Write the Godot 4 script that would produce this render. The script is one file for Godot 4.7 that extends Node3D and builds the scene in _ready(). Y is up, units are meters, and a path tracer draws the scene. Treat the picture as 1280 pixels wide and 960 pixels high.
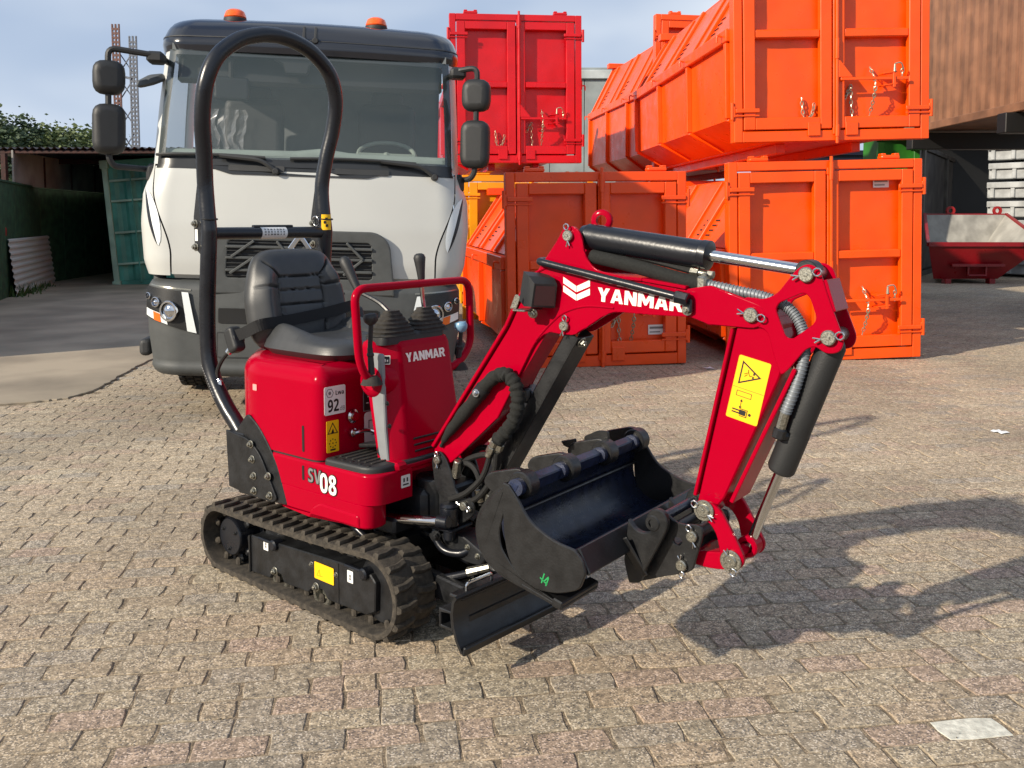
extends Node3D

const EYE := 1.45
const SUN_FROM := Vector3(-0.71, 0.0, 0.53)   # along the ground, towards the sun
const SUN_HEIGHT := 26.5
var M := {}
var rng := RandomNumberGenerator.new()


func _ready() -> void:
	rng.seed = 8
	# camera: a phone held at eye level, the frame cut from the lower part of its picture
	var cam := Camera3D.new()
	cam.name = "camera"
	cam.projection = Camera3D.PROJECTION_FRUSTUM
	cam.near = 0.1
	cam.far = 600.0
	cam.frustum_offset = Vector2(0.0, -117.0 / 1150.0 * 0.1)
	cam.size = 960.0 / 1150.0 * 0.1
	cam.position = Vector3(0, EYE, 0)
	cam.rotation.x = -atan(88.0 / 1150.0)
	add_child(cam)
	cam.current = true
	var we := WorldEnvironment.new()
	we.name = "environment"
	var e := Environment.new()
	e.background_mode = Environment.BG_SKY
	e.sky = make_sky()
	e.tonemap_mode = Environment.TONE_MAPPER_LINEAR
	e.tonemap_exposure = 1.32
	e.sdfgi_enabled = true
	e.ssao_enabled = true
	e.ssil_enabled = true
	we.environment = e
	add_child(we)
	var sun := DirectionalLight3D.new()
	sun.name = "sun"
	sun.light_energy = 1.56
	sun.light_color = Color(1.0, 0.95, 0.87)
	sun.light_angular_distance = 1.0
	sun.shadow_enabled = true
	var dir := (SUN_FROM.normalized() * cos(deg_to_rad(SUN_HEIGHT)) + Vector3.UP * sin(deg_to_rad(SUN_HEIGHT))).normalized()
	sun.look_at_from_position(dir * 50.0, Vector3.ZERO)
	add_child(sun)
	make_materials()
	build_ground()
	build_background()
	build_containers()
	build_truck()
	build_excavator()


func make_sky() -> Sky:
	var w := 1024
	var h := 512
	var im := Image.create(w, h, false, Image.FORMAT_RGBF)
	var n := FastNoiseLite.new()
	n.seed = 4
	n.frequency = 1.0
	n.fractal_octaves = 5
	var n2 := FastNoiseLite.new()
	n2.seed = 11
	n2.frequency = 0.6
	n2.fractal_octaves = 3
	for j in h:
		var el := PI * 0.5 - PI * (j + 0.5) / h
		var y := sin(el)
		var yy := maxf(y, 0.0)
		var base := Color(0.44, 0.52, 0.63).lerp(Color(0.10, 0.19, 0.38), pow(yy, 0.65))
		for i in w:
			var c := base
			if y < 0.0:
				c = Color(0.26, 0.24, 0.21)
			else:
				var az := TAU * (i + 0.5) / w
				var d := Vector3(cos(az) * cos(el), y * 2.6, sin(az) * cos(el))
				var v := n.get_noise_3d(d.x * 1.4, d.y * 1.6, d.z * 1.4) * 0.5 + 0.5
				var u := n2.get_noise_3d(d.x, d.y * 1.3, d.z) * 0.5 + 0.5
				var k := smoothstep(0.40, 0.66, v * 0.55 + u * 0.5)
				c = base.lerp(Color(0.64, 0.69, 0.75), k * 0.85)
			im.set_pixel(i, j, c)
	var m := PanoramaSkyMaterial.new()
	m.panorama = ImageTexture.create_from_image(im)
	m.energy_multiplier = 1.02
	var s := Sky.new()
	s.sky_material = m
	return s


# ---------------------------------------------------------------- materials
func tex(im: Image) -> ImageTexture:
	return ImageTexture.create_from_image(im)


func noise_tex(sd: int, freq: float, oct: int, lo: float, hi: float, px := 512, kind := FastNoiseLite.TYPE_SIMPLEX_SMOOTH) -> Image:
	var n := FastNoiseLite.new()
	n.seed = sd
	n.noise_type = kind
	n.frequency = freq
	n.fractal_octaves = oct
	var im := n.get_seamless_image(px, px)
	im.convert(Image.FORMAT_RGB8)
	var d := im.get_data()
	for i in d.size():
		d[i] = int(clampf(lerpf(lo, hi, d[i] / 255.0), 0.0, 1.0) * 255.0)
	return Image.create_from_data(px, px, false, Image.FORMAT_RGB8, d)


func bump_of(im: Image, k: float) -> ImageTexture:
	var b := im.duplicate()
	b.bump_map_to_normal_map(k)
	return tex(b)


func mat(called: String, c: Color, rough: float, metal := 0.0, coat := 0.0) -> StandardMaterial3D:
	var m := StandardMaterial3D.new()
	m.resource_name = called
	m.albedo_color = c
	m.roughness = rough
	m.metallic = metal
	if coat > 0.0:
		m.clearcoat_enabled = true
		m.clearcoat = coat
		m.clearcoat_roughness = 0.08
	M[called] = m
	return m


func tri(m: StandardMaterial3D, scale: float, albedo: Texture2D = null, normal: Texture2D = null, ns := 1.0, rough: Texture2D = null, world := false) -> StandardMaterial3D:
	m.uv1_triplanar = true
	m.uv1_world_triplanar = world
	m.uv1_scale = Vector3.ONE * scale
	if albedo:
		m.albedo_texture = albedo
	if normal:
		m.normal_enabled = true
		m.normal_texture = normal
		m.normal_scale = ns
	if rough:
		m.roughness_texture = rough
	return m


func make_materials() -> void:
	# paving stone: sand paste with light and dark grit
	var cell := FastNoiseLite.new()
	cell.seed = 3
	cell.noise_type = FastNoiseLite.TYPE_CELLULAR
	cell.cellular_return_type = FastNoiseLite.RETURN_CELL_VALUE
	cell.cellular_distance_function = FastNoiseLite.DISTANCE_EUCLIDEAN
	cell.cellular_jitter = 1.0
	cell.frequency = 0.11
	cell.fractal_type = FastNoiseLite.FRACTAL_NONE
	var gi := cell.get_seamless_image(1024, 1024)
	gi.convert(Image.FORMAT_L8)
	var soft := noise_tex(21, 0.012, 4, 0.0, 1.0, 1024)
	soft.convert(Image.FORMAT_L8)
	var gd := gi.get_data()
	var sd := soft.get_data()
	var out := PackedByteArray()
	out.resize(gd.size() * 3)
	var hi := PackedByteArray()
	hi.resize(gd.size() * 3)
	for i in gd.size():
		var v := gd[i] / 255.0
		var s := sd[i] / 255.0
		var g := 0.80 + (s - 0.5) * 0.34
		var r := Vector3(1.0, 1.0, 1.0)
		if v > 0.88:
			g *= 1.34
		elif v < 0.13:
			g *= 0.66
			r = Vector3(0.98, 0.99, 1.03)
		else:
			g *= 0.90 + (v - 0.5) * 0.36
			r = Vector3(1.02, 1.0, 0.965)
		out[i * 3] = int(clampf(g * r.x, 0, 1) * 255)
		out[i * 3 + 1] = int(clampf(g * r.y, 0, 1) * 255)
		out[i * 3 + 2] = int(clampf(g * r.z, 0, 1) * 255)
		var hh := int(clampf(0.35 + (v - 0.5) * 0.5 + (s - 0.5) * 0.5, 0, 1) * 255)
		hi[i * 3] = hh; hi[i * 3 + 1] = hh; hi[i * 3 + 2] = hh
	var grit := tex(Image.create_from_data(1024, 1024, false, Image.FORMAT_RGB8, out))
	var grit_n := bump_of(Image.create_from_data(1024, 1024, false, Image.FORMAT_RGB8, hi), 3.0)
	var tones := [Color(.806, .745, .650), Color(.792, .726, .630), Color(.818, .760, .664), Color(.796, .710, .636), Color(.780, .728, .643), Color(.765, .718, .648), Color(.810, .736, .640), Color(.788, .738, .650)]
	for i in tones.size():
		tri(mat("paver%d" % i, tones[i], 0.86), 1.9, grit, grit_n, 0.9, null, true)
	tri(mat("paver_white", Color(.86, .85, .79), 0.8), 1.9, tex(noise_tex(5, 0.03, 4, 0.75, 1.05)), grit_n, 0.6, null, true)
	var pv := tri(mat("paver_any", Color.WHITE, 0.86), 1.9, grit, grit_n, 0.9, null, true)
	pv.vertex_color_use_as_albedo = true
	pv.vertex_color_is_srgb = true
	tri(mat("joint_sand", Color(.64, .575, .485), 0.95), 2.3, grit, grit_n, 0.8, null, true)
	tri(mat("concrete", Color(.62, .57, .495), 0.9), 0.14, tex(noise_tex(31, 0.005, 8, 0.78, 1.06, 1024)), null, 0.0, null, true)
	tri(mat("yard", Color(.50, .46, .41), 0.95), 0.4, tex(noise_tex(33, 0.012, 5, 0.7, 1.05)), grit_n, 0.5, null, true)
	# shared wear
	var blot := tex(noise_tex(41, 0.008, 5, 0.93, 1.03))
	var clean := tex(noise_tex(47, 0.004, 3, 0.975, 1.01))
	var blot2 := tex(noise_tex(42, 0.02, 5, 0.55, 1.15))
	var streak := tex(noise_tex(43, 0.006, 6, 0.72, 1.08))
	var wavy := bump_of(noise_tex(44, 0.006, 2, 0.0, 1.0), 6.0)
	var grain := bump_of(noise_tex(45, 0.10, 3, 0.0, 1.0), 3.0)
	var rgh := tex(noise_tex(46, 0.015, 5, 0.55, 1.25))
	# the machine
	tri(mat("red", Color(.62, .0, .125), 0.20), 0.9, clean, grain, 0.02, rgh)
	M.red.metallic_specular = 0.2
	tri(mat("red_dark", Color(.46, .03, .08), 0.5), 0.9, blot)
	tri(mat("black_metal", Color(.115, .12, .13), 0.46), 1.2, blot2, grain, 0.12, rgh)
	tri(mat("black_gloss", Color(.085, .095, .12), 0.34), 1.2, blot, grain, 0.06, rgh)
	tri(mat("bucket_black", Color(.098, .10, .105), 0.44), 2.0, blot, grain, 0.12, rgh)
	tri(mat("bucket_blue", Color(.075, .105, .185), 0.33), 2.0, blot2, grain, 0.15, rgh)
	tri(mat("worn_blue", Color(.11, .155, .27), 0.4), 3.0, blot2, grain, 0.15)
	tri(mat("rubber", Color(.20, .185, .165), 0.85), 3.0, blot2, grain, 0.5)
	tri(mat("track_rubber", Color(.265, .24, .205), 0.88), 3.0, blot2, grain, 0.7)
	tri(mat("hose", Color(.07, .07, .07), 0.7), 6.0, blot2, grain, 0.8)
	tri(mat("sleeve", Color(.10, .105, .095), 0.9), 9.0, blot2, grain, 1.2)
	tri(mat("vinyl", Color(.21, .215, .22), 0.42), 5.0, blot, grain, 0.25)
	tri(mat("webbing", Color(.035, .04, .055), 0.8), 12.0, blot, grain, 0.5)
	tri(mat("plastic", Color(.13, .135, .14), 0.55), 3.0, blot, grain, 0.2)
	tri(mat("grey_paint", Color(.50, .51, .52), 0.45), 2.0, blot, grain, 0.1)
	mat("chrome", Color(.80, .80, .80), 0.14, 1.0)
	tri(mat("zinc", Color(.70, .69, .64), 0.36, 0.9), 14.0, blot2)
	tri(mat("spiral", Color(.46, .48, .50), 0.5, 0.3), 10.0, blot)
	mat("print_white", Color(.86, .86, .85), 0.5)
	mat("letter_white", Color(.90, .88, .84), 0.45)
	mat("print_black", Color(.06, .06, .06), 0.5)
	mat("print_yellow", Color(.95, .74, .03), 0.45)
	mat("print_grey", Color(.45, .45, .45), 0.5)
	mat("print_red", Color(.75, .10, .10), 0.5)
	mat("reflector", Color(.95, .60, .58), 0.3)
	mat("lens", Color(.25, .13, .16), 0.12, 0.0, 0.6)
	mat("chalk_green", Color(.12, .55, .30), 0.9)
	mat("knob_blue", Color(.45, .60, .70), 0.3)
	# the truck
	tri(mat("cab_white", Color(.735, .74, .725), 0.28), 0.5, clean)
	tri(mat("cab_grey", Color(.27, .28, .28), 0.62), 2.5, blot, grain, 0.3)
	tri(mat("cab_dark", Color(.17, .175, .18), 0.6), 2.5, blot, grain, 0.3)
	tri(mat("visor", Color(.12, .13, .16), 0.16, 0.0, 0.5), 1.0, blot)
	tri(mat("frit", Color(.16, .165, .17), 0.3), 1.0, blot)
	tri(mat("cab_inside", Color(.43, .45, .455), 0.8), 1.0, blot)
	tri(mat("dash", Color(.50, .55, .52), 0.7), 1.0, blot)
	tri(mat("tyre", Color(.07, .07, .07), 0.85), 4.0, blot2, grain, 0.5)
	mat("beacon", Color(.95, .36, .03), 0.2, 0.0, 0.5)
	mat("amber", Color(.90, .42, .12), 0.25)
	mat("bright", Color(.85, .86, .88), 0.08, 1.0)
	mat("lamp_bowl", Color(.30, .31, .33), 0.3, 0.6)
	mat("drl", Color(.88, .90, .90), 0.3)
	var g := mat("screen", Color(.46, .52, .52, .15), 0.03)
	g.transparency = BaseMaterial3D.TRANSPARENCY_ALPHA
	var g2 := mat("lamp_glass", Color(.03, .03, .03, .05), 0.05)
	g2.metallic_specular = 0.2
	g2.transparency = BaseMaterial3D.TRANSPARENCY_ALPHA
	var g3 := mat("film", Color(.95, .97, 1, .13), 0.12)
	g3.transparency = BaseMaterial3D.TRANSPARENCY_ALPHA
	# containers
	for a in [["orange", Color(.93, .315, .005)], ["orange_deep", Color(.92, .285, .01)], ["crimson", Color(.74, .015, .08)], ["yellow", Color(.88, .60, .02)], ["skip_red", Color(.50, .03, .07)]]:
		tri(mat(a[0], a[1], 0.38), 0.45, blot, wavy, 0.16, rgh)
	tri(mat("teal", Color(.30, .60, .54), 0.55), 0.4, streak, wavy, 0.2)
	tri(mat("teal_pale", Color(.62, .76, .68), 0.6), 0.4, streak)
	tri(mat("brown", Color(.53, .375, .275), 0.6), 0.5, streak, wavy, 0.25)
	tri(mat("skip_grey", Color(.62, .61, .58), 0.7), 0.6, streak)
	tri(mat("panel_grey", Color(.38, .36, .34), 0.7), 0.4, streak)
	tri(mat("panel_edge", Color(.42, .40, .37), 0.6), 0.4, streak)
	tri(mat("crate_grey", Color(.66, .67, .67), 0.6), 0.7, streak)
	tri(mat("hall_grey", Color(.55, .58, .58), 0.6), 0.2, streak)
	tri(mat("hall_pale", Color(.70, .73, .73), 0.6), 0.2, streak)
	tri(mat("green_box", Color(.16, .45, .12), 0.5), 0.5, streak)
	tri(mat("navy_box", Color(.07, .09, .17), 0.5), 0.5, streak)
	tri(mat("wall_green", Color(.19, .33, .22), 0.7), 0.35, blot2)
	tri(mat("roof_sheet", Color(.42, .36, .33), 0.7), 0.5, blot2)
	tri(mat("sheet_white", Color(.72, .74, .72), 0.6), 0.5, clean)
	tri(mat("clad", Color(.63, .62, .60), 0.7), 0.35, streak)
	tri(mat("rust", Color(.24, .11, .09), 0.8), 1.0, blot2)
	tri(mat("rack_steel", Color(.42, .44, .48), 0.5, 0.4), 2.0, blot2)
	tri(mat("rack_red", Color(.43, .28, .25), 0.6), 2.0, blot2)
	tri(mat("chain", Color(.78, .74, .64), 0.35, 0.7), 20.0, blot2)
	mat("paper", Color(.85, .86, .86), 0.8)
	mat("hose_red", Color(.55, .06, .06), 0.5)
	tri(mat("bark", Color(.24, .19, .14), 0.9), 2.0, blot2)
	var lf := mat("leaf", Color(.34, .39, .24), 0.7)
	lf.backlight_enabled = true
	lf.backlight = Color(.1, .16, .04)
	var lg := mat("leaf_dark", Color(.22, .29, .19), 0.7)
	lg.backlight_enabled = true
	lg.backlight = Color(.06, .1, .03)
	mat("weed", Color(.18, .29, .10), 0.8)

# ---------------------------------------------------------------- mesh builder
class MB extends RefCounted:
	var p := PackedVector3Array()
	var xf := Transform3D()
	var flip := false

	func at(t: Transform3D) -> MB:
		xf = t
		flip = t.basis.determinant() < 0.0
		return self

	func tri(a: Vector3, b: Vector3, c: Vector3) -> void:
		if flip:
			p.append(xf * a); p.append(xf * c); p.append(xf * b)
		else:
			p.append(xf * a); p.append(xf * b); p.append(xf * c)

	func quad(a: Vector3, b: Vector3, c: Vector3, d: Vector3) -> void:
		tri(a, b, c)
		tri(a, c, d)

	func trio(a: Vector3, b: Vector3, c: Vector3, out: Vector3) -> void:
		if (b - a).cross(c - a).dot(out) >= 0.0:
			tri(a, b, c)
		else:
			tri(a, c, b)

	func quado(a: Vector3, b: Vector3, c: Vector3, d: Vector3, out: Vector3) -> void:
		if (c - a).cross(d - b).dot(out) >= 0.0:
			quad(a, b, c, d)
		else:
			quad(a, d, c, b)

	# box with chamfered edges
	func box(c: Vector3, s: Vector3, b := 0.004, r := Basis()) -> MB:
		var h := s * 0.5
		b = minf(b, minf(h.x, minf(h.y, h.z)) * 0.9)
		var f := func(a: int, sg: Vector3) -> Vector3:
			var q := Vector3()
			for i in 3:
				q[i] = sg[i] * (h[i] - (0.0 if i == a else b))
			return c + r * q
		for a in 3:
			var u := (a + 1) % 3
			var v := (a + 2) % 3
			for sa in [-1.0, 1.0]:
				var o := Vector3(); o[a] = sa
				var k := []
				for uv in [[-1, -1], [1, -1], [1, 1], [-1, 1]]:
					var sg := Vector3(); sg[a] = sa; sg[u] = uv[0]; sg[v] = uv[1]
					k.append(f.call(a, sg))
				quado(k[0], k[1], k[2], k[3], r * o)
				if b <= 0.0:
					continue
				for su in [-1.0, 1.0]:
					var s1 := Vector3(); s1[a] = sa; s1[u] = su; s1[v] = -1
					var s2 := s1; s2[v] = 1
					var o2 := o; o2[u] = su
					quado(f.call(a, s1), f.call(a, s2), f.call(u, s2), f.call(u, s1), r * o2)
		if b > 0.0:
			for sx in [-1.0, 1.0]:
				for sy in [-1.0, 1.0]:
					for sz in [-1.0, 1.0]:
						var sg := Vector3(sx, sy, sz)
						trio(f.call(0, sg), f.call(1, sg), f.call(2, sg), r * sg)
		return self

	# a bar between two points with a rectangular section
	func bar(a: Vector3, b: Vector3, w: float, h: float, up := Vector3.UP, bev := 0.003) -> MB:
		var d := (b - a).normalized()
		var x := up.cross(d).normalized()
		if x.length() < 0.5:
			x = Vector3.RIGHT
		var y := d.cross(x)
		return box((a + b) * 0.5, Vector3(w, h, a.distance_to(b)), bev, Basis(x, y, d))

	func rings(rs: Array, cap0 := true, cap1 := true, closed := true) -> MB:
		for i in rs.size() - 1:
			var a: PackedVector3Array = rs[i]
			var b: PackedVector3Array = rs[i + 1]
			var n := a.size()
			for j in (n if closed else n - 1):
				var k := (j + 1) % n
				quad(a[j], a[k], b[k], b[j])
		if cap0:
			_fan(rs[0], true)
		if cap1:
			_fan(rs[-1], false)
		return self

	func _fan(r: PackedVector3Array, back: bool) -> void:
		var m := Vector3()
		for q in r:
			m += q
		m /= r.size()
		for j in r.size():
			var k := (j + 1) % r.size()
			if back:
				tri(m, r[k], r[j])
			else:
				tri(m, r[j], r[k])

	static func frame(d: Vector3) -> Basis:
		var u := Vector3.UP if absf(d.y) < 0.9 else Vector3.RIGHT
		var x := u.cross(d).normalized()
		return Basis(x, d.cross(x), d)

	static func circle(c: Vector3, b: Basis, r: float, n: int, ry := -1.0) -> PackedVector3Array:
		var o := PackedVector3Array()
		if ry < 0.0:
			ry = r
		for i in n:
			var a := TAU * i / n
			o.append(c + b.x * (cos(a) * r) + b.y * (sin(a) * ry))
		return o

	func cyl(a: Vector3, b: Vector3, r0: float, r1 := -1.0, n := 20, bev := 0.0) -> MB:
		if r1 < 0.0:
			r1 = r0
		var d := (b - a).normalized()
		var f := frame(d)
		var rs := []
		if bev > 0.0:
			rs.append(circle(a, f, maxf(r0 - bev, 0.0005), n))
			rs.append(circle(a + d * bev, f, r0, n))
			rs.append(circle(b - d * bev, f, r1, n))
			rs.append(circle(b, f, maxf(r1 - bev, 0.0005), n))
		else:
			rs = [circle(a, f, r0, n), circle(b, f, r1, n)]
		return rings(rs)

	# hollow ring
	func ring(c: Vector3, axis: Vector3, ro: float, ri: float, w: float, n := 24, bev := 0.002) -> MB:
		var f := frame(axis.normalized())
		var d := axis.normalized() * (w * 0.5)
		var e := axis.normalized() * bev
		var rs := [circle(c - d, f, ri, n), circle(c - d, f, ro - bev, n), circle(c - d + e, f, ro, n), circle(c + d - e, f, ro, n), circle(c + d, f, ro - bev, n), circle(c + d, f, ri, n), circle(c - d, f, ri, n)]
		return rings(rs, false, false)

	func tube(path: PackedVector3Array, r: float, n := 12, loop := false) -> MB:
		var m := path.size()
		var rs := []
		var t0 := (path[1] - path[0]).normalized()
		var f := frame(t0)
		for i in m:
			var t: Vector3
			if loop:
				t = (path[(i + 1) % m] - path[(i - 1 + m) % m]).normalized()
			elif i == 0:
				t = t0
			elif i == m - 1:
				t = (path[i] - path[i - 1]).normalized()
			else:
				t = ((path[i + 1] - path[i]).normalized() + (path[i] - path[i - 1]).normalized()).normalized()
			var x := (f.x - t * f.x.dot(t)).normalized()
			f = Basis(x, t.cross(x), t)
			rs.append(circle(path[i], f, r, n))
		if loop:
			rs.append(rs[0])
		return rings(rs, not loop, not loop)

	func ball(c: Vector3, r: Vector3, n := 16, b := Basis()) -> MB:
		var rs := []
		for i in n / 2 + 1:
			var a := PI * i / (n / 2.0)
			var o := PackedVector3Array()
			var rr := maxf(sin(a), 0.002)
			for j in n:
				var t := TAU * j / n
				o.append(c + b * (Vector3(cos(t) * rr, -cos(a), -sin(t) * rr) * r))
			rs.append(o)
		return rings(rs)

	# profile points (radius, along) turned round the local y axis of t
	func lathe(prof: Array, c: Vector3, axis: Vector3, n := 24, cap := true) -> MB:
		var f := frame(axis.normalized())
		var rs := []
		for q in prof:
			rs.append(circle(c + axis.normalized() * q[1], f, maxf(q[0], 0.0005), n))
		return rings(rs, cap, cap)

	static func inset(poly: PackedVector2Array, d: float) -> PackedVector2Array:
		var o := PackedVector2Array()
		var n := poly.size()
		for i in n:
			var a := poly[(i - 1 + n) % n]
			var b := poly[i]
			var c := poly[(i + 1) % n]
			var e1 := (b - a).normalized()
			var e2 := (c - b).normalized()
			var n1 := Vector2(-e1.y, e1.x)
			var n2 := Vector2(-e2.y, e2.x)
			var m := (n1 + n2)
			var k := maxf(1.0 + n1.dot(n2), 0.35)
			o.append(b + m * (d / k))
		return o

	static func ccw(poly: PackedVector2Array) -> PackedVector2Array:
		var s := 0.0
		for i in poly.size():
			s += poly[i].cross(poly[(i + 1) % poly.size()])
		if s < 0.0:
			poly = poly.duplicate()
			poly.reverse()
		return poly

	# polygon in xy, extruded along z from z0 to z1, edges rounded by bev in steps
	func plate(poly: PackedVector2Array, z0: float, z1: float, bev := 0.0, holes := [], steps := 1, only_top := false) -> MB:
		poly = ccw(poly)
		var hs := []
		for h in holes:
			var q: PackedVector2Array = ccw(h)
			q.reverse()
			hs.append(q)
		var loops := [poly] + hs
		var lv := []
		if bev > 0.0:
			for i in steps + 1:
				var a := PI * 0.5 * i / steps
				if not only_top:
					lv.append([bev * (1.0 - sin(a)), z0 + bev * (1.0 - cos(a))])
			if only_top:
				lv.append([0.0, z0])
			for i in steps + 1:
				var a := PI * 0.5 * i / steps
				lv.append([bev * (1.0 - cos(a)), z1 - bev * (1.0 - sin(a))])
		else:
			lv = [[0.0, z0], [0.0, z1]]
		for l in loops:
			var rs := []
			for q in lv:
				var o := PackedVector3Array()
				for v in inset(l, q[0]):
					o.append(Vector3(v.x, v.y, q[1]))
				rs.append(o)
			rings(rs, false, false)
		for end in 2:
			var q = lv[0] if end == 0 else lv[-1]
			var key := inset(poly, q[0])
			for h in hs:
				var hh := inset(h, q[0])
				var bi := 0
				var bj := 0
				var best := 1e9
				for i in key.size():
					for j in hh.size():
						var dd := key[i].distance_squared_to(hh[j])
						if dd < best:
							best = dd; bi = i; bj = j
				var nk := PackedVector2Array()
				for i in bi + 1:
					nk.append(key[i])
				for j in hh.size() + 1:
					nk.append(hh[(bj + j) % hh.size()])
				for i in range(bi, key.size()):
					nk.append(key[i])
				key = nk
			var ix := Geometry2D.triangulate_polygon(key)
			if ix.is_empty():
				# an inset that crosses itself: take the triangles of the outline itself
				if hs.is_empty():
					ix = Geometry2D.triangulate_polygon(poly)
				if ix.is_empty():
					ix = Geometry2D.triangulate_delaunay(key)
					var keepx := PackedInt32Array()
					for t in range(0, ix.size(), 3):
						var m := (key[ix[t]] + key[ix[t + 1]] + key[ix[t + 2]]) / 3.0
						var ok := Geometry2D.is_point_in_polygon(m, poly)
						for h in hs:
							ok = ok and not Geometry2D.is_point_in_polygon(m, h)
						if ok:
							keepx.append_array(ix.slice(t, t + 3))
					ix = keepx
			for t in range(0, ix.size(), 3):
				var a := Vector3(key[ix[t]].x, key[ix[t]].y, q[1])
				var b := Vector3(key[ix[t + 1]].x, key[ix[t + 1]].y, q[1])
				var c := Vector3(key[ix[t + 2]].x, key[ix[t + 2]].y, q[1])
				trio(a, b, c, Vector3(0, 0, -1.0 if end == 0 else 1.0))
		return self

	# open sheet from rows of points, given a thickness towards back
	func grid(rows: Array, out: Vector3) -> MB:
		for i in rows.size() - 1:
			var a: PackedVector3Array = rows[i]
			var b: PackedVector3Array = rows[i + 1]
			for j in a.size() - 1:
				quado(a[j], a[j + 1], b[j + 1], b[j], out)
		return self

	func gridr(rows: Array, rev := false) -> MB:
		for i in rows.size() - 1:
			var a: PackedVector3Array = rows[i]
			var b: PackedVector3Array = rows[i + 1]
			for j in a.size() - 1:
				if rev:
					quad(a[j], b[j], b[j + 1], a[j + 1])
				else:
					quad(a[j], a[j + 1], b[j + 1], b[j])
		return self

	# a folded sheet: profile in xy with thickness, extruded along z
	func sheet(prof: PackedVector2Array, th: float, z0: float, z1: float) -> MB:
		var o := PackedVector2Array()
		var back := PackedVector2Array()
		var n := prof.size()
		for i in n:
			var e := (prof[mini(i + 1, n - 1)] - prof[maxi(i - 1, 0)]).normalized()
			var nn := Vector2(-e.y, e.x)
			o.append(prof[i])
			back.append(prof[i] + nn * th)
		for i in n - 1:
			quad(Vector3(o[i].x, o[i].y, z1), Vector3(o[i].x, o[i].y, z0), Vector3(o[i + 1].x, o[i + 1].y, z0), Vector3(o[i + 1].x, o[i + 1].y, z1))
			quad(Vector3(back[i].x, back[i].y, z0), Vector3(back[i].x, back[i].y, z1), Vector3(back[i + 1].x, back[i + 1].y, z1), Vector3(back[i + 1].x, back[i + 1].y, z0))
			quado(Vector3(o[i].x, o[i].y, z1), Vector3(o[i + 1].x, o[i + 1].y, z1), Vector3(back[i + 1].x, back[i + 1].y, z1), Vector3(back[i].x, back[i].y, z1), Vector3(0, 0, signf(z1 - z0)))
			quado(Vector3(o[i].x, o[i].y, z0), Vector3(o[i + 1].x, o[i + 1].y, z0), Vector3(back[i + 1].x, back[i + 1].y, z0), Vector3(back[i].x, back[i].y, z0), Vector3(0, 0, signf(z0 - z1)))
		for i in [0, n - 1]:
			quado(Vector3(o[i].x, o[i].y, z0), Vector3(o[i].x, o[i].y, z1), Vector3(back[i].x, back[i].y, z1), Vector3(back[i].x, back[i].y, z0), Vector3((prof[0] - prof[1]).x, (prof[0] - prof[1]).y, 0) if i == 0 else Vector3((prof[n - 1] - prof[n - 2]).x, (prof[n - 1] - prof[n - 2]).y, 0))
		return self

	func mesh(angle := 38.0, m: Material = null) -> ArrayMesh:
		var n := p.size()
		var fn := PackedVector3Array()
		fn.resize(n / 3)
		var by := {}
		for i in n:
			var f := i / 3
			if i % 3 == 0:
				fn[f] = (p[i + 1] - p[i]).cross(p[i + 2] - p[i])
			var k := Vector3i((p[i] * 8000.0).round())
			if by.has(k):
				by[k].append(f)
			else:
				by[k] = PackedInt32Array([f])
		var nr := PackedVector3Array()
		nr.resize(n)
		var lim := cos(deg_to_rad(angle))
		var un := PackedVector3Array()
		un.resize(fn.size())
		for f in fn.size():
			un[f] = fn[f].normalized()
		for i in n:
			var f := i / 3
			var k := Vector3i((p[i] * 8000.0).round())
			var s := Vector3()
			var uf := un[f]
			for g in by[k]:
				if un[g].dot(uf) > lim:
					s += fn[g]
			nr[i] = s.normalized() if s.length_squared() > 0.0 else uf
		var vs := PackedVector3Array()
		var ns := PackedVector3Array()
		vs.resize(n)
		ns.resize(n)
		for t in range(0, n, 3):
			vs[t] = p[t]; vs[t + 1] = p[t + 2]; vs[t + 2] = p[t + 1]
			ns[t] = nr[t]; ns[t + 1] = nr[t + 2]; ns[t + 2] = nr[t + 1]
		var arr := []
		arr.resize(Mesh.ARRAY_MAX)
		arr[Mesh.ARRAY_VERTEX] = vs
		arr[Mesh.ARRAY_NORMAL] = ns
		var am := ArrayMesh.new()
		am.add_surface_from_arrays(Mesh.PRIMITIVE_TRIANGLES, arr)
		if m:
			am.surface_set_material(0, m)
		return am


# ---------------------------------------------------------------- curves
func fillet(pts: Array, r: float, steps := 6, loop := false) -> PackedVector3Array:
	var o := PackedVector3Array()
	var n := pts.size()
	for i in n:
		if not loop and (i == 0 or i == n - 1):
			o.append(pts[i])
			continue
		var a: Vector3 = pts[(i - 1 + n) % n]
		var b: Vector3 = pts[i]
		var c: Vector3 = pts[(i + 1) % n]
		var d := minf(r, minf(a.distance_to(b), b.distance_to(c)) * 0.48)
		var s := b + (a - b).normalized() * d
		var e := b + (c - b).normalized() * d
		for k in steps + 1:
			var t := float(k) / steps
			o.append(s.lerp(b, t).lerp(b.lerp(e, t), t))
	return o


func curve(pts: Array, steps := 8) -> PackedVector3Array:
	var o := PackedVector3Array()
	var n := pts.size()
	for i in n - 1:
		var a: Vector3 = pts[maxi(i - 1, 0)]
		var b: Vector3 = pts[i]
		var c: Vector3 = pts[i + 1]
		var d: Vector3 = pts[mini(i + 2, n - 1)]
		for k in steps:
			o.append(b.cubic_interpolate(c, a, d, float(k) / steps))
	o.append(pts[n - 1])
	return o


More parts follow.
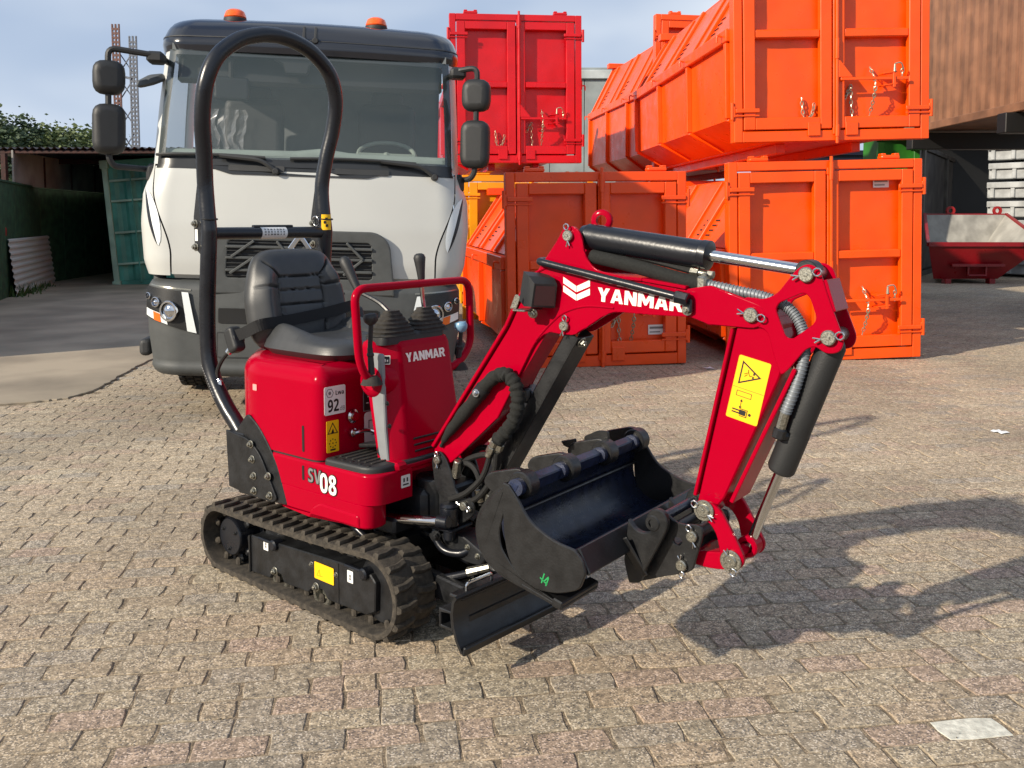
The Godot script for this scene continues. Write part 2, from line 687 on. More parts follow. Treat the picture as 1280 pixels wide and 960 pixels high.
# rounded corners for a polygon of [x, y] or [x, y, radius]
func poly(pts: Array, r := 0.0, steps := 4) -> PackedVector2Array:
	var o := PackedVector2Array()
	var n := pts.size()
	for i in n:
		var q = pts[i]
		var b := Vector2(q[0], q[1])
		var rr: float = q[2] if q.size() > 2 else r
		var a := Vector2(pts[(i - 1 + n) % n][0], pts[(i - 1 + n) % n][1])
		var c := Vector2(pts[(i + 1) % n][0], pts[(i + 1) % n][1])
		var d := minf(rr, minf(a.distance_to(b), b.distance_to(c)) * 0.48)
		if d < 0.0005:
			o.append(b)
			continue
		var s := b + (a - b).normalized() * d
		var e := b + (c - b).normalized() * d
		for k in steps + 1:
			var t := float(k) / steps
			o.append(s.lerp(b, t).lerp(b.lerp(e, t), t))
	return o


func rect(x0: float, y0: float, x1: float, y1: float, r := 0.0) -> PackedVector2Array:
	return poly([[x0, y0], [x1, y0], [x1, y1], [x0, y1]], r)


func disc(x: float, y: float, r: float, n := 20) -> PackedVector2Array:
	var o := PackedVector2Array()
	for i in n:
		o.append(Vector2(x + cos(TAU * i / n) * r, y + sin(TAU * i / n) * r))
	return o


# ---------------------------------------------------------------- nodes
var used := {}


func numbered(called: String) -> String:
	if not used.has(called):
		used[called] = 0
		return called
	used[called] += 1
	return "%s_%03d" % [called, used[called]]


func thing(called: String, label: String, category: String, at := Vector3.ZERO, turn := 0.0, group := "", roll := 0.0) -> Node3D:
	var o := Node3D.new()
	o.name = numbered(called)
	add_child(o, true)
	o.transform = Transform3D(Basis(Vector3.UP, deg_to_rad(turn)) * Basis(Vector3(0, 0, 1), deg_to_rad(roll)), at)
	o.set_meta("label", label)
	o.set_meta("category", category)
	if group:
		o.set_meta("group", group)
	return o


func structure(called: String) -> Node3D:
	var o := Node3D.new()
	o.name = numbered(called)
	add_child(o, true)
	o.set_meta("kind", "structure")
	return o


func put(parent: Node, called: String, mesh: Mesh, m: Material, t := Transform3D()) -> MeshInstance3D:
	var o := MeshInstance3D.new()
	o.mesh = mesh
	if m:
		o.material_override = m
	o.name = called
	var k := 0
	while parent.has_node(NodePath(o.name)):
		k += 1
		o.name = "%s_%03d" % [called, k]
	o.transform = t
	parent.add_child(o, true)
	return o


func part(parent: Node, called: String, mb: MB, m: Material, t := Transform3D(), angle := 38.0) -> MeshInstance3D:
	return put(parent, called, mb.mesh(angle), m, t)


func yaw(deg: float, o := Vector3.ZERO) -> Transform3D:
	return Transform3D(Basis(Vector3.UP, deg_to_rad(deg)), o)


# transform whose xy plane carries prints: x axis, y axis, origin
func face(o: Vector3, x: Vector3, y: Vector3) -> Transform3D:
	x = x.normalized()
	y = (y - x * x.dot(y)).normalized()
	return Transform3D(Basis(x, y, x.cross(y)), o)


func on_plan(t := Transform3D()) -> Transform3D:
	return t * Transform3D(Basis(Vector3(1, 0, 0), Vector3(0, 0, -1), Vector3(0, 1, 0)), Vector3.ZERO)


# plan polygons are written [x, z]; the plate's own y runs towards -z
func plan(pts: Array, r := 0.0, steps := 4) -> PackedVector2Array:
	var q := []
	for v in pts:
		q.append([v[0], -v[1]] + ([v[2]] if v.size() > 2 else []))
	return poly(q, r, steps)


# ---------------------------------------------------------------- lettering
const GLYPH := {
	"Y": [1.0, [[0, 1], [.34, 1], [.5, .66], [.66, 1], [1, 1], [.66, .4], [.66, 0], [.34, 0], [.34, .4]], []],
	"A": [1.02, [[0, 0], [.34, 1], [.68, 1], [1.02, 0], [.72, 0], [.67, .19], [.35, .19], [.3, 0]], [[.41, .4], [.61, .4], [.51, .72]]],
	"N": [.98, [[0, 0], [0, 1], [.32, 1], [.67, .48], [.67, 1], [.98, 1], [.98, 0], [.67, 0], [.31, .53], [.31, 0]], []],
	"M": [1.24, [[0, 0], [0, 1], [.34, 1], [.62, .52], [.9, 1], [1.24, 1], [1.24, 0], [.95, 0], [.95, .56], [.7, .14], [.54, .14], [.29, .56], [.29, 0]], []],
	"R": [1.0, [[0, 0], [0, 1], [.72, 1], [.9, .93], [.97, .76], [.95, .56], [.76, .42], [1.02, 0], [.68, 0], [.47, .36], [.31, .36], [.31, 0]], [[.31, .57], [.31, .79], [.6, .79], [.66, .68], [.6, .57]]],
}


func letters(mb: MB, word: String, t: Transform3D, h: float, w: float, th := 0.0012) -> void:
	var total := 0.0
	for ch in word:
		total += GLYPH[ch][0] + 0.1
	total -= 0.1
	var k := w / (total * h)
	var x := 0.0
	var keep := mb.xf
	mb.at(t)
	for ch in word:
		var g: Array = GLYPH[ch]
		var o := PackedVector2Array()
		for q in g[1]:
			o.append(Vector2((x + q[0]) * h * k, q[1] * h))
		var hs := []
		if g[2].size():
			var hh := PackedVector2Array()
			for q in g[2]:
				hh.append(Vector2((x + q[0]) * h * k, q[1] * h))
			hs.append(hh)
		mb.plate(o, 0.0, th, 0.0, hs)
		x += g[0] + 0.1
	mb.at(keep)


func text_mesh(s: String, size: float, bold := true, depth := 0.001) -> TextMesh:
	var t := TextMesh.new()
	var f := SystemFont.new()
	f.font_names = PackedStringArray(["Droid Sans"])
	if bold:
		f.font_weight = 700
	t.font = f
	t.text = s
	t.font_size = 64
	t.pixel_size = size / 64.0
	t.depth = depth
	return t

# ---------------------------------------------------------------- ground
const ROWS := 8.5
const SLAB := [[-5.6, -6.55], [-4.6, -6.92], [-4.012, -7.12], [-3.763, -7.245], [-3.603, -7.377], [-3.551, -7.69], [-3.582, -8.07], [-3.64, -8.49], [-3.69, -8.9], [-3.75, -9.6], [-3.9, -13.0], [-4.0, -27.0], [-30.0, -27.0], [-30.0, -3.0], [-9.0, -5.6]]


func stone_mesh(k: int, long: float, wide: float) -> ArrayMesh:
	var g := RandomNumberGenerator.new()
	g.seed = 100 + k
	var hx := long * 0.5 - 0.0024
	var hz := wide * 0.5 - 0.0008
	var o := PackedVector2Array()
	for q in [[-1, -1], [-.3, -1], [.35, -1], [1, -1], [1, -.1], [1, 1], [.4, 1], [-.25, 1], [-1, 1], [-1, .1]]:
		o.append(Vector2(q[0] * hx, q[1] * hz) + Vector2(g.randf_range(-.0026, .0024), g.randf_range(-.0012, .0008)))
	for i in [0, 3, 5, 8]:
		if g.randf() < 0.45:
			o[i] *= Vector2(g.randf_range(.93, .99), g.randf_range(.88, .98))
	var b := MB.new()
	var rs := []
	for l in [[0.0, -0.045], [0.0, -0.0055], [0.6, -0.0012], [1.0, 0.0]]:
		var r := PackedVector3Array()
		var ins := PackedVector2Array()
		for v in o:
			var wx := .0048 if absf(v.x) > hx * .8 else 0.0
			ins.append(Vector2(v.x - signf(v.x) * wx * l[0], v.y - signf(v.y) * .0026 * l[0] * (2.2 if wx > 0.0 else 1.0)))
		for i in ins.size():
			var v: Vector2 = ins[i]
			var dy := 0.0 if l[1] < -0.02 else g.randf_range(-.0008, .0006)
			r.append(Vector3(v.x, l[1] + dy, -v.y))
		rs.append(r)
	b.rings(rs, false, true)
	return b.mesh(50.0)


func inside_slab(x: float, z: float, m := 0.0) -> bool:
	if x > -3.45:
		return false
	var pg := PackedVector2Array()
	for q in SLAB:
		pg.append(Vector2(q[0] + m, q[1] + m * 0.5))
	return Geometry2D.is_point_in_polygon(Vector2(x, z), pg)


func build_ground() -> void:
	# the sand bed and yard, out to the horizon
	var g := structure("ground")
	var b := MB.new()
	b.quad(Vector3(-300, -0.045, 150), Vector3(300, -0.045, 150), Vector3(300, -0.045, -350), Vector3(-300, -0.045, -350))
	part(g, "yard", b, M.yard)
	var jb := MB.new()
	jb.quad(Vector3(-40, -0.0030, 20), Vector3(40, -0.0030, 20), Vector3(40, -0.0030, -45), Vector3(-40, -0.0030, -45))
	part(g, "joint_sand", jb, M.joint_sand)
	# the broken concrete slab at the left
	var s := structure("concrete_slab")
	var sb := MB.new()
	var ed := []
	var gr := RandomNumberGenerator.new()
	gr.seed = 5
	for i in SLAB.size():
		var a = SLAB[i]
		var c = SLAB[(i + 1) % SLAB.size()]
		var n := 7 if i < 9 else 1
		for k in n:
			var t := float(k) / n
			var j := 0.014 if i < 9 else 0.0
			ed.append([lerpf(a[0], c[0], t) + gr.randf_range(-j, j), lerpf(a[1], c[1], t) + gr.randf_range(-j, j)])
	sb.at(on_plan())
	sb.plate(plan(ed), -0.04, 0.014, 0.006)
	part(s, "slab", sb, M.concrete)
	# paving: rows of half-lapped stones; the nearest are single pieces
	var pave := structure("brick_pavement")
	var long := 0.21
	var wide := 0.105
	var meshes := []
	for k in 9:
		meshes.append(stone_mesh(k, long, wide))
	var t0 := yaw(ROWS)
	var inv := t0.affine_inverse()
	var blot := FastNoiseLite.new()
	blot.seed = 77
	blot.frequency = 0.55
	blot.fractal_octaves = 3
	var fine := FastNoiseLite.new()
	fine.seed = 78
	fine.frequency = 2.2
	var halves := []
	for k in 4:
		halves.append(stone_mesh(20 + k, long * 0.5, wide))
	var spots := []
	for row in range(-10, 290):
		var z := -row * wide
		var off := 0.5 * (row & 1) + rng.randf_range(-.07, .07)
		for col in range(-85, 95):
			var x := (col + off) * long
			var w := t0 * Vector3(x, 0, z)
			var d := -w.z
			if d < 1.6 or d > 27.0 or absf(w.x) > d * 0.62 + 1.3:
				continue
			if inside_slab(w.x, w.z):
				continue
			if d < 9.0 and rng.randf() < 0.10:
				for h in [-0.25, 0.25]:
					var wh := t0 * Vector3(x + h * long, 0, z)
					spots.append([wh, d, row, -999])
				continue
			spots.append([w, d, row, col])
	spots.sort_custom(func(a, c): return a[1] < c[1])
	var seen := []
	var rest := []
	for q in spots:
		if seen.size() < 300 and absf(q[0].x) < q[1] * 0.575 + 0.06 and q[1] > 2.34:
			seen.append(q)
		else:
			rest.append(q)
	var white := Vector3(1.305, 0, -2.455)
	var wi := -1
	var best := 1e9
	for i in seen.size():
		var dd: float = seen[i][0].distance_to(white) + (9.0 if seen[i][3] == -999 else 0.0)
		if dd < best:
			best = dd
			wi = i
	for i in seen.size():
		var q = seen[i]
		var w: Vector3 = q[0]
		var v := blot.get_noise_2d(w.x, w.z) * 2.0 + fine.get_noise_2d(w.x * 3.0, w.z * 3.0) * 0.7
		var k := clampi(int(rng.randf() * 8.0 * 0.72 + (v + 0.8) * 1.5), 0, 7)
		var m: Material = M["paver%d" % k]
		if i == wi:
			m = M.paver_white
		var o := put(pave, "brick", (halves[rng.randi() % 4] if q[3] == -999 else meshes[rng.randi() % 9]), m, lay(w, i == wi))
		if i == wi:
			o.set_meta("label", "white painted brick among the beige ones")
	for k in 11:
		var mine := []
		for i in rest.size():
			if (9 + i % 2 if rest[i][3] == -999 else i % 9) == k:
				mine.append(rest[i])
		var mm := MultiMesh.new()
		mm.transform_format = MultiMesh.TRANSFORM_3D
		mm.use_colors = true
		mm.mesh = meshes[k] if k < 9 else halves[k - 9]
		mm.instance_count = mine.size()
		for i in mine.size():
			var w: Vector3 = mine[i][0]
			mm.set_instance_transform(i, lay(w))
			var v := blot.get_noise_2d(w.x, w.z)
			var c := Color(.798, .735, .642)
			var r := rng.randf()
			if r < 0.14:
				c = Color(.795, .716, .632)
			elif r < 0.24:
				c = Color(.760, .716, .652)
			elif r < 0.32:
				c = Color(.822, .766, .672)
			c = c * (1.0 + v * 0.13 + rng.randf_range(-.035, .035))
			c.a = 1.0
			mm.set_instance_color(i, c)
		var mi := MultiMeshInstance3D.new()
		mi.name = "brick_field" if k == 0 else "brick_field_%03d" % k
		mi.multimesh = mm
		mi.material_override = M.paver_any
		mi.set_meta("kind", "stuff")
		pave.add_child(mi, true)

	# loose grit and crumbs swept into the joints
	var gm := MB.new()
	gm.ball(Vector3(0, .3, 0), Vector3(1.0, .6, .8), 6)
	var grit := MultiMesh.new()
	grit.transform_format = MultiMesh.TRANSFORM_3D
	grit.use_colors = true
	grit.mesh = gm.mesh(30.0)
	grit.instance_count = 2600
	for i in 2600:
		var d := 2.2 + pow(rng.randf(), 1.6) * 7.5
		var x := rng.randf_range(-.62, .62) * d
		var r := rng.randf_range(.0010, .0030) * (1.8 if rng.randf() < .06 else 1.0)
		grit.set_instance_transform(i, Transform3D(Basis(Vector3.UP, rng.randf() * TAU).scaled(Vector3(r, r, r)), Vector3(x, .0008, -d)))
		var v := rng.randf_range(.35, .85)
		grit.set_instance_color(i, Color(v, v * .95, v * .86))
	var go := MultiMeshInstance3D.new()
	go.name = "loose_grit"
	go.multimesh = grit
	go.material_override = M.paver_any
	go.set_meta("kind", "stuff")
	pave.add_child(go, true)


func lay(w: Vector3, flat := false) -> Transform3D:
	var k := 0.2 if flat else 1.0
	var b := Basis(Vector3.UP, deg_to_rad(ROWS) + rng.randf_range(-.022, .022) * k)
	b = b * Basis(Vector3.RIGHT, rng.randf_range(-.010, .010) * k) * Basis(Vector3(0, 0, 1), rng.randf_range(-.008, .008) * k)
	if rng.randf() < 0.5:
		b = b * Basis(Vector3.UP, PI)
	return Transform3D(b, w + Vector3(rng.randf_range(-.003, .003), rng.randf_range(-.0015, .0015), rng.randf_range(-.002, .002)))

# ---------------------------------------------------------------- mini excavator
func bolt(parent: Node, c: Vector3, axis: Vector3, r := .011, t := Transform3D(), m: Material = null) -> void:
	var b := MB.new()
	var a := axis.normalized()
	b.cyl(c, c + a * r * .35, r * 1.45, -1.0, 16, r * .12)
	b.cyl(c + a * r * .35, c + a * r * 1.15, r, -1.0, 6, r * .15)
	b.cyl(c + a * r * 1.15, c + a * r * 1.6, r * .55, -1.0, 10, r * .1)
	part(parent, "bolt", b, m if m else M.zinc, t)


# pivot pin head with washer and split ring
func pivot(parent: Node, x: float, y: float, z: float, r: float, t: Transform3D, a := 0.0, washer := 0.0) -> void:
	var b := MB.new()
	if washer > 0.0:
		b.ring(Vector3(x, y, z + .004), Vector3(0, 0, 1), washer, r * .8, .008, 24, .002)
	b.cyl(Vector3(x, y, z), Vector3(x, y, z + .014), r, -1.0, 20, .003)
	b.cyl(Vector3(x, y, z + .012), Vector3(x, y, z + .016), r * .3, -1.0, 10, .001)
	var o := part(parent, "pivot_pin", b, M.zinc, t)
	var c := MB.new()
	var d := Vector3(cos(a), sin(a), 0)
	var n := Vector3(-d.y, d.x, 0)
	var q := Vector3(x, y, z + .012)
	var lp := []
	for k in 9:
		var g := TAU * k / 8.0
		lp.append(q + d * (r * 1.55 - cos(g) * r * .55) + n * sin(g) * r * .5)
	c.tube(PackedVector3Array(lp), .0024, 6)
	c.tube(PackedVector3Array([q - d * r * .9, q - d * r * 1.9 + n * r * .35]), .0024, 6)
	c.tube(PackedVector3Array([q - d * r * .9, q - d * r * 1.8 - n * r * .3]), .0024, 6)
	part(o, "split_pin", c, M.chrome)


func stadium(s: float, off: float) -> Array:
	# point and outward normal on the crawler's loop at arc length s
	var c0 := Vector2(-.555, .139)
	var c1 := Vector2(.402, .157)
	var r0 := .135 + off
	var r1 := .153 + off
	var top := c0.distance_to(c1)
	var a0 := PI * .5
	var len := [top, PI * r1, top, PI * r0]
	var tot: float = len[0] + len[1] + len[2] + len[3]
	s = fposmod(s, tot)
	var sag := 0.0
	if s < top:
		var k := s / top
		sag = sin(PI * k) * .008
		var n := Vector2(-(c1.y + r1 - c0.y - r0) / top, 1).normalized()
		return [c0.lerp(c1, k) + Vector2(0, lerpf(r0, r1, k) - sag), n, tot]
	s -= top
	if s < len[1]:
		var a: float = a0 - s / r1
		return [c1 + Vector2(cos(a), sin(a)) * r1, Vector2(cos(a), sin(a)), tot]
	s -= len[1]
	if s < top:
		var k := s / top
		return [c1.lerp(c0, k) - Vector2(0, lerpf(r1, r0, k)), Vector2(0, -1), tot]
	s -= top
	var a2: float = -a0 - s / r0
	return [c0 + Vector2(cos(a2), sin(a2)) * r0, Vector2(cos(a2), sin(a2)), tot]


func build_track(root: Node3D, t: Transform3D, s: float) -> void:
	var z0 := .16 * s
	var z1 := .34 * s
	var lo := minf(z0, z1)
	var hi := maxf(z0, z1)
	var tot: float = stadium(0, 0)[2]
	var b := MB.new()
	var rs := []
	var n := 96
	for i in n + 1:
		var q = stadium(tot * i / n, 0.0)
		var p: Vector2 = q[0]
		var m: Vector2 = q[1]
		var ring := PackedVector3Array()
		for e in [[-.022, lo], [-.004, lo], [0.0, lo + .006], [0.0, hi - .006], [-.004, hi], [-.022, hi], [-.024, hi - .01], [-.024, lo + .01]]:
			ring.append(Vector3(p.x + m.x * e[0], p.y + m.y * e[0], e[1]))
		rs.append(ring)
	b.rings(rs, false, false)
	var tk := part(root, "crawler_track", b, M.track_rubber, t, 45.0)
	# tread lugs in two staggered files, each a lug of its own shape
	var nl := 41
	var lug := MB.new()
	# local: x along, y out, z across
	var base := [Vector2(-.020, -.042), Vector2(.006, -.042), Vector2(.017, .0), Vector2(.016, .042), Vector2(-.011, .042), Vector2(-.010, .0)]
	var rr := []
	for e in [[0.0, -.004], [.0, .004], [.004, .0115], [.006, .013]]:
		var r := PackedVector3Array()
		for v in MB.inset(PackedVector2Array(base), e[0]):
			r.append(Vector3(v.x, e[1], -v.y))
		rr.append(r)
	lug.rings(rr, false, true)
	var lm := lug.mesh(30.0)
	var lugr := MB.new()
	lugr.at(Transform3D(Basis(Vector3(1, 0, 0), Vector3(0, 1, 0), Vector3(0, 0, -1)), Vector3.ZERO))
	lugr.rings(rr, false, true)
	var lmr := lugr.mesh(30.0)
	for k in nl:
		for j in 2:
			var q = stadium(tot * (k + .5 * j) / nl, 0.0)
			var m: Vector2 = q[1]
			var bs := Basis(Vector3(m.y, -m.x, 0), Vector3(m.x, m.y, 0), Vector3(0, 0, 1))
			var zc: float = (lo + hi) * .5 + (-.046 if j == 0 else .046)
			put(tk, "tread_lug", lm if j == 0 else lmr, M.track_rubber, Transform3D(bs, Vector3(q[0].x, q[0].y, zc)))
	# inner guide horns
	var gh := MB.new()
	for k in 30:
		var q = stadium(tot * k / 30.0, -.024)
		var m: Vector2 = q[1]
		var bs := Basis(Vector3(m.y, -m.x, 0), Vector3(m.x, m.y, 0), Vector3(0, 0, 1))
		for w in [-.035, .035]:
			gh.box(Vector3(q[0].x, q[0].y, (lo + hi) * .5 + w) - Vector3(m.x, m.y, 0) * .014, Vector3(.026, .034, .018), .007, bs)
	part(tk, "guide_horn", gh, M.track_rubber).set_meta("kind", "stuff")
	# frame with two side covers
	var zf := .302 * s
	var zi := .20 * s
	var fr := MB.new()
	fr.plate(poly([[-.375, .035], [-.24, .040], [-.215, .075], [-.165, .075], [-.145, .046], [.01, .052], [.045, .082], [.10, .085], [.13, .055], [.35, .062], [.395, .085], [.40, .19], [.372, .215], [.25, .213], [.245, .218], [-.37, .185]], .006), minf(zf, zi), maxf(zf, zi), .004)
	var tf := part(root, "track_frame", fr, M.black_metal, t)
	var z2 := zf + .002 * s
	var sm := MB.new()
	sm.box(Vector3(.195, .135, zf), Vector3(.004, .15, .004), .0)
	sm.box(Vector3(-.372, .11, zf), Vector3(.010, .15, .016), .002)
	part(tf, "cover_seam", sm, M.print_black)
	for q in [[-.20, .185, .045], [.345, .212, .045]]:
		var kn := MB.new()
		kn.cyl(Vector3(q[0], q[1], zf - .03 * s), Vector3(q[0], q[1], zf + .018 * s), .022, -1.0, 14, .006)
		kn.box(Vector3(q[0] - .06, q[1] + .004, zf), Vector3(.10, .012, .02), .004)
		part(tf, "carry_lug", kn, M.black_gloss)
	for q in [[-.19, .058], [.075, .066]]:
		var ro := MB.new()
		ro.ring(Vector3(q[0], q[1] - .005, zf - .036 * s), Vector3(0, 0, 1), .055, .036, .05, 28, .006)
		ro.cyl(Vector3(q[0], q[1], zf - .07 * s), Vector3(q[0], q[1], zf - .04 * s), .036, -1.0, 20)
		part(tf, "track_roller", ro, M.zinc)
		bolt(tf, Vector3(q[0] - .012, q[1] + .022, zf + .0 * s), Vector3(0, 0, s), .012)
	if s > 0:
		for q in [[-.26, .172], [.265, .180]]:
			var w := MB.new()
			w.plate(rect(q[0] - .016, q[1] - .022, q[0] + .016, q[1] + .022, .003), z2, z2 + .001)
			var wl := part(tf, "label", w, M.print_white)
			var wp := MB.new()
			wp.plate(disc(q[0], q[1] + .003, .006, 8), z2 + .001, z2 + .0016)
			wp.plate(rect(q[0] - .005, q[1] - .012, q[0] + .005, q[1] - .004), z2 + .001, z2 + .0016)
			part(wl, "label_print", wp, M.print_grey)
		var yl := MB.new()
		yl.plate(rect(.055, .122, .170, .185, .004), z2, z2 + .001)
		var yq := part(tf, "warning_label", yl, M.print_yellow)
		var yp := MB.new()
		yp.bar(Vector3(.07, .135, z2 + .0012), Vector3(.085, .160, z2 + .0012), .0015, .0008)
		yp.bar(Vector3(.07, .135, z2 + .0012), Vector3(.105, .138, z2 + .0012), .0015, .0008)
		yp.bar(Vector3(.085, .160, z2 + .0012), Vector3(.090, .137, z2 + .0012), .0015, .0008)
		part(yq, "label_print", yp, M.print_black)
		for q in [[.035, .168], [.182, .165]]:
			bolt(tf, Vector3(q[0], q[1], zf), Vector3(0, 0, 1), .007)
	# drive motor hub and idler wheel
	var hb := MB.new()
	hb.lathe([[.10, -.06], [.105, -.03], [.086, -.025], [.082, .055], [.074, .066], [.001, .068]], Vector3(-.535, .139, .23 * s), Vector3(0, 0, s), 28)
	var dm := part(root, "drive_motor", hb, M.black_gloss, t)
	for k in 3:
		var a := TAU * k / 3.0 + .5
		bolt(dm, Vector3(-.535 + cos(a) * .05, .139 + sin(a) * .05, .297 * s), Vector3(0, 0, s), .006, Transform3D(), M.black_metal)
	var spk := MB.new()
	for k in 11:
		var a := TAU * k / 11.0
		spk.box(Vector3(-.555 + cos(a) * .10, .139 + sin(a) * .10, .25 * s), Vector3(.045, .03, .03), .006, Basis(Vector3(0, 0, 1), a))
	part(dm, "sprocket", spk, M.black_metal)
	var idl := MB.new()
	idl.lathe([[.02, -.03], [.11, -.03], [.125, -.015], [.125, .015], [.11, .03], [.02, .03]], Vector3(.402, .157, .25 * s), Vector3(0, 0, s), 28)
	part(root, "idler_wheel", idl, M.black_metal, t)


func warning_triangle(b: MB, cx: float, cy: float, r: float, z: float, w: float, turn := 0.0) -> void:
	var q := []
	for k in 3:
		var a := PI * .5 + TAU * k / 3.0 + turn
		q.append(Vector2(cx + cos(a) * r, cy + sin(a) * r))
	var inn := MB.inset(MB.ccw(PackedVector2Array(q)), w)
	b.plate(PackedVector2Array(q), z, z + .0008, 0.0, [inn])


func build_excavator() -> void:
	var root := thing("mini_excavator", "small red and black tracked excavator with folded boom and roll bar, centre of the yard", "excavator", Vector3(-.575, 0, -3.60))
	var UC := yaw(-41.4)
	var UB := yaw(-39.0)
	var BM := yaw(-36.5, Vector3(.365, 0, .296))
	build_track(root, UC, 1.0)
	build_track(root, UC, -1.0)
	build_undercarriage(root, UC)
	build_body(root, UB)
	build_seat(root, UB)
	build_console(root, UB)
	build_roll_bar(root, UB)
	build_swing(root, UB, BM)
	build_boom(root, BM)
	build_arm(root, BM)
	build_bucket(root, BM)


func build_undercarriage(root: Node3D, t: Transform3D) -> void:
	var b := MB.new()
	b.box(Vector3(-.05, .22, 0), Vector3(.62, .10, .36), .02)
	b.box(Vector3(-.30, .17, 0), Vector3(.12, .10, .50), .02)
	b.box(Vector3(.20, .17, 0), Vector3(.12, .10, .50), .02)
	b.cyl(Vector3(0, .26, 0), Vector3(0, .345, 0), .20, -1.0, 32, .01)
	part(root, "centre_frame", b, M.black_metal, t)
	# blade: curved mouldboard, push arms, cylinder, extension box at the near end
	var bl := MB.new()
	var pf := PackedVector2Array([Vector2(.860, .100), Vector2(.838, .133), Vector2(.823, .175), Vector2(.818, .215), Vector2(.824, .252), Vector2(.836, .268)])
	bl.sheet(pf, .010, .34, -.34)
	var bo := part(root, "blade", bl, M.bucket_black, t, 30.0)
	var ce := MB.new()
	ce.bar(Vector3(.862, .104, .338), Vector3(.862, .104, -.338), .012, .030, Vector3(.3, 1, 0), .003)
	part(bo, "cutting_edge", ce, M.bucket_black)
	var bk := MB.new()
	bk.box(Vector3(.795, .155, .0), Vector3(.06, .075, .55), .006)
	bk.box(Vector3(.800, .255, .0), Vector3(.06, .012, .62), .004)
	part(bo, "back_beam", bk, M.black_metal)
	var eb := MB.new()
	eb.at(Transform3D(Basis(), Vector3(.757, .170, .0)))
	eb.plate(rect(-.032, -.032, .032, .032, .003), .235, .312, .003, [rect(-.023, -.023, .023, .023, .003)])
	part(bo, "extension_box", eb, M.black_metal)
	var eh := MB.new()
	eh.tube(fillet([Vector3(.80, .262, .26), Vector3(.80, .285, .26), Vector3(.80, .285, .14), Vector3(.80, .262, .14)], .015, 4), .0055, 7)
	part(bo, "pin_handle", eh, M.chrome)
	var pa := MB.new()
	for z in [-.14, .14]:
		pa.bar(Vector3(.25, .20, z), Vector3(.80, .155, z), .035, .085, Vector3.UP, .006)
	pa.bar(Vector3(.66, .17, -.14), Vector3(.66, .17, .14), .03, .07)
	part(root, "blade_arm", pa, M.black_metal, t)
	var cy := MB.new()
	cy.cyl(Vector3(.33, .29, 0), Vector3(.58, .245, 0), .032, -1.0, 18, .004)
	cy.cyl(Vector3(.58, .245, 0), Vector3(.79, .205, 0), .016, -1.0, 14)
	part(root, "blade_cylinder", cy, M.black_gloss, t)
	# hoses from the swivel to the blade
	for q in [[Vector3(.02, .37, .22), Vector3(.20, .33, .23), Vector3(.34, .24, .20), Vector3(.46, .18, .16), Vector3(.60, .215, .12), Vector3(.70, .255, .09)], [Vector3(.10, .36, .14), Vector3(.26, .30, .16), Vector3(.40, .20, .13), Vector3(.52, .175, .10), Vector3(.66, .22, .07)]]:
		var h := MB.new()
		h.tube(curve(q, 8), .013, 10)
		part(root, "hose", h, M.black_gloss, t)
	var ft := MB.new()
	ft.cyl(Vector3(.655, .24, .105), Vector3(.735, .27, .075), .017, .013, 8, .003)
	part(root, "hose_fitting", ft, M.zinc, t)


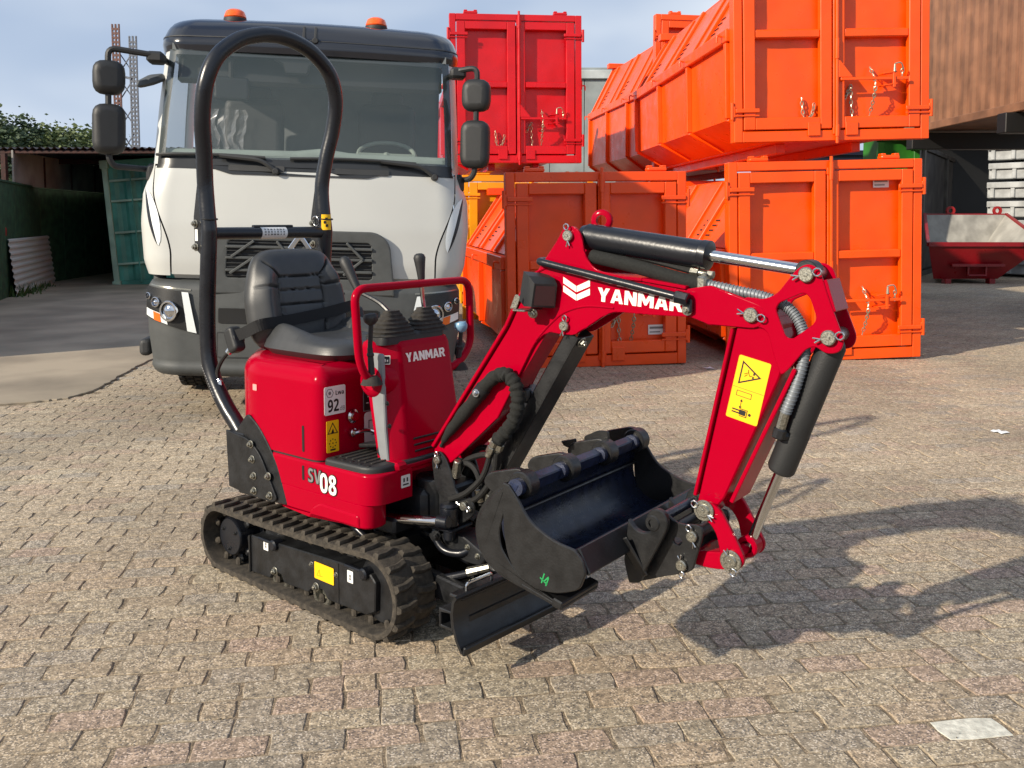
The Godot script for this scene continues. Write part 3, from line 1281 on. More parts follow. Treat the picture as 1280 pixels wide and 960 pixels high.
func build_body(root: Node3D, t: Transform3D) -> void:
	# lower body, seen from above as a rounded block
	var b := MB.new()
	var low := plan([[-.50, .20, .12], [-.34, .335, .10], [.398, .335, .085], [.398, .140, .012], [.30, .12, .02], [.30, -.12, .02], [.398, -.140, .012], [.398, -.335, .085], [-.34, -.335, .10], [-.50, -.20, .12]], 0.0, 7)
	b.at(on_plan())
	b.plate(low, .462, .570, .012, [], 4, true)
	b.plate(plan([[-.50, .20, .12], [-.34, .3345, .10], [.365, .3345, .10], [.375, .24, .04], [.22, .18, .05], [.22, -.18, .05], [.375, -.24, .04], [.365, -.3345, .10], [-.34, -.3345, .10], [-.50, -.20, .12]], 0.0, 7), .375, .463, .006)
	var lb := part(root, "lower_body", b, M.red, t, 40.0)
	# moulded lip over the track
	var lip := MB.new()
	lip.plate(poly([[-.10, .376], [.055, .376], [.075, .405, .02], [.12, .430, .03], [.33, .425, .02], [.33, .376]], 0.0, 5), .300, .3405, .010, [], 3)
	part(lb, "side_lip", lip, M.red)
	var vs := MB.new()
	vs.plate(rect(.017, .495, .029, .550, .0058), .330, .3365)
	part(lb, "vent_slot", vs, M.print_black)
	# model lettering with dark outline: SV08
	var zz := .3365
	for q in [["SV", .052, .497, .052, .95], ["08", .118, .470, .074, .90]]:
		for k in 9:
			var a := TAU * k / 8.0
			var dx := 0.0 if k == 8 else cos(a) * .0035
			var dy := 0.0 if k == 8 else sin(a) * .0035
			var tm := text_mesh(q[0], q[3] * 1.32, true, .0008)
			tm.horizontal_alignment = HORIZONTAL_ALIGNMENT_LEFT
			tm.vertical_alignment = VERTICAL_ALIGNMENT_BOTTOM
			var tt := Transform3D(Basis().scaled(Vector3(q[4], 1, 1)), Vector3(q[1] + dx, q[2] + dy - q[3] * .33, zz + (.0014 if k == 8 else .0004 + k * .00005)))
			var col: Material = M.print_black if k < 8 else (M.print_grey if q[0] == "SV" else M.letter_white)
			put(lb, "model_letters", tm, col, tt)
	# small label near the front corner
	var sl := MB.new()
	sl.plate(rect(-.022, -.022, .022, .022, .004), 0, .001)
	var so := face(Vector3(.399, .525, .180), Vector3(0, 0, -1), Vector3.UP)
	var sq := part(lb, "label", sl, M.print_white, so)
	var sp := MB.new()
	sp.plate(rect(-.012, -.002, -.005, .012), .001, .0016)
	sp.plate(rect(.004, -.002, .011, .012), .001, .0016)
	sp.plate(rect(-.014, -.014, .014, -.009), .001, .0016)
	part(sq, "label_print", sp, M.print_black)
	# engine cover behind, rounded tail
	var eb := MB.new()
	eb.at(on_plan())
	var ep := plan([[-.60, .10, .18], [-.36, .332, .12], [.118, .332, .055], [.128, -.332, .055], [-.36, -.332, .12], [-.60, -.10, .18]], 0.0, 8)
	eb.plate(ep, .578, .922, .072, [], 7, true)
	var en := part(root, "engine_cover", eb, M.red, t, 40.0)
	var gk := MB.new()
	gk.at(on_plan())
	gk.plate(plan([[-.59, .10, .18], [-.36, .327, .12], [.112, .327, .055], [.12, -.327, .055], [-.36, -.327, .12], [-.59, -.10, .18]], 0.0, 8), .568, .579, .0)
	part(en, "seal", gk, M.plastic)
	var v1 := MB.new()
	v1.plate(rect(.0165, .600, .0285, .698, .0058), .325, .3335)
	part(en, "vent_slot", v1, M.print_black)
	var rf := MB.new()
	rf.plate(rect(-.279, .795, -.255, .819, .003), .3325, .334)
	part(en, "reflector", rf, M.reflector)
	# labels on the front face of the cover
	var fx := .1255
	var F := func(z: float, y: float) -> Transform3D: return face(Vector3(fx + (.332 - z) * .014, y, z), Vector3(.014, 0, -1), Vector3.UP)
	var nl := MB.new()
	nl.plate(rect(-.049, -.052, .049, .052, .008), 0, .001)
	var no := part(en, "noise_label", nl, M.print_white, F.call(.268, .796))
	var tm := text_mesh("92", .062, true, .0006)
	put(no, "label_print", tm, M.print_black, Transform3D(Basis().scaled(Vector3(.78, 1, 1)), Vector3(-.008, -.020, .0013)))
	put(no, "label_print", text_mesh("dB", .022, false, .0006), M.print_grey, Transform3D(Basis(), Vector3(.034, -.034, .0013)))
	put(no, "label_print", text_mesh("Lwa", .022, true, .0006), M.print_black, Transform3D(Basis(), Vector3(.022, .026, .0013)))
	var hx := MB.new()
	hx.plate(disc(-.024, .028, .018, 6), .001, .0015, 0.0, [disc(-.024, .028, .015, 6)])
	hx.plate(disc(-.024, .028, .007, 6), .001, .0015)
	part(no, "label_print", hx, M.print_grey)
	var yl := MB.new()
	yl.plate(rect(-.028, -.058, .028, .058, .004), 0, .001)
	var yo := part(en, "warning_label", yl, M.print_yellow, F.call(.281, .664))
	var yp := MB.new()
	warning_triangle(yp, 0, .024, .028, .001, .003)
	yp.plate(PackedVector2Array([Vector2(-.008, .012), Vector2(.006, .012), Vector2(.002, .030), Vector2(-.004, .02)]), .001, .0017)
	for k in 8:
		var a := TAU * k / 8.0
		yp.plate(disc(cos(a) * .015, -.025 + sin(a) * .015, .0028, 6), .001, .0017)
	yp.plate(disc(0, -.025, .003, 6), .001, .0017)
	yp.plate(rect(-.012, -.052, .012, -.046), .001, .0017)
	part(yo, "label_print", yp, M.print_black)
	var kb := MB.new()
	kb.plate(rect(-.046, -.052, .046, .052, .004), 0, .001)
	var ko := part(en, "control_label", kb, M.print_grey, F.call(.088, .782))
	var kp := MB.new()
	kp.plate(rect(-.042, -.048, .042, .048, .003), .001, .0015)
	var ki := part(ko, "label_ground", kp, M.print_black)
	var kq := MB.new()
	for q in [[-.028, .03, .01, .006], [-.022, .006, .006, .01], [-.026, -.02, .012, .004], [.012, .03, .014, .004], [.02, .004, .008, .012], [.008, -.028, .02, .004]]:
		kq.plate(rect(q[0] - q[2] * .5, q[1] - q[3] * .5, q[0] + q[2] * .5, q[1] + q[3] * .5), .0015, .002)
	part(ki, "label_print", kq, M.print_white)
	var wl := MB.new()
	wl.plate(rect(-.065, -.062, .065, .062, .018), 0, .001)
	var wo := part(en, "speed_label", wl, M.print_white, F.call(.065, .665))
	var wq := MB.new()
	wq.plate(rect(-.045, .0, -.040, .03), .001, .0015)
	wq.plate(rect(-.045, .026, -.02, .03), .001, .0015)
	wq.plate(disc(.01, .035, .009, 8), .001, .0015)
	wq.plate(rect(-.03, -.03, .03, -.026), .001, .0015)
	wq.plate(rect(-.01, -.01, -.006, .02), .001, .0015)
	part(wo, "label_print", wq, M.print_grey)
	var key := MB.new()
	key.lathe([[.026, 0], [.026, .008], [.018, .014], [.016, .022], [.001, .022]], Vector3(fx, .724, .186), Vector3(1, 0, 0), 20)
	part(en, "key_switch", key, M.chrome)
	var sv := MB.new()
	sv.cyl(Vector3(fx, .663, .190), Vector3(fx + .018, .663, .190), .016, -1.0, 14, .003)
	sv.tube(curve([Vector3(fx + .02, .663, .190), Vector3(fx + .035, .668, .15), Vector3(fx + .03, .655, .11), Vector3(fx + .03, .640, .085)], 6), .0075, 8)
	var sg := part(en, "speed_lever", sv, M.chrome)
	var kn := MB.new()
	kn.ball(Vector3(fx + .03, .634, .075), Vector3(.018, .014, .018), 12)
	part(sg, "lever_knob", kn, M.print_red)
	# floor mat with ribs
	var fm := MB.new()
	fm.at(on_plan())
	fm.plate(plan([[.128, .325, .015], [.383, .322, .085], [.392, .145, .03], [.392, -.145, .03], [.383, -.322, .085], [.128, -.325, .015]], 0.0, 6), .566, .594, .012, [], 3, true)
	var mo := part(root, "floor_mat", fm, M.plastic, t, 40.0)
	var rb := MB.new()
	for k in 6:
		rb.box(Vector3(.165 + k * .033, .5955, .10), Vector3(.010, .006, .36), .002)
	part(mo, "mat_ribs", rb, M.rubber)
	for k in 5:
		var st := MB.new()
		st.cyl(Vector3(.16 + k * .045, .590, .300), Vector3(.16 + k * .045, .597, .300), .009, -1.0, 10, .002)
		part(mo, "mat_stud", st, M.print_black)
	# side plates that carry the roll bar
	for s in [-1.0, 1.0]:
		var sp2 := MB.new()
		sp2.plate(poly([[-.445, .618, .004], [-.30, .602, .03], [-.225, .555, .06], [-.165, .46, .05], [-.122, .395, .02], [-.150, .380, .008], [-.30, .380], [-.432, .392, .004]], 0.0, 6), .338 if s > 0 else -.348, .348 if s > 0 else -.338, .002)
		var pl := part(root, "side_plate", sp2, M.black_metal, t)
		var bp := MB.new()
		bp.plate(poly([[-.40, .612], [-.315, .700, .02], [-.245, .66, .05], [-.175, .585, .05], [-.13, .52, .05], [-.075, .380, .01], [-.38, .372]], 0.0, 6), .326 if s > 0 else -.3375, .3375 if s > 0 else -.326, .003)
		part(pl, "backing_plate", bp, M.black_metal)
		for q in [[-.278, .585], [-.270, .527], [-.262, .463], [-.170, .478], [-.262, .404], [-.162, .404]]:
			bolt(pl, Vector3(q[0], q[1], .348 * s), Vector3(0, 0, s), .011)


func build_seat(root: Node3D, t: Transform3D) -> void:
	var sub := MB.new()
	sub.box(Vector3(-.11, .918, 0), Vector3(.34, .018, .30), .004)
	sub.box(Vector3(-.11, .928, .12), Vector3(.36, .014, .03), .003)
	sub.box(Vector3(-.11, .928, -.12), Vector3(.36, .014, .03), .003)
	part(root, "seat_rail", sub, M.zinc, t)
	var st := MeshInstance3D.new()
	# cushion as a padded shell: u across, v front to back
	var cu := MB.new()
	var top := []
	var nn := 54
	for j in nn + 1:
		var v := float(j) / nn * 2.0 - 1.0
		var r := PackedVector3Array()
		for i in nn + 1:
			var u := float(i) / nn * 2.0 - 1.0
			# map the square to a rounded square
			var k := pow(pow(absf(u), 4.5) + pow(absf(v), 4.5), 1.0 / 4.5)
			var m := maxf(absf(u), absf(v))
			var f := m / k if k > 0.0 else 1.0
			var x := v * f
			var z := u * f
			var edge := smoothstep(1.0, .72, m)
			var h := .032 + .055 * sqrt(clampf(1.0 - pow(m, 6.0), 0.0, 1.0))
			# side bolsters rise towards the back; centre is dished
			var bol := smoothstep(.45, .92, absf(z)) * smoothstep(.55, -.75, x)
			h += bol * .080 * edge
			h -= .016 * (1.0 - smoothstep(.3, .75, absf(z))) * smoothstep(.7, .2, x) * edge
			# stitched grooves
			var g1 := exp(-pow((absf(z) - .52 + .10 * x) / .020, 2.0)) * smoothstep(.88, .6, m)
			var g2 := exp(-pow((x - .50 - .06 * z * z) / .02, 2.0)) * smoothstep(.55, .46, absf(z))
			h -= (.013 * g1 + .008 * g2)
			r.append(Vector3(-.145 + x * .265 - .012 * z * z * (1.0 if x > 0 else 0.0), .915 + h, z * .245))
		top.append(r)
	cu.grid(top, Vector3.UP)
	var un := []
	for j in nn + 1:
		var r := PackedVector3Array()
		for i in nn + 1:
			var q: Vector3 = top[j][i]
			var m := maxf(absf(float(i) / nn * 2.0 - 1.0), absf(float(j) / nn * 2.0 - 1.0))
			r.append(Vector3(lerpf(-.145, q.x, .94 if m < 1.0 else 1.0), q.y if m >= 1.0 else .922, lerpf(0, q.z, .94 if m < 1.0 else 1.0)))
		un.append(r)
	cu.grid(un, Vector3.DOWN)
	var so := part(root, "seat_cushion", cu, M.vinyl, t, 60.0)
	# backrest: x across is z, height v
	var bk := MB.new()
	var rows := []
	var back := []
	var nu := 64
	var nv := 72
	var lean := Basis(Vector3(0, 0, 1), .20)
	for j in nv + 1:
		var v := float(j) / nv * 2.0 - 1.0
		var r := PackedVector3Array()
		var r2 := PackedVector3Array()
		for i in nu + 1:
			var u := float(i) / nu * 2.0 - 1.0
			var k := pow(pow(absf(u), 5.0) + pow(absf(v), 5.0), 1.0 / 5.0)
			var m := maxf(absf(u), absf(v))
			var f := m / k if k > 0.0 else 1.0
			var y := v * f
			var z := u * f
			var wd := .246 - .046 * smoothstep(-.1, 1.0, y) - .01 * smoothstep(-.4, -1.0, y)
			var edge := smoothstep(1.0, .75, m)
			var d := .012 + .048 * sqrt(clampf(1.0 - pow(m, 7.0), 0.0, 1.0))
			var bol := smoothstep(.42, .80, absf(z)) * smoothstep(.80, .35, y)
			d += .040 * bol * edge
			# head panel above, three pads between
			var gw := .013
			var g := 0.0
			var inner := smoothstep(.50, .44, absf(z))
			g += exp(-pow((y - .42) / gw, 2.0)) * inner
			g += exp(-pow((y - .15) / gw, 2.0)) * inner
			g += exp(-pow((y + .13) / gw, 2.0)) * inner
			g += exp(-pow((absf(z) - .46 - .05 * y) / .020, 2.0)) * smoothstep(.44, .38, y)
			var dg := absf(z) - .46 - (y - .42) * 1.05
			g += exp(-pow(dg / .024, 2.0)) * smoothstep(.38, .44, y) * smoothstep(.98, .86, m)
			var dh := y - .20 + (absf(z) - .46) * .20 - .22 * pow(maxf(absf(z) - .46, 0.0), .7)
			g += exp(-pow(dh / .017, 2.0)) * smoothstep(.46, .52, absf(z)) * smoothstep(1.0, .9, m)
			d -= .012 * minf(g, 1.0) * smoothstep(1.0, .82, m)
			var q := lean * Vector3(d, y * .212, 0)
			r.append(Vector3(-.448, 1.118, 0) + q + Vector3(0, 0, z * wd))
			var q2 := lean * Vector3(.012 if m >= 1.0 else -.032 * sqrt(clampf(1.0 - pow(m, 6.0), 0.0, 1.0)), y * .212, 0)
			r2.append(Vector3(-.448, 1.118, 0) + q2 + Vector3(0, 0, z * wd))
		rows.append(r)
		back.append(r2)
	bk.grid(rows, Vector3(1, .1, 0))
	bk.grid(back, Vector3(-1, -.1, 0))
	part(root, "backrest", bk, M.vinyl, t, 60.0)
	# lap belt across from the near retractor
	var be := MB.new()
	var path := curve([Vector3(-.470, .985, .285), Vector3(-.42, 1.000, .270), Vector3(-.345, 1.035, .246), Vector3(-.335, 1.041, .150), Vector3(-.340, 1.048, .042), Vector3(-.338, 1.059, -.073), Vector3(-.340, 1.072, -.175), Vector3(-.352, 1.077, -.236), Vector3(-.39, 1.06, -.265)], 7)
	for i in path.size() - 1:
		var a := path[i]
		var c := path[i + 1]
		var d := (c - a).normalized()
		var up := (Vector3(-.12, 1.0, .08) - d * Vector3(-.12, 1.0, .08).dot(d)).normalized() * .023
		var nrm := d.cross(up).normalized() * .0015
		be.quad(a - up + nrm, c - up + nrm, c + up + nrm, a + up + nrm)
		be.quad(a + up - nrm, c + up - nrm, c - up - nrm, a - up - nrm)
	var bo := part(root, "seat_belt", be, M.webbing, t, 50.0)
	var rt := MB.new()
	rbox(rt, Vector3(-.478, .968, .275), Vector3(.062, .105, .055), .014, Basis(Vector3(0, 0, 1), .42))
	rt.cyl(Vector3(-.478, .968, .245), Vector3(-.478, .968, .30), .032, -1.0, 16, .006)
	part(bo, "belt_retractor", rt, M.plastic)
	var cb := MB.new()
	cb.tube(curve([Vector3(-.50, .922, .285), Vector3(-.535, .885, .295), Vector3(-.565, .835, .300), Vector3(-.56, .79, .300), Vector3(-.545, .765, .300)], 8), .0085, 8)
	part(bo, "switch_cable", cb, M.hose)
	for q in [[Vector3(-.488, .938, .280), Vector3(-.508, .912, .287)], [Vector3(-.557, .795, .300), Vector3(-.548, .760, .300)]]:
		var fc := MB.new()
		fc.cyl(q[0], q[1], .014, -1.0, 8, .003)
		fc.ball(q[0], Vector3.ONE * .011, 8)
		part(bo, "cable_fitting", fc, M.chrome)
	var bk2 := MB.new()
	rbox(bk2, Vector3(-.34, 1.01, -.27), Vector3(.05, .12, .03), .01, Basis(Vector3(0, 0, 1), .3))
	part(bo, "buckle", bk2, M.plastic)
	st.free()


func build_console(root: Node3D, t: Transform3D) -> void:
	var b := MB.new()
	var shell := []
	for q in [[.548, 0.0], [.56, 0.0], [.985, 0.0], [1.008, .006], [1.018, .020]]:
		var k: float = clampf((q[0] - .56) / .44, 0.0, 1.0)
		var fx: float = lerpf(.386, .308, k) - q[1]
		var cx: float = lerpf(.028, .056, k)
		var cz: float = lerpf(.055, .092, k)
		var bk: float = lerpf(.285, .195, k) + q[1]
		var ring := PackedVector3Array()
		var pl := plan([[fx, .207 - q[1] - cz, .02], [fx - cx, .207 - q[1], .02], [bk, .207 - q[1], .015], [bk, -.152 + q[1], .02], [fx, -.152 + q[1], .022]], 0.0, 5)
		for v in MB.ccw(pl):
			ring.append(Vector3(v.x, q[0], -v.y))
		shell.append(ring)
	b.rings(shell)
	var co := part(root, "console", b, M.red, t, 35.0)
	var ft := MB.new()
	ft.box(Vector3(.352, .578, .195), Vector3(.10, .035, .055), .01)
	ft.box(Vector3(.352, .572, .02), Vector3(.085, .025, .33), .008)
	part(co, "console_foot", ft, M.red)
	# grey side panel
	var gp := MB.new()
	gp.plate(poly([[.318, .975, .01], [.255, .975, .012], [.248, .93, .01], [.262, .80, .03], [.292, .62], [.305, .585], [.345, .585], [.33, .70]], 0.0, 4), .196, .2115, .004)
	part(co, "side_panel", gp, M.grey_paint)
	for q in [[.325, .80], [.335, .72]]:
		bolt(co, Vector3(q[0] + .012, q[1], .205), Vector3(0, 0, 1), .006, Transform3D(), M.black_metal)
	# chamfer block at the upper near corner with its little label
	var cl := MB.new()
	cl.plate(rect(-.019, -.016, .019, .016, .002), 0, .001)
	var lo := part(co, "label", cl, M.letter_white, face(Vector3(.295, .948, .1755), Vector3(.50, -.03, -.86), Vector3(-.12, 1, .05)))
	var lp := MB.new()
	lp.plate(rect(-.016, -.013, .016, .013, .002), .001, .0015)
	part(lo, "label_ground", lp, M.print_black)
	var lq := MB.new()
	for k in 3:
		lq.plate(rect(-.012 + k * .009, -.007, -.007 + k * .009, .007 - k * .003), .0015, .002)
	part(lo, "label_print", lq, M.letter_white)
	# bosses that take the guard rail
	for s in [-1.0, 1.0]:
		var bs := MB.new()
		var z0 := .198 if s > 0 else -.145
		bs.lathe([[.066, -.05], [.066, .0], [.062, .014], [.050, .030], [.034, .036], [.032, .028], [.001, .024]], Vector3(.262, .872, z0 - .008 * s), Vector3(.05, .05, s).normalized(), 28)
		part(co, "rail_boss", bs, M.red, Transform3D(), 50.0)
	# lettering and louvres on the front
	var up := Vector3(-.078, .44, 0).normalized()
	var fo := func(z: float, y: float) -> Vector3: return Vector3(.386 - .078 * (y - .56) / .44 + .0010, y, z)
	var lt := MB.new()
	letters(lt, "YANMAR", face(fo.call(.094, .932), Vector3(0, 0, -1), up), .034, .205)
	part(co, "lettering", lt, M.letter_white)
	for k in 3:
		var lv := MB.new()
		var c: Vector3 = fo.call(.0, .615 + k * .022)
		lv.box(c, Vector3(.006, .008, .22), .002)
		part(co, "louvre", lv, M.print_black)
	# rubber boots and levers on top
	var bp := MB.new()
	bp.at(on_plan())
	bp.plate(plan([[.300, .185, .03], [.188, .185, .03], [.188, -.138, .03], [.300, -.138, .03]], 0.0, 4), 1.0, 1.040, .016, [], 3, true)
	part(root, "boot_base", bp, M.plastic, t, 40.0)
	for q in [[.095, Vector3(.075, 1.178, .10), Vector3(.002, 1.298, .108)], [-.075, Vector3(.246, 1.228, -.062), Vector3(.238, 1.312, -.060)]]:
		var bt := MB.new()
		var rs := []
		var nb := 6
		var z: float = q[0]
		var tip: Vector3 = Vector3(.25, 1.118, z)
		for k in nb * 2 + 1:
			var f := float(k) / (nb * 2)
			var w := lerpf(.098, .030, f) * (1.0 if k % 2 == 0 else .90)
			var c := Vector3(.246, 1.030 + .088 * f, z)
			var o := PackedVector3Array()
			for v in rect(-w * .62, -w, w * .62, w, w * .5):
				o.append(c + Vector3(-v.x, 0, -v.y) * 1.0)
			rs.append(o)
		bt.rings(rs, false, true)
		part(root, "lever_boot", bt, M.rubber, t, 20.0)
		var lv := MB.new()
		var kb: Vector3 = q[1]
		lv.tube(curve([tip - Vector3(0, .02, 0), tip.lerp(kb, .35) + Vector3(-.006, .004, 0), kb], 6), .0085, 8)
		var lo2 := part(root, "control_lever", lv, M.black_metal if z > 0 else M.chrome, t)
		var kn := MB.new()
		var ax: Vector3 = (q[2] - q[1]).normalized()
		var L: float = q[1].distance_to(q[2]) + .012
		kn.lathe([[.010, -.008], [.014, .0], [.016, L * .25], [.021, L * .65], [.0235, L * .82], [.019, L * .94], [.010, L * .995], [.001, L]], q[1], ax, 20)
		part(lo2, "lever_grip", kn, M.plastic, Transform3D(), 60.0)
	# travel levers at the sides
	for q in [[Vector3(.300, .905, .245), Vector3(.298, 1.00, .250), Vector3(.306, 1.095, .25), "plastic"], [Vector3(.295, .90, -.215), Vector3(.300, .97, -.22), Vector3(.306, 1.025, -.22), "knob_blue"]]:
		var lv := MB.new()
		lv.cyl(q[0], q[1], .012, .010, 10)
		lv.cyl(q[1], q[2], .0085, -1.0, 8)
		lv.ball(q[1].lerp(q[0], .25), Vector3(.014, .012, .014), 10)
		var lo3 := part(root, "travel_lever", lv, M.plastic, t)
		var kn := MB.new()
		kn.lathe([[.012, -.012], [.024, .0], [.027, .014], [.022, .026], [.001, .030]], q[2], Vector3(-.1, 1, .1).normalized(), 18)
		part(lo3, "lever_knob", kn, M[q[3]])
		var rb := MB.new()
		rb.lathe([[.04, 0], [.03, .02], [.02, .03]], q[0] - Vector3(0, .035, 0), Vector3.UP, 14)
		part(lo3, "lever_gaiter", rb, M.rubber)
	# red guard rail
	var gr := MB.new()
	gr.tube(fillet([Vector3(.300, .868, .190), Vector3(.295, .895, .268), Vector3(.297, .96, .300), Vector3(.30, 1.212, .322), Vector3(.30, 1.216, -.272), Vector3(.295, .965, -.288), Vector3(.30, .905, -.235), Vector3(.300, .870, -.14)], .055, 8), .0150, 14)
	part(root, "guard_rail", gr, M.red, t)
	# pedal with its pivot
	var pd := MB.new()
	rbox(pd, Vector3(.225, .628, .16), Vector3(.13, .016, .06), .006, Basis(Vector3(0, 0, 1), .18))
	pd.cyl(Vector3(.30, .622, .11), Vector3(.30, .622, .21), .020, -1.0, 14, .004)
	var po := part(root, "pedal", pd, M.black_metal, t)
	for z in [.135, .19]:
		bolt(po, Vector3(.318, .618, z), Vector3(1, .2, .3), .008)
	var lk := MB.new()
	lk.tube(PackedVector3Array([Vector3(.335, .60, .16), Vector3(.345, .56, .17)]), .006, 6)
	lk.ball(Vector3(.345, .558, .17), Vector3.ONE * .012, 8)
	part(po, "pedal_link", lk, M.zinc)


func build_roll_bar(root: Node3D, t: Transform3D) -> void:
	var R := .0325
	var leg := fillet([Vector3(-.40, .60, .30), Vector3(-.52, .70, .30), Vector3(-.628, .845, .30), Vector3(-.632, 1.05, .30), Vector3(-.600, 1.40, .30)], .12, 8)
	var hoop := curve([Vector3(-.600, 1.40, .30), Vector3(-.620, 1.58, .299), Vector3(-.604, 1.72, .312), Vector3(-.578, 1.86, .333), Vector3(-.552, 1.99, .330), Vector3(-.538, 2.095, .287), Vector3(-.532, 2.175, .190), Vector3(-.530, 2.212, .085), Vector3(-.530, 2.222, .0)], 8)
	var path := PackedVector3Array()
	for q in leg:
		path.append(q)
	for i in range(1, hoop.size()):
		path.append(hoop[i])
	for i in range(hoop.size() - 2, -1, -1):
		path.append(Vector3(hoop[i].x, hoop[i].y, -hoop[i].z))
	for i in range(leg.size() - 2, -1, -1):
		path.append(Vector3(leg[i].x, leg[i].y, -leg[i].z))
	var b := MB.new()
	b.tube(path, R, 20)
	var rb := part(root, "roll_bar", b, M.black_gloss, t, 60.0)
	for s in [-1.0, 1.0]:
		var z: float = .30 * s
		var g := MB.new()
		g.ring(Vector3(-.597, 1.455, z), Vector3(.10, 1, 0), R + .0015, R - .002, .006, 20, .001)
		part(rb, "joint_ring", g, M.black_metal)
		# folding bracket behind the leg
		var br := MB.new()
		br.plate(poly([[-.615, 1.30, .01], [-.668, 1.335, .01], [-.672, 1.46, .01], [-.64, 1.60, .004], [-.62, 1.60], [-.60, 1.44], [-.60, 1.30]], .004), z - .026, z + .026, .003)
		var bo := part(rb, "hinge_bracket", br, M.black_metal)
		for y in [1.435, 1.34]:
			bolt(bo, Vector3(-.655, y, z + .026 * (1 if s > 0 else 1)), Vector3(0, 0, 1), .012)
		if s > 0:
			var lb := MB.new()
			lb.plate(rect(-.660, 1.365, -.640, 1.412, .002), z + .0265, z + .0275)
			part(bo, "label", lb, M.print_white)
		else:
			var rg := MB.new()
			var lp := PackedVector3Array()
			for k in 16:
				lp.append(Vector3(-.622 + cos(TAU * k / 16) * .022, 1.445 + sin(TAU * k / 16) * .022, z + .036 + .004 * sin(TAU * k / 16)))
			rg.tube(lp, .0028, 6, true)
			part(bo, "pin_ring", rg, M.chrome)
		var base := MB.new()
		base.box(Vector3(-.39, .605, z), Vector3(.11, .02, .085), .004)
		part(rb, "foot_plate", base, M.black_metal)
	var cb := MB.new()
	cb.cyl(Vector3(-.606, 1.395, .28), Vector3(-.606, 1.395, -.28), .0255, -1.0, 18)
	var cx := part(rb, "cross_bar", cb, M.black_gloss)
	var sl := MB.new()
	sl.cyl(Vector3(-.606, 1.395, .055), Vector3(-.606, 1.395, -.075), .0263, -1.0, 24)
	var so := part(cx, "label", sl, M.print_white)
	var rngl := RandomNumberGenerator.new()
	rngl.seed = 3
	var pr := MB.new()
	for k in 7:
		for j in 3:
			var a := -.25 + j * .42
			var n := Vector3(cos(a), sin(a), 0)
			var w := rngl.randf_range(.004, .011)
			pr.box(Vector3(-.606, 1.395, .04 - k * .016) + n * .0265, Vector3(.0008, .007, w), .0, Basis(n, Vector3(-n.y, n.x, 0), Vector3(0, 0, 1)))
	part(so, "label_print", pr, M.print_grey)
	var tab := MB.new()
	tab.box(Vector3(-.612, 1.423, -.02), Vector3(.03, .012, .20), .004)
	part(cx, "strap_tab", tab, M.black_metal)
	# yellow label on the far leg
	var yl := MB.new()
	var rows := []
	for j in 2:
		var r := PackedVector3Array()
		for k in 7:
			var a := -.15 + k * .22
			r.append(Vector3(-.6015, 1.405 + j * .070, -.30) + Vector3(cos(a), 0, sin(a)) * (R + .0022))
		rows.append(r)
	yl.gridr(rows)
	var yo := part(rb, "warning_label", yl, M.print_yellow)
	var yp := MB.new()
	for q in [[.45, 1.425], [.7, 1.44], [.5, 1.455]]:
		yp.box(Vector3(-.6015, q[1], -.30) + Vector3(cos(q[0]), 0, sin(q[0])) * (R + .003), Vector3(.001, .012, .012), .0, Basis(Vector3.UP, -q[0]))
	part(yo, "label_print", yp, M.print_black)
	# cast lettering on the lower near leg
	var mk := MB.new()
	for k in 13:
		var q := Vector3(-.545, .735, .30).lerp(Vector3(-.630, .855, .30), k / 12.0)
		mk.box(q + Vector3(.0, .0, R + .0), Vector3(.004, .006 + .002 * (k % 3), .001), .0, Basis(Vector3(0, 0, 1), .95))
	part(rb, "raised_mark", mk, M.print_grey)


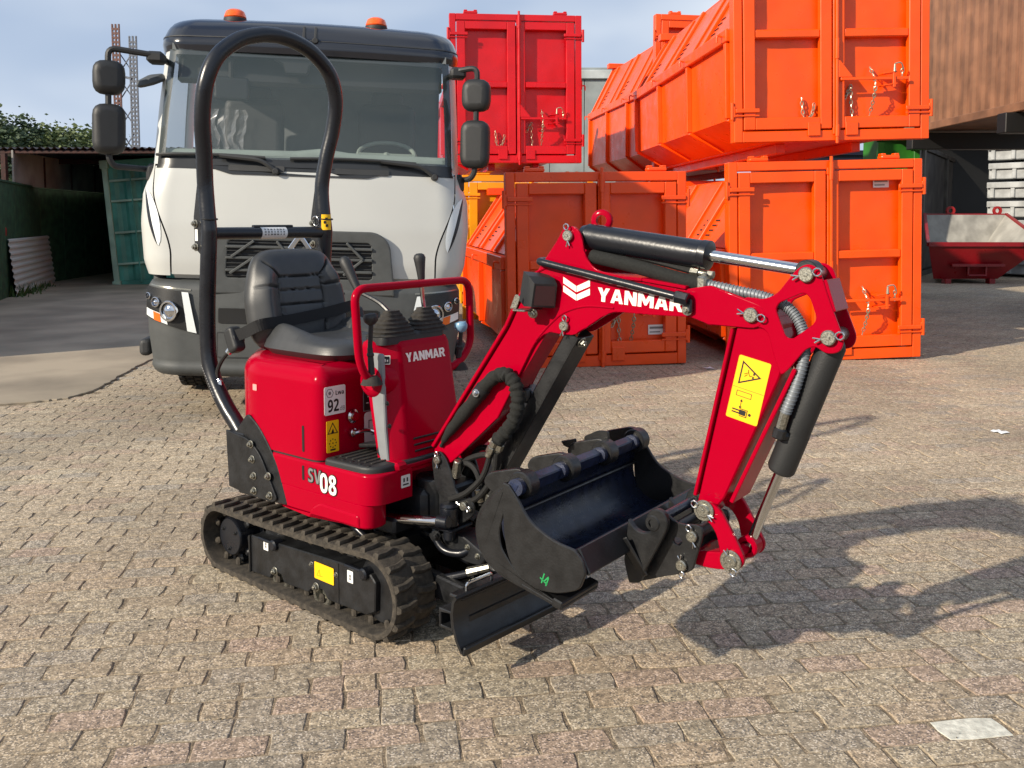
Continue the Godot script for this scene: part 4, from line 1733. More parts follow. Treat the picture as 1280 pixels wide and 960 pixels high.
func build_swing(root: Node3D, ub: Transform3D, bm: Transform3D) -> void:
	# nose of the upper frame
	var b := MB.new()
	b.box(Vector3(.33, .40, 0), Vector3(.20, .16, .24), .02)
	b.box(Vector3(.18, .36, 0), Vector3(.40, .06, .44), .01)
	b.cyl(Vector3(.10, .335, 0), Vector3(.10, .38, 0), .23, -1.0, 36, .006)
	part(root, "frame_nose", b, M.black_metal, ub)
	# swing post: barrel and two ear plates
	var dr := MB.new()
	dr.cyl(Vector3(-.075, .375, .025), Vector3(-.075, .512, .025), .070, -1.0, 36, .005)
	dr.cyl(Vector3(-.075, .345, .025), Vector3(-.075, .376, .025), .080, -1.0, 36, .004)
	dr.box(Vector3(.0, .44, .0), Vector3(.10, .12, .13), .01)
	var po := part(root, "swing_post", dr, M.black_metal, bm)
	for s in [-1.0, 1.0]:
		var ear := MB.new()
		ear.plate(poly([[-.045, .590, .02], [-.012, .628, .02], [.022, .605, .02], [.045, .560], [.075, .475, .05], [.135, .478, .02], [.155, .455, .02], [.150, .415, .02], [.095, .375, .02], [.03, .38], [-.03, .50]], .004, 5), .066 if s > 0 else -.078, .078 if s > 0 else -.066, .003)
		part(po, "ear_plate", ear, M.black_metal)
		if s > 0:
			pivot(po, -.010, .592, .078, .015, Transform3D(), 1.6)
			pivot(po, .112, .446, .078, .016, Transform3D(), -.2)
			bolt(po, Vector3(.132, .438, .078), Vector3(0, 0, 1), .007)
	var kn := MB.new()
	kn.cyl(Vector3(.06, .37, .10), Vector3(.06, .44, .10), .034, -1.0, 20, .005)
	kn.cyl(Vector3(.06, .44, .10), Vector3(.06, .452, .10), .036, .030, 20, .003)
	kn.cyl(Vector3(.06, .32, .10), Vector3(.06, .372, .10), .022, -1.0, 14, .003)
	kn.box(Vector3(.03, .36, .07), Vector3(.13, .012, .12), .004)
	part(root, "swing_knuckle", kn, M.black_gloss, bm)
	# swing cylinder rod coming out of the body
	var cy := MB.new()
	cy.cyl(Vector3(.26, .372, .205), Vector3(.555, .405, .160), .0185, -1.0, 18, .003)
	part(root, "swing_rod", cy, M.chrome, ub)
	var cj := MB.new()
	cj.cyl(Vector3(.08, .365, .225), Vector3(.28, .374, .203), .034, -1.0, 18, .004)
	cj.cyl(Vector3(.540, .403, .163), Vector3(.585, .408, .156), .022, -1.0, 12, .003)
	part(root, "swing_cylinder", cj, M.black_gloss, ub)
	bolt(root, Vector3(.50, .335, .13), Vector3(.4, 0, 1), .013, ub, M.black_metal)
	# guard tongue below, reaching to the blade
	var gt := MB.new()
	gt.plate(poly([[-.06, .315, .02], [.10, .340, .03], [.215, .285, .03], [.19, .245, .02], [.12, .245], [-.04, .285, .02]], .004, 4), -.02, .085, .004)
	var go := part(root, "hose_guard", gt, M.black_metal, bm)
	for q in [[.13, .302, .085], [.175, .279, .085]]:
		bolt(go, Vector3(q[0], q[1], q[2]), Vector3(0, 0, 1), .008)
	# bundle of hoses rising from the post into the boom
	var hs := [
		[Vector3(.03, .52, .03), Vector3(.08, .585, .045), Vector3(.135, .575, .05), Vector3(.165, .51, .05), Vector3(.16, .45, .045)],
		[Vector3(.0, .54, .02), Vector3(.09, .60, .03), Vector3(.19, .63, .04), Vector3(.23, .57, .05), Vector3(.21, .49, .06)],
		[Vector3(.02, .52, -.03), Vector3(.10, .63, -.02), Vector3(.21, .62, .0), Vector3(.25, .53, .03)],
		[Vector3(.05, .46, .085), Vector3(.13, .50, .09), Vector3(.20, .57, .085), Vector3(.235, .655, .088)],
		[Vector3(.06, .44, .06), Vector3(.16, .48, .07), Vector3(.235, .57, .075), Vector3(.262, .66, .088)]]
	for q in hs:
		var h := MB.new()
		h.tube(curve(q, 8), .0105, 9)
		part(root, "hose", h, M.hose, bm)
	for q in [[Vector3(.05, .535, .055), Vector3(.075, .60, .07)], [Vector3(.155, .51, .055), Vector3(.16, .46, .05)], [Vector3(.215, .50, .06), Vector3(.20, .455, .06)]]:
		var f := MB.new()
		f.cyl(q[0], q[1], .017, .014, 8, .003)
		part(root, "hose_fitting", f, M.zinc, bm)
	# curved bright pipe under the knuckle
	var pp := MB.new()
	pp.tube(curve([Vector3(-.02, .36, .09), Vector3(.0, .305, .10), Vector3(.04, .275, .10), Vector3(.10, .275, .09), Vector3(.13, .29, .07)], 7), .0145, 10)
	part(root, "steel_pipe", pp, M.black_gloss, bm)


func build_boom(root: Node3D, t: Transform3D) -> void:
	# welded box: inner body between two side plates
	var side := poly([[-.040, .575, .02], [-.048, .615, .02], [-.030, .645, .02], [.300, 1.095, .05], [.345, 1.185, .06], [.392, 1.262, .03], [.487, 1.385, .02], [.512, 1.428, .02], [.552, 1.432, .02], [.578, 1.405, .02], [.590, 1.34, .06], [.628, 1.294, .06], [.80, 1.266], [.945, 1.248, .01], [1.02, 1.262, .01], [1.145, 1.222, .012], [1.178, 1.208, .02], [1.186, 1.178, .022], [1.172, 1.152, .022], [1.145, 1.145, .01], [1.015, 1.147, .01], [.955, 1.166, .01], [.80, 1.164, .02], [.690, 1.168, .06], [.615, 1.118, .03], [.555, 1.083, .015], [.52, 1.080, .015], [.455, 1.086, .02], [.405, 1.052, .05], [.245, .772], [.040, .588, .01], [.0, .566, .02]], .004, 5)
	var rt := MB.new()
	for s in [-1.0, 1.0]:
		rt.plate(side, .050 if s > 0 else -.062, .062 if s > 0 else -.050, .0028)
	var bo := part(root, "boom", rt, M.red, t, 45.0)
	var core := MB.new()
	core.plate(poly([[-.035, .60, .02], [.295, 1.075, .06], [.365, 1.215, .08], [.42, 1.262, .06], [.60, 1.272, .05], [.96, 1.236], [1.06, 1.225], [1.06, 1.165], [.96, 1.172], [.66, 1.176, .08], [.45, 1.095, .05], [.25, .795], [.03, .60, .01]], .004, 5), -.0505, .0505, .0)
	part(bo, "box_section", core, M.red, Transform3D(), 45.0)
	# flange along the back of the lower limb
	var fl := MB.new()
	fl.at(Transform3D())
	var f2 := [Vector3(-.040, .632, 0), Vector3(.292, 1.093, 0), Vector3(.335, 1.175, 0), Vector3(.385, 1.25, 0)]
	for i in 3:
		var a: Vector3 = f2[i]
		var c: Vector3 = f2[i + 1]
		var up := Vector3(-(c - a).y, (c - a).x, 0).normalized()
		fl.bar(a + up * .004, c + up * .004, .150, .012, up, .002)
	var w2 := [Vector3(.60, 1.278, 0), Vector3(.80, 1.268, 0), Vector3(.945, 1.250, 0)]
	for i in 2:
		var a: Vector3 = w2[i]
		var c: Vector3 = w2[i + 1]
		var up := Vector3(-(c - a).y, (c - a).x, 0).normalized()
		fl.bar(a + up * .002, c + up * .002, .140, .010, up, .002)
	part(bo, "flange", fl, M.red)
	# weld bead along the elbow
	var wd := MB.new()
	wd.tube(curve([Vector3(.405, 1.055, .062), Vector3(.465, 1.115, .0625), Vector3(.52, 1.155, .0625), Vector3(.60, 1.178, .0625), Vector3(.70, 1.178, .0625)], 7), .0035, 6)
	wd.tube(curve([Vector3(.400, 1.275, .0625), Vector3(.46, 1.300, .0625), Vector3(.53, 1.300, .0625), Vector3(.605, 1.285, .0625)], 7), .0045, 6)
	part(bo, "weld_bead", wd, M.red)
	# lifting eye on top
	var ey := MB.new()
	ey.ring(Vector3(.600, 1.448, -.03), Vector3(.25, .0, 1), .036, .018, .022, 26, .006)
	ey.plate(poly([[.555, 1.40], [.64, 1.40], [.62, 1.43], [.58, 1.43]], .004), -.040, -.020, .003)
	part(bo, "lifting_eye", ey, M.red, Transform3D(), 50.0)
	pivot(bo, .533, 1.400, .062, .018, Transform3D(), 1.7)
	pivot(bo, .520, 1.110, .062, .017, Transform3D(), 1.4)
	pivot(bo, 1.145, 1.184, .062, .021, Transform3D(), -.2)
	# emblem: two chevrons, and the maker's lettering
	var em := MB.new()
	var e := func(x: float, y: float) -> Vector2: return Vector2(.513 + x * .100, 1.200 - x * .006 + y * .068)
	for k in 2:
		var o := -.40 * k
		em.plate(PackedVector2Array([e.call(0, 1.0 + o), e.call(.49, .64 + o), e.call(.49, .36 + o), e.call(0, .70 + o)]), .062, .0632)
		em.plate(PackedVector2Array([e.call(.51, .64 + o), e.call(1.0, 1.0 + o), e.call(1.0, .70 + o), e.call(.51, .36 + o)]), .062, .0632)
	part(bo, "emblem", em, M.letter_white)
	var lt := MB.new()
	var la := Vector3(.640, 1.197, .062)
	var ld := Vector3(.945, 1.178, .062)
	letters(lt, "YANMAR", face(la, ld - la, Vector3.UP), .043, la.distance_to(ld) * .96)
	part(bo, "lettering", lt, M.letter_white)
	# pipe guard along the near side
	var pg := MB.new()
	pg.tube(fillet([Vector3(.425, 1.315, -.01), Vector3(.425, 1.317, .085), Vector3(.95, 1.222, .085)], .03, 6), .0125, 12)
	pg.cyl(Vector3(.920, 1.2275, .085), Vector3(.962, 1.220, .085), .0195, -1.0, 6, .003)
	var go := part(root, "pipe_guard", pg, M.black_gloss, t)
	bolt(go, Vector3(.952, 1.188, .070), Vector3(0, 0, 1), .012)
	var gb := MB.new()
	gb.box(Vector3(.955, 1.200, .072), Vector3(.03, .04, .02), .004)
	part(go, "guard_bracket", gb, M.black_gloss)
	# work light
	var wl := MB.new()
	wl.at(face(Vector3(.440, 1.222, .100), Vector3(.62, -.10, -.78), Vector3(.22, 1, .05)))
	wl.rings([PackedVector3Array([Vector3(-.045, -.048, -.045), Vector3(.03, -.048, -.045), Vector3(.03, .05, -.045), Vector3(-.045, .05, -.045)]),
		PackedVector3Array([Vector3(-.045, -.05, .02), Vector3(.045, -.05, .02), Vector3(.04, .052, .02), Vector3(-.045, .052, .02)]),
		PackedVector3Array([Vector3(-.03, -.042, .05), Vector3(.055, -.042, .035), Vector3(.05, .034, .032), Vector3(-.03, .034, .045)])])
	var wo := part(root, "work_light", wl, M.plastic, t, 30.0)
	var ln := MB.new()
	ln.at(face(Vector3(.440, 1.222, .100), Vector3(.62, -.10, -.78), Vector3(.22, 1, .05)))
	ln.quad(Vector3(-.024, -.036, .0508), Vector3(.050, -.036, .0378), Vector3(.045, .028, .0348), Vector3(-.024, .028, .0463))
	part(wo, "lens", ln, M.lens)
	var lb := MB.new()
	lb.plate(poly([[.370, 1.165, .004], [.395, 1.165, .004], [.412, 1.205, .014], [.392, 1.215, .014]], 0.0, 4), .155, .159, .001)
	lb.box(Vector3(.405, 1.160, .11), Vector3(.05, .006, .10), .002)
	part(wo, "lamp_bracket", lb, M.zinc)
	bolt(wo, Vector3(.428, 1.150, .112), Vector3(.2, -.3, 1), .012)
	# arm cylinder above
	var cy := MB.new()
	var c0 := Vector3(.535, 1.400, 0)
	var c1 := Vector3(.990, 1.345, 0)
	var c2 := Vector3(1.284, 1.309, 0)
	var d := (c1 - c0).normalized()
	cy.lathe([[.012, .0], [.034, .012], [.040, .03], [.0425, .034], [.0425, .43], [.0445, .432], [.0445, .455], [.036, .458], [.02, .46]], c0, d, 30)
	var ao := part(root, "arm_cylinder", cy, M.black_gloss, t)
	var rd := MB.new()
	rd.cyl(c1 - d * .01, c2 - d * .02, .0175, -1.0, 20)
	part(ao, "cylinder_rod", rd, M.chrome)
	var re := MB.new()
	re.ring(c2, Vector3(0, 0, 1), .032, .018, .055, 24, .003)
	part(ao, "rod_eye", re, M.black_metal)
	for q in [[.09, -.058], [.40, -.055]]:
		var f := MB.new()
		var p: Vector3 = c0 + d * q[0] + Vector3(0, q[1], .012)
		f.cyl(p, p + d * .028, .013, -1.0, 6, .002)
		f.cyl(p + d * .028, p + d * .055, .010, -1.0, 12, .002)
		f.cyl(p + d * .055, p + d * .075, .013, -1.0, 6, .002)
		part(ao, "hose_fitting", f, M.zinc)
	# hoses lying along the top of the boom
	var h1 := MB.new()
	h1.tube(curve([Vector3(.60, 1.335, .03), Vector3(.70, 1.318, .032), Vector3(.80, 1.298, .03), Vector3(.90, 1.275, .03), Vector3(.975, 1.262, .03)], 9), .022, 12)
	part(root, "hose_sleeve", h1, M.sleeve, t)
	var h2 := MB.new()
	h2.tube(curve([Vector3(.62, 1.345, .0), Vector3(.75, 1.335, .0), Vector3(.90, 1.305, .0), Vector3(.99, 1.285, .01)], 9), .011, 9)
	part(root, "hose", h2, M.hose, t)
	var cl := MB.new()
	cl.box(Vector3(.985, 1.262, .03), Vector3(.03, .05, .05), .006)
	cl.cyl(Vector3(.985, 1.28, .03), Vector3(.985, 1.295, .03), .009, -1.0, 8, .002)
	part(root, "hose_clamp", cl, M.zinc, t)
	# spiral wrapped hose through the arm head
	var sp := MB.new()
	var path := curve([Vector3(.99, 1.262, .03), Vector3(1.08, 1.248, .03), Vector3(1.17, 1.232, .025), Vector3(1.235, 1.205, .02), Vector3(1.275, 1.150, .02), Vector3(1.287, 1.085, .03), Vector3(1.272, 1.00, .045), Vector3(1.245, .915, .055)], 10)
	sp.tube(path, .0145, 10)
	var so := part(root, "wrapped_hose", sp, M.spiral, t)
	var coil := MB.new()
	var seg := PackedVector3Array()
	var turns := 62.0
	for i in path.size() - 1:
		for k in 9:
			var f := k / 9.0
			var a := path[i].lerp(path[i + 1], f)
			var dd := (path[i + 1] - path[i]).normalized()
			var fr := MB.frame(dd)
			var ph := TAU * turns * (i + f) / path.size()
			seg.append(a + fr.x * cos(ph) * .0150 + fr.y * sin(ph) * .0150)
	coil.tube(seg, .0022, 4)
	part(so, "spiral_wrap", coil, M.spiral)
	var fe := MB.new()
	fe.cyl(Vector3(1.247, .925, .055), Vector3(1.232, .868, .055), .014, -1.0, 8, .003)
	part(so, "hose_fitting", fe, M.zinc)
	var eb := MB.new()
	eb.cyl(Vector3(1.234, .872, .055), Vector3(1.226, .842, .055), .019, -1.0, 8, .004)
	eb.cyl(Vector3(1.228, .85, .055), Vector3(1.250, .845, .02), .014, -1.0, 8, .003)
	part(so, "elbow_fitting", eb, M.black_metal)
	# big sleeved loop on the near side of the lower boom
	var lp := MB.new()
	var lc := curve([Vector3(-.005, .640, .068), Vector3(.045, .700, .082), Vector3(.155, .820, .086), Vector3(.228, .900, .088), Vector3(.290, .934, .092), Vector3(.338, .915, .096), Vector3(.358, .860, .097), Vector3(.345, .795, .096), Vector3(.308, .742, .094), Vector3(.268, .704, .092)], 9)
	# gathered cloth: thickness ripples along the bend
	var rs := []
	var fr2 := MB.frame((lc[1] - lc[0]).normalized())
	for i in lc.size():
		var tt := (lc[mini(i + 1, lc.size() - 1)] - lc[maxi(i - 1, 0)]).normalized()
		var x := (fr2.x - tt * fr2.x.dot(tt)).normalized()
		fr2 = Basis(x, tt.cross(x), tt)
		var k := float(i) / (lc.size() - 1)
		var r := .0175 * smoothstep(0.0, .20, k) + .006
		var bend := smoothstep(.35, .45, k)
		r += sin(i * 2.1) * .0030 * bend + sin(i * 1.3 + 1.0) * .0012
		var o := PackedVector3Array()
		for j in 16:
			var a := TAU * j / 16
			var rr := r + sin(a * 3.0 + i * .9) * .0016 * (0.3 + bend)
			o.append(lc[i] + fr2.x * cos(a) * rr + fr2.y * sin(a) * rr)
		rs.append(o)
	lp.rings(rs)
	var lo := part(root, "hose_sleeve", lp, M.sleeve, t, 60.0)
	var st := MB.new()
	st.cyl(Vector3(.180, .848, .087), Vector3(.208, .880, .087), .0275, -1.0, 16, .003)
	part(lo, "sleeve_strap", st, M.webbing)
	bolt(lo, Vector3(.192, .862, .113), Vector3(.1, .1, 1), .010, Transform3D(), M.chrome)
	for q in [[Vector3(.285, .713, .085), Vector3(.255, .655, .080)], [Vector3(.262, .703, .100), Vector3(.230, .645, .098)]]:
		var f := MB.new()
		f.cyl(q[0], q[0].lerp(q[1], .35), .013, -1.0, 8, .002)
		f.cyl(q[0].lerp(q[1], .35), q[0].lerp(q[1], .75), .0155, -1.0, 6, .002)
		f.cyl(q[0].lerp(q[1], .75), q[1], .0115, -1.0, 10, .002)
		part(lo, "hose_fitting", f, M.zinc)
	# boom cylinder in front of the lower limb, with its long guard
	var bc := MB.new()
	var p0 := Vector3(.118, .455, 0)
	var p1 := Vector3(.520, 1.110, 0)
	var pd := (p1 - p0).normalized()
	bc.cyl(p0, p0.lerp(p1, .60), .034, -1.0, 22, .004)
	bc.cyl(p0.lerp(p1, .58), p0.lerp(p1, .64), .039, -1.0, 22, .004)
	bc.box(p0.lerp(p1, .62) + Vector3(-.02, .0, .03), Vector3(.04, .05, .04), .008)
	var bq := part(root, "boom_cylinder", bc, M.black_gloss, t)
	var br := MB.new()
	br.cyl(p0.lerp(p1, .6), p1, .0165, -1.0, 16)
	part(bq, "cylinder_rod", br, M.chrome)
	var gd := MB.new()
	var n := Vector3(pd.y, -pd.x, 0)
	var g0 := p0.lerp(p1, .14) + n * .052
	var g1 := p0.lerp(p1, .985) + n * .052
	gd.at(Transform3D(Basis(Vector3(0, 0, 1), pd, n * -1.0 * -1.0), Vector3.ZERO))
	gd.at(Transform3D())
	gd.bar(g0, g1, .098, .010, n, .002)
	gd.bar(g0 - n * .022 + Vector3(0, 0, .046), g1 - n * .022 + Vector3(0, 0, .046), .007, .046, n, .002)
	gd.bar(g0 - n * .022 - Vector3(0, 0, .046), g1 - n * .022 - Vector3(0, 0, .046), .007, .046, n, .002)
	part(bq, "rod_guard", gd, M.bucket_black)
	bolt(bq, p0.lerp(p1, .965) + n * .058 + Vector3(0, 0, .022), n, .013)


func build_arm(root: Node3D, t: Transform3D) -> void:
	# box arm
	var ar := MB.new()
	ar.plate(poly([[1.100, 1.155, .02], [.985, .615, .012], [.988, .580, .02], [1.015, .570, .02], [1.068, .640, .01], [1.235, 1.035, .04], [1.225, 1.175, .02], [1.16, 1.235, .03]], .004, 5), -.052, .052, .004)
	var ao := part(root, "arm", ar, M.red, t, 40.0)
	# front cover plate, proud on both sides
	var cv := MB.new()
	for q in [[Vector3(1.085, .640, 0), Vector3(1.262, 1.045, 0)]]:
		var up := Vector3((q[1] - q[0]).y, -(q[1] - q[0]).x, 0).normalized()
		cv.bar(q[0] + up * .010, q[1] + up * .010, .128, .012, up, .002)
	var q0 := Vector3(1.092, 1.14, 0)
	var q1 := Vector3(.984, .635, 0)
	cv.bar(q0 + Vector3(-.006, 0, 0), q1 + Vector3(-.006, 0, 0), .118, .010, Vector3(-1, .2, 0).normalized(), .002)
	part(ao, "cover_plate", cv, M.red)
	# head plates with the window
	var hole := poly([[1.213, 1.203, .02], [1.222, 1.222, .01], [1.292, 1.254, .012], [1.308, 1.240, .012], [1.327, 1.186, .02], [1.318, 1.168, .015], [1.262, 1.124, .012], [1.244, 1.128, .014]], 0.0, 4)
	var out := poly([[1.105, 1.20, .01], [1.120, 1.235, .02], [1.175, 1.228, .02], [1.215, 1.245, .03], [1.270, 1.318, .02], [1.300, 1.334, .02], [1.332, 1.318, .025], [1.356, 1.245, .03], [1.402, 1.130, .03], [1.392, 1.098, .025], [1.355, 1.090, .02], [1.325, 1.110, .02], [1.300, 1.100, .02], [1.250, 1.035, .02], [1.232, 1.020, .01], [1.210, 1.075, .02], [1.190, 1.15, .03], [1.130, 1.150, .02]], 0.0, 5)
	for s in [-1.0, 1.0]:
		var hp := MB.new()
		hp.plate(out, .0525 if s > 0 else -.0605, .0605 if s > 0 else -.0525, .0022, [hole])
		part(ao, "head_plate", hp, M.red, Transform3D(), 40.0)
	var hw := MB.new()
	hw.bar(Vector3(1.345, 1.290, 0), Vector3(1.372, 1.205, 0), .112, .010, Vector3(1, .3, 0).normalized(), .002)
	hw.bar(Vector3(1.20, 1.215, 0), Vector3(1.232, 1.115, 0), .104, .010, Vector3(1, .3, 0).normalized(), .002)
	hw.cyl(Vector3(1.145, 1.184, -.052), Vector3(1.145, 1.184, .049), .048, -1.0, 28)
	part(ao, "web_plate", hw, M.red)
	var wr := MB.new()
	wr.tube(PackedVector3Array([Vector3(1.185, 1.165, .054), Vector3(1.228, 1.05, .054)]), .004, 6)
	part(ao, "weld_bead", wr, M.red)
	pivot(ao, 1.298, 1.303, .0605, .021, Transform3D(), .25)
	pivot(ao, 1.362, 1.136, .0605, .021, Transform3D(), .25)
	for q in [[1.298, 1.303], [1.362, 1.136]]:
		var kn := MB.new()
		kn.cyl(Vector3(q[0], q[1], -.052), Vector3(q[0], q[1], .052), .020, -1.0, 16)
		part(ao, "pin_shaft", kn, M.zinc)
	# yellow warning label
	var o := face(Vector3(1.1355, .967, .0522), Vector3(.093, -.020, 0), Vector3(.043, .18, 0))
	var yl := MB.new()
	yl.plate(rect(-.048, -.093, .048, .093, .006), 0, .0008)
	var yo := part(ao, "warning_label", yl, M.print_yellow, o)
	var yp := MB.new()
	# triangle pointing to the right, with a struck figure
	var tri2 := PackedVector2Array([Vector2(-.034, .080), Vector2(.030, .044), Vector2(-.034, .010)])
	yp.plate(tri2, .0008, .0014, 0.0, [MB.inset(MB.ccw(tri2), .0042)])
	for q in [[-.022, .043, -.010, .050], [-.010, .050, -.004, .040], [-.010, .050, -.012, .058], [-.020, .036, -.012, .044], [-.004, .040, .002, .044]]:
		yp.bar(Vector3(q[0], q[1], .0013), Vector3(q[2], q[3], .0013), .004, .0009)
	yp.plate(rect(.003, .036, .008, .042), .0008, .0015)
	yp.plate(rect(.004, .046, .009, .054), .0008, .0015)
	yp.plate(rect(-.046, -.0005, .046, .0005), .0008, .0012)
	var bx := rect(-.032, -.024, .014, -.008)
	yp.plate(bx, .0008, .0014, 0.0, [MB.inset(MB.ccw(bx), .0016)])
	yp.bar(Vector3(-.012, -.058, .0013), Vector3(-.012, -.032, .0013), .0018, .0009)
	for q in [[-.034, 1.0], [-.056, -1.0]]:
		yp.plate(PackedVector2Array([Vector2(-.012, q[0] + .004 * q[1]), Vector2(-.0165, q[0] - .004 * q[1]), Vector2(-.0075, q[0] - .004 * q[1])]), .0008, .0015)
	yp.plate(rect(-.034, -.0665, -.008, -.0625), .0008, .0014)
	yp.plate(rect(-.034, -.0745, -.008, -.0705), .0008, .0014)
	yp.plate(rect(-.012, -.076, .008, -.061, .002), .0008, .0015)
	yp.plate(rect(-.010, -.0595, .012, -.0575), .0008, .0014)
	yp.plate(rect(-.010, -.0800, .012, -.0780), .0008, .0014)
	yp.plate(rect(.010, -.080, .0125, -.0575), .0008, .0014)
	yp.plate(disc(.020, -.0685, .0045, 10), .0008, .0014)
	part(yo, "label_print", yp, M.print_black)
	# bucket cylinder behind, rod down to the link
	var c0 := Vector3(1.362, 1.136, 0)
	var c2 := Vector3(1.128, .500, 0)
	var d := (c2 - c0).normalized()
	var bc := MB.new()
	bc.lathe([[.015, .0], [.030, .015], [.0385, .03], [.0385, .30], [.0395, .302], [.0395, .418], [.034, .428], [.018, .43]], c0, d, 28)
	var bo := part(root, "bucket_cylinder", bc, M.plastic, t)
	var rd := MB.new()
	rd.cyl(c0 + d * .42, c2, .0145, -1.0, 18)
	part(bo, "cylinder_rod", rd, M.chrome)
	var re := MB.new()
	re.ring(c2, Vector3(0, 0, 1), .032, .018, .05, 22, .004)
	part(bo, "rod_eye", re, M.red)
	# tipping links: two curved side levers and the lower link
	for s in [-1.0, 1.0]:
		var lk := MB.new()
		lk.plate(poly([[.985, .608, .02], [1.000, .632, .02], [1.045, .632, .02], [1.075, .610, .02], [1.125, .530, .03], [1.148, .485, .02], [1.138, .455, .02], [1.098, .448, .02], [1.076, .478, .02], [1.060, .545, .04], [1.035, .575, .03], [.998, .580, .02]], 0.0, 5), .070 if s > 0 else -.086, .086 if s > 0 else -.070, .003)
		part(root, "link_lever", lk, M.red, t, 40.0)
	var lo := MB.new()
	lo.plate(poly([[.955, .432, .01], [.985, .474, .02], [1.03, .478, .04], [1.115, .492, .02], [1.135, .470, .02], [1.10, .437, .02], [1.03, .425, .04]], 0.0, 5), -.055, .066, .006, [], 2)
	lo.box(Vector3(1.118, .492, .0), Vector3(.03, .03, .12), .006, Basis(Vector3(0, 0, 1), .7))
	part(root, "bucket_link", lo, M.red, t, 40.0)
	pivot(root, 1.023, .606, .086, .020, t, 2.6, .031)
	pivot(root, 1.108, .474, .086, .020, t, -1.2, .032)


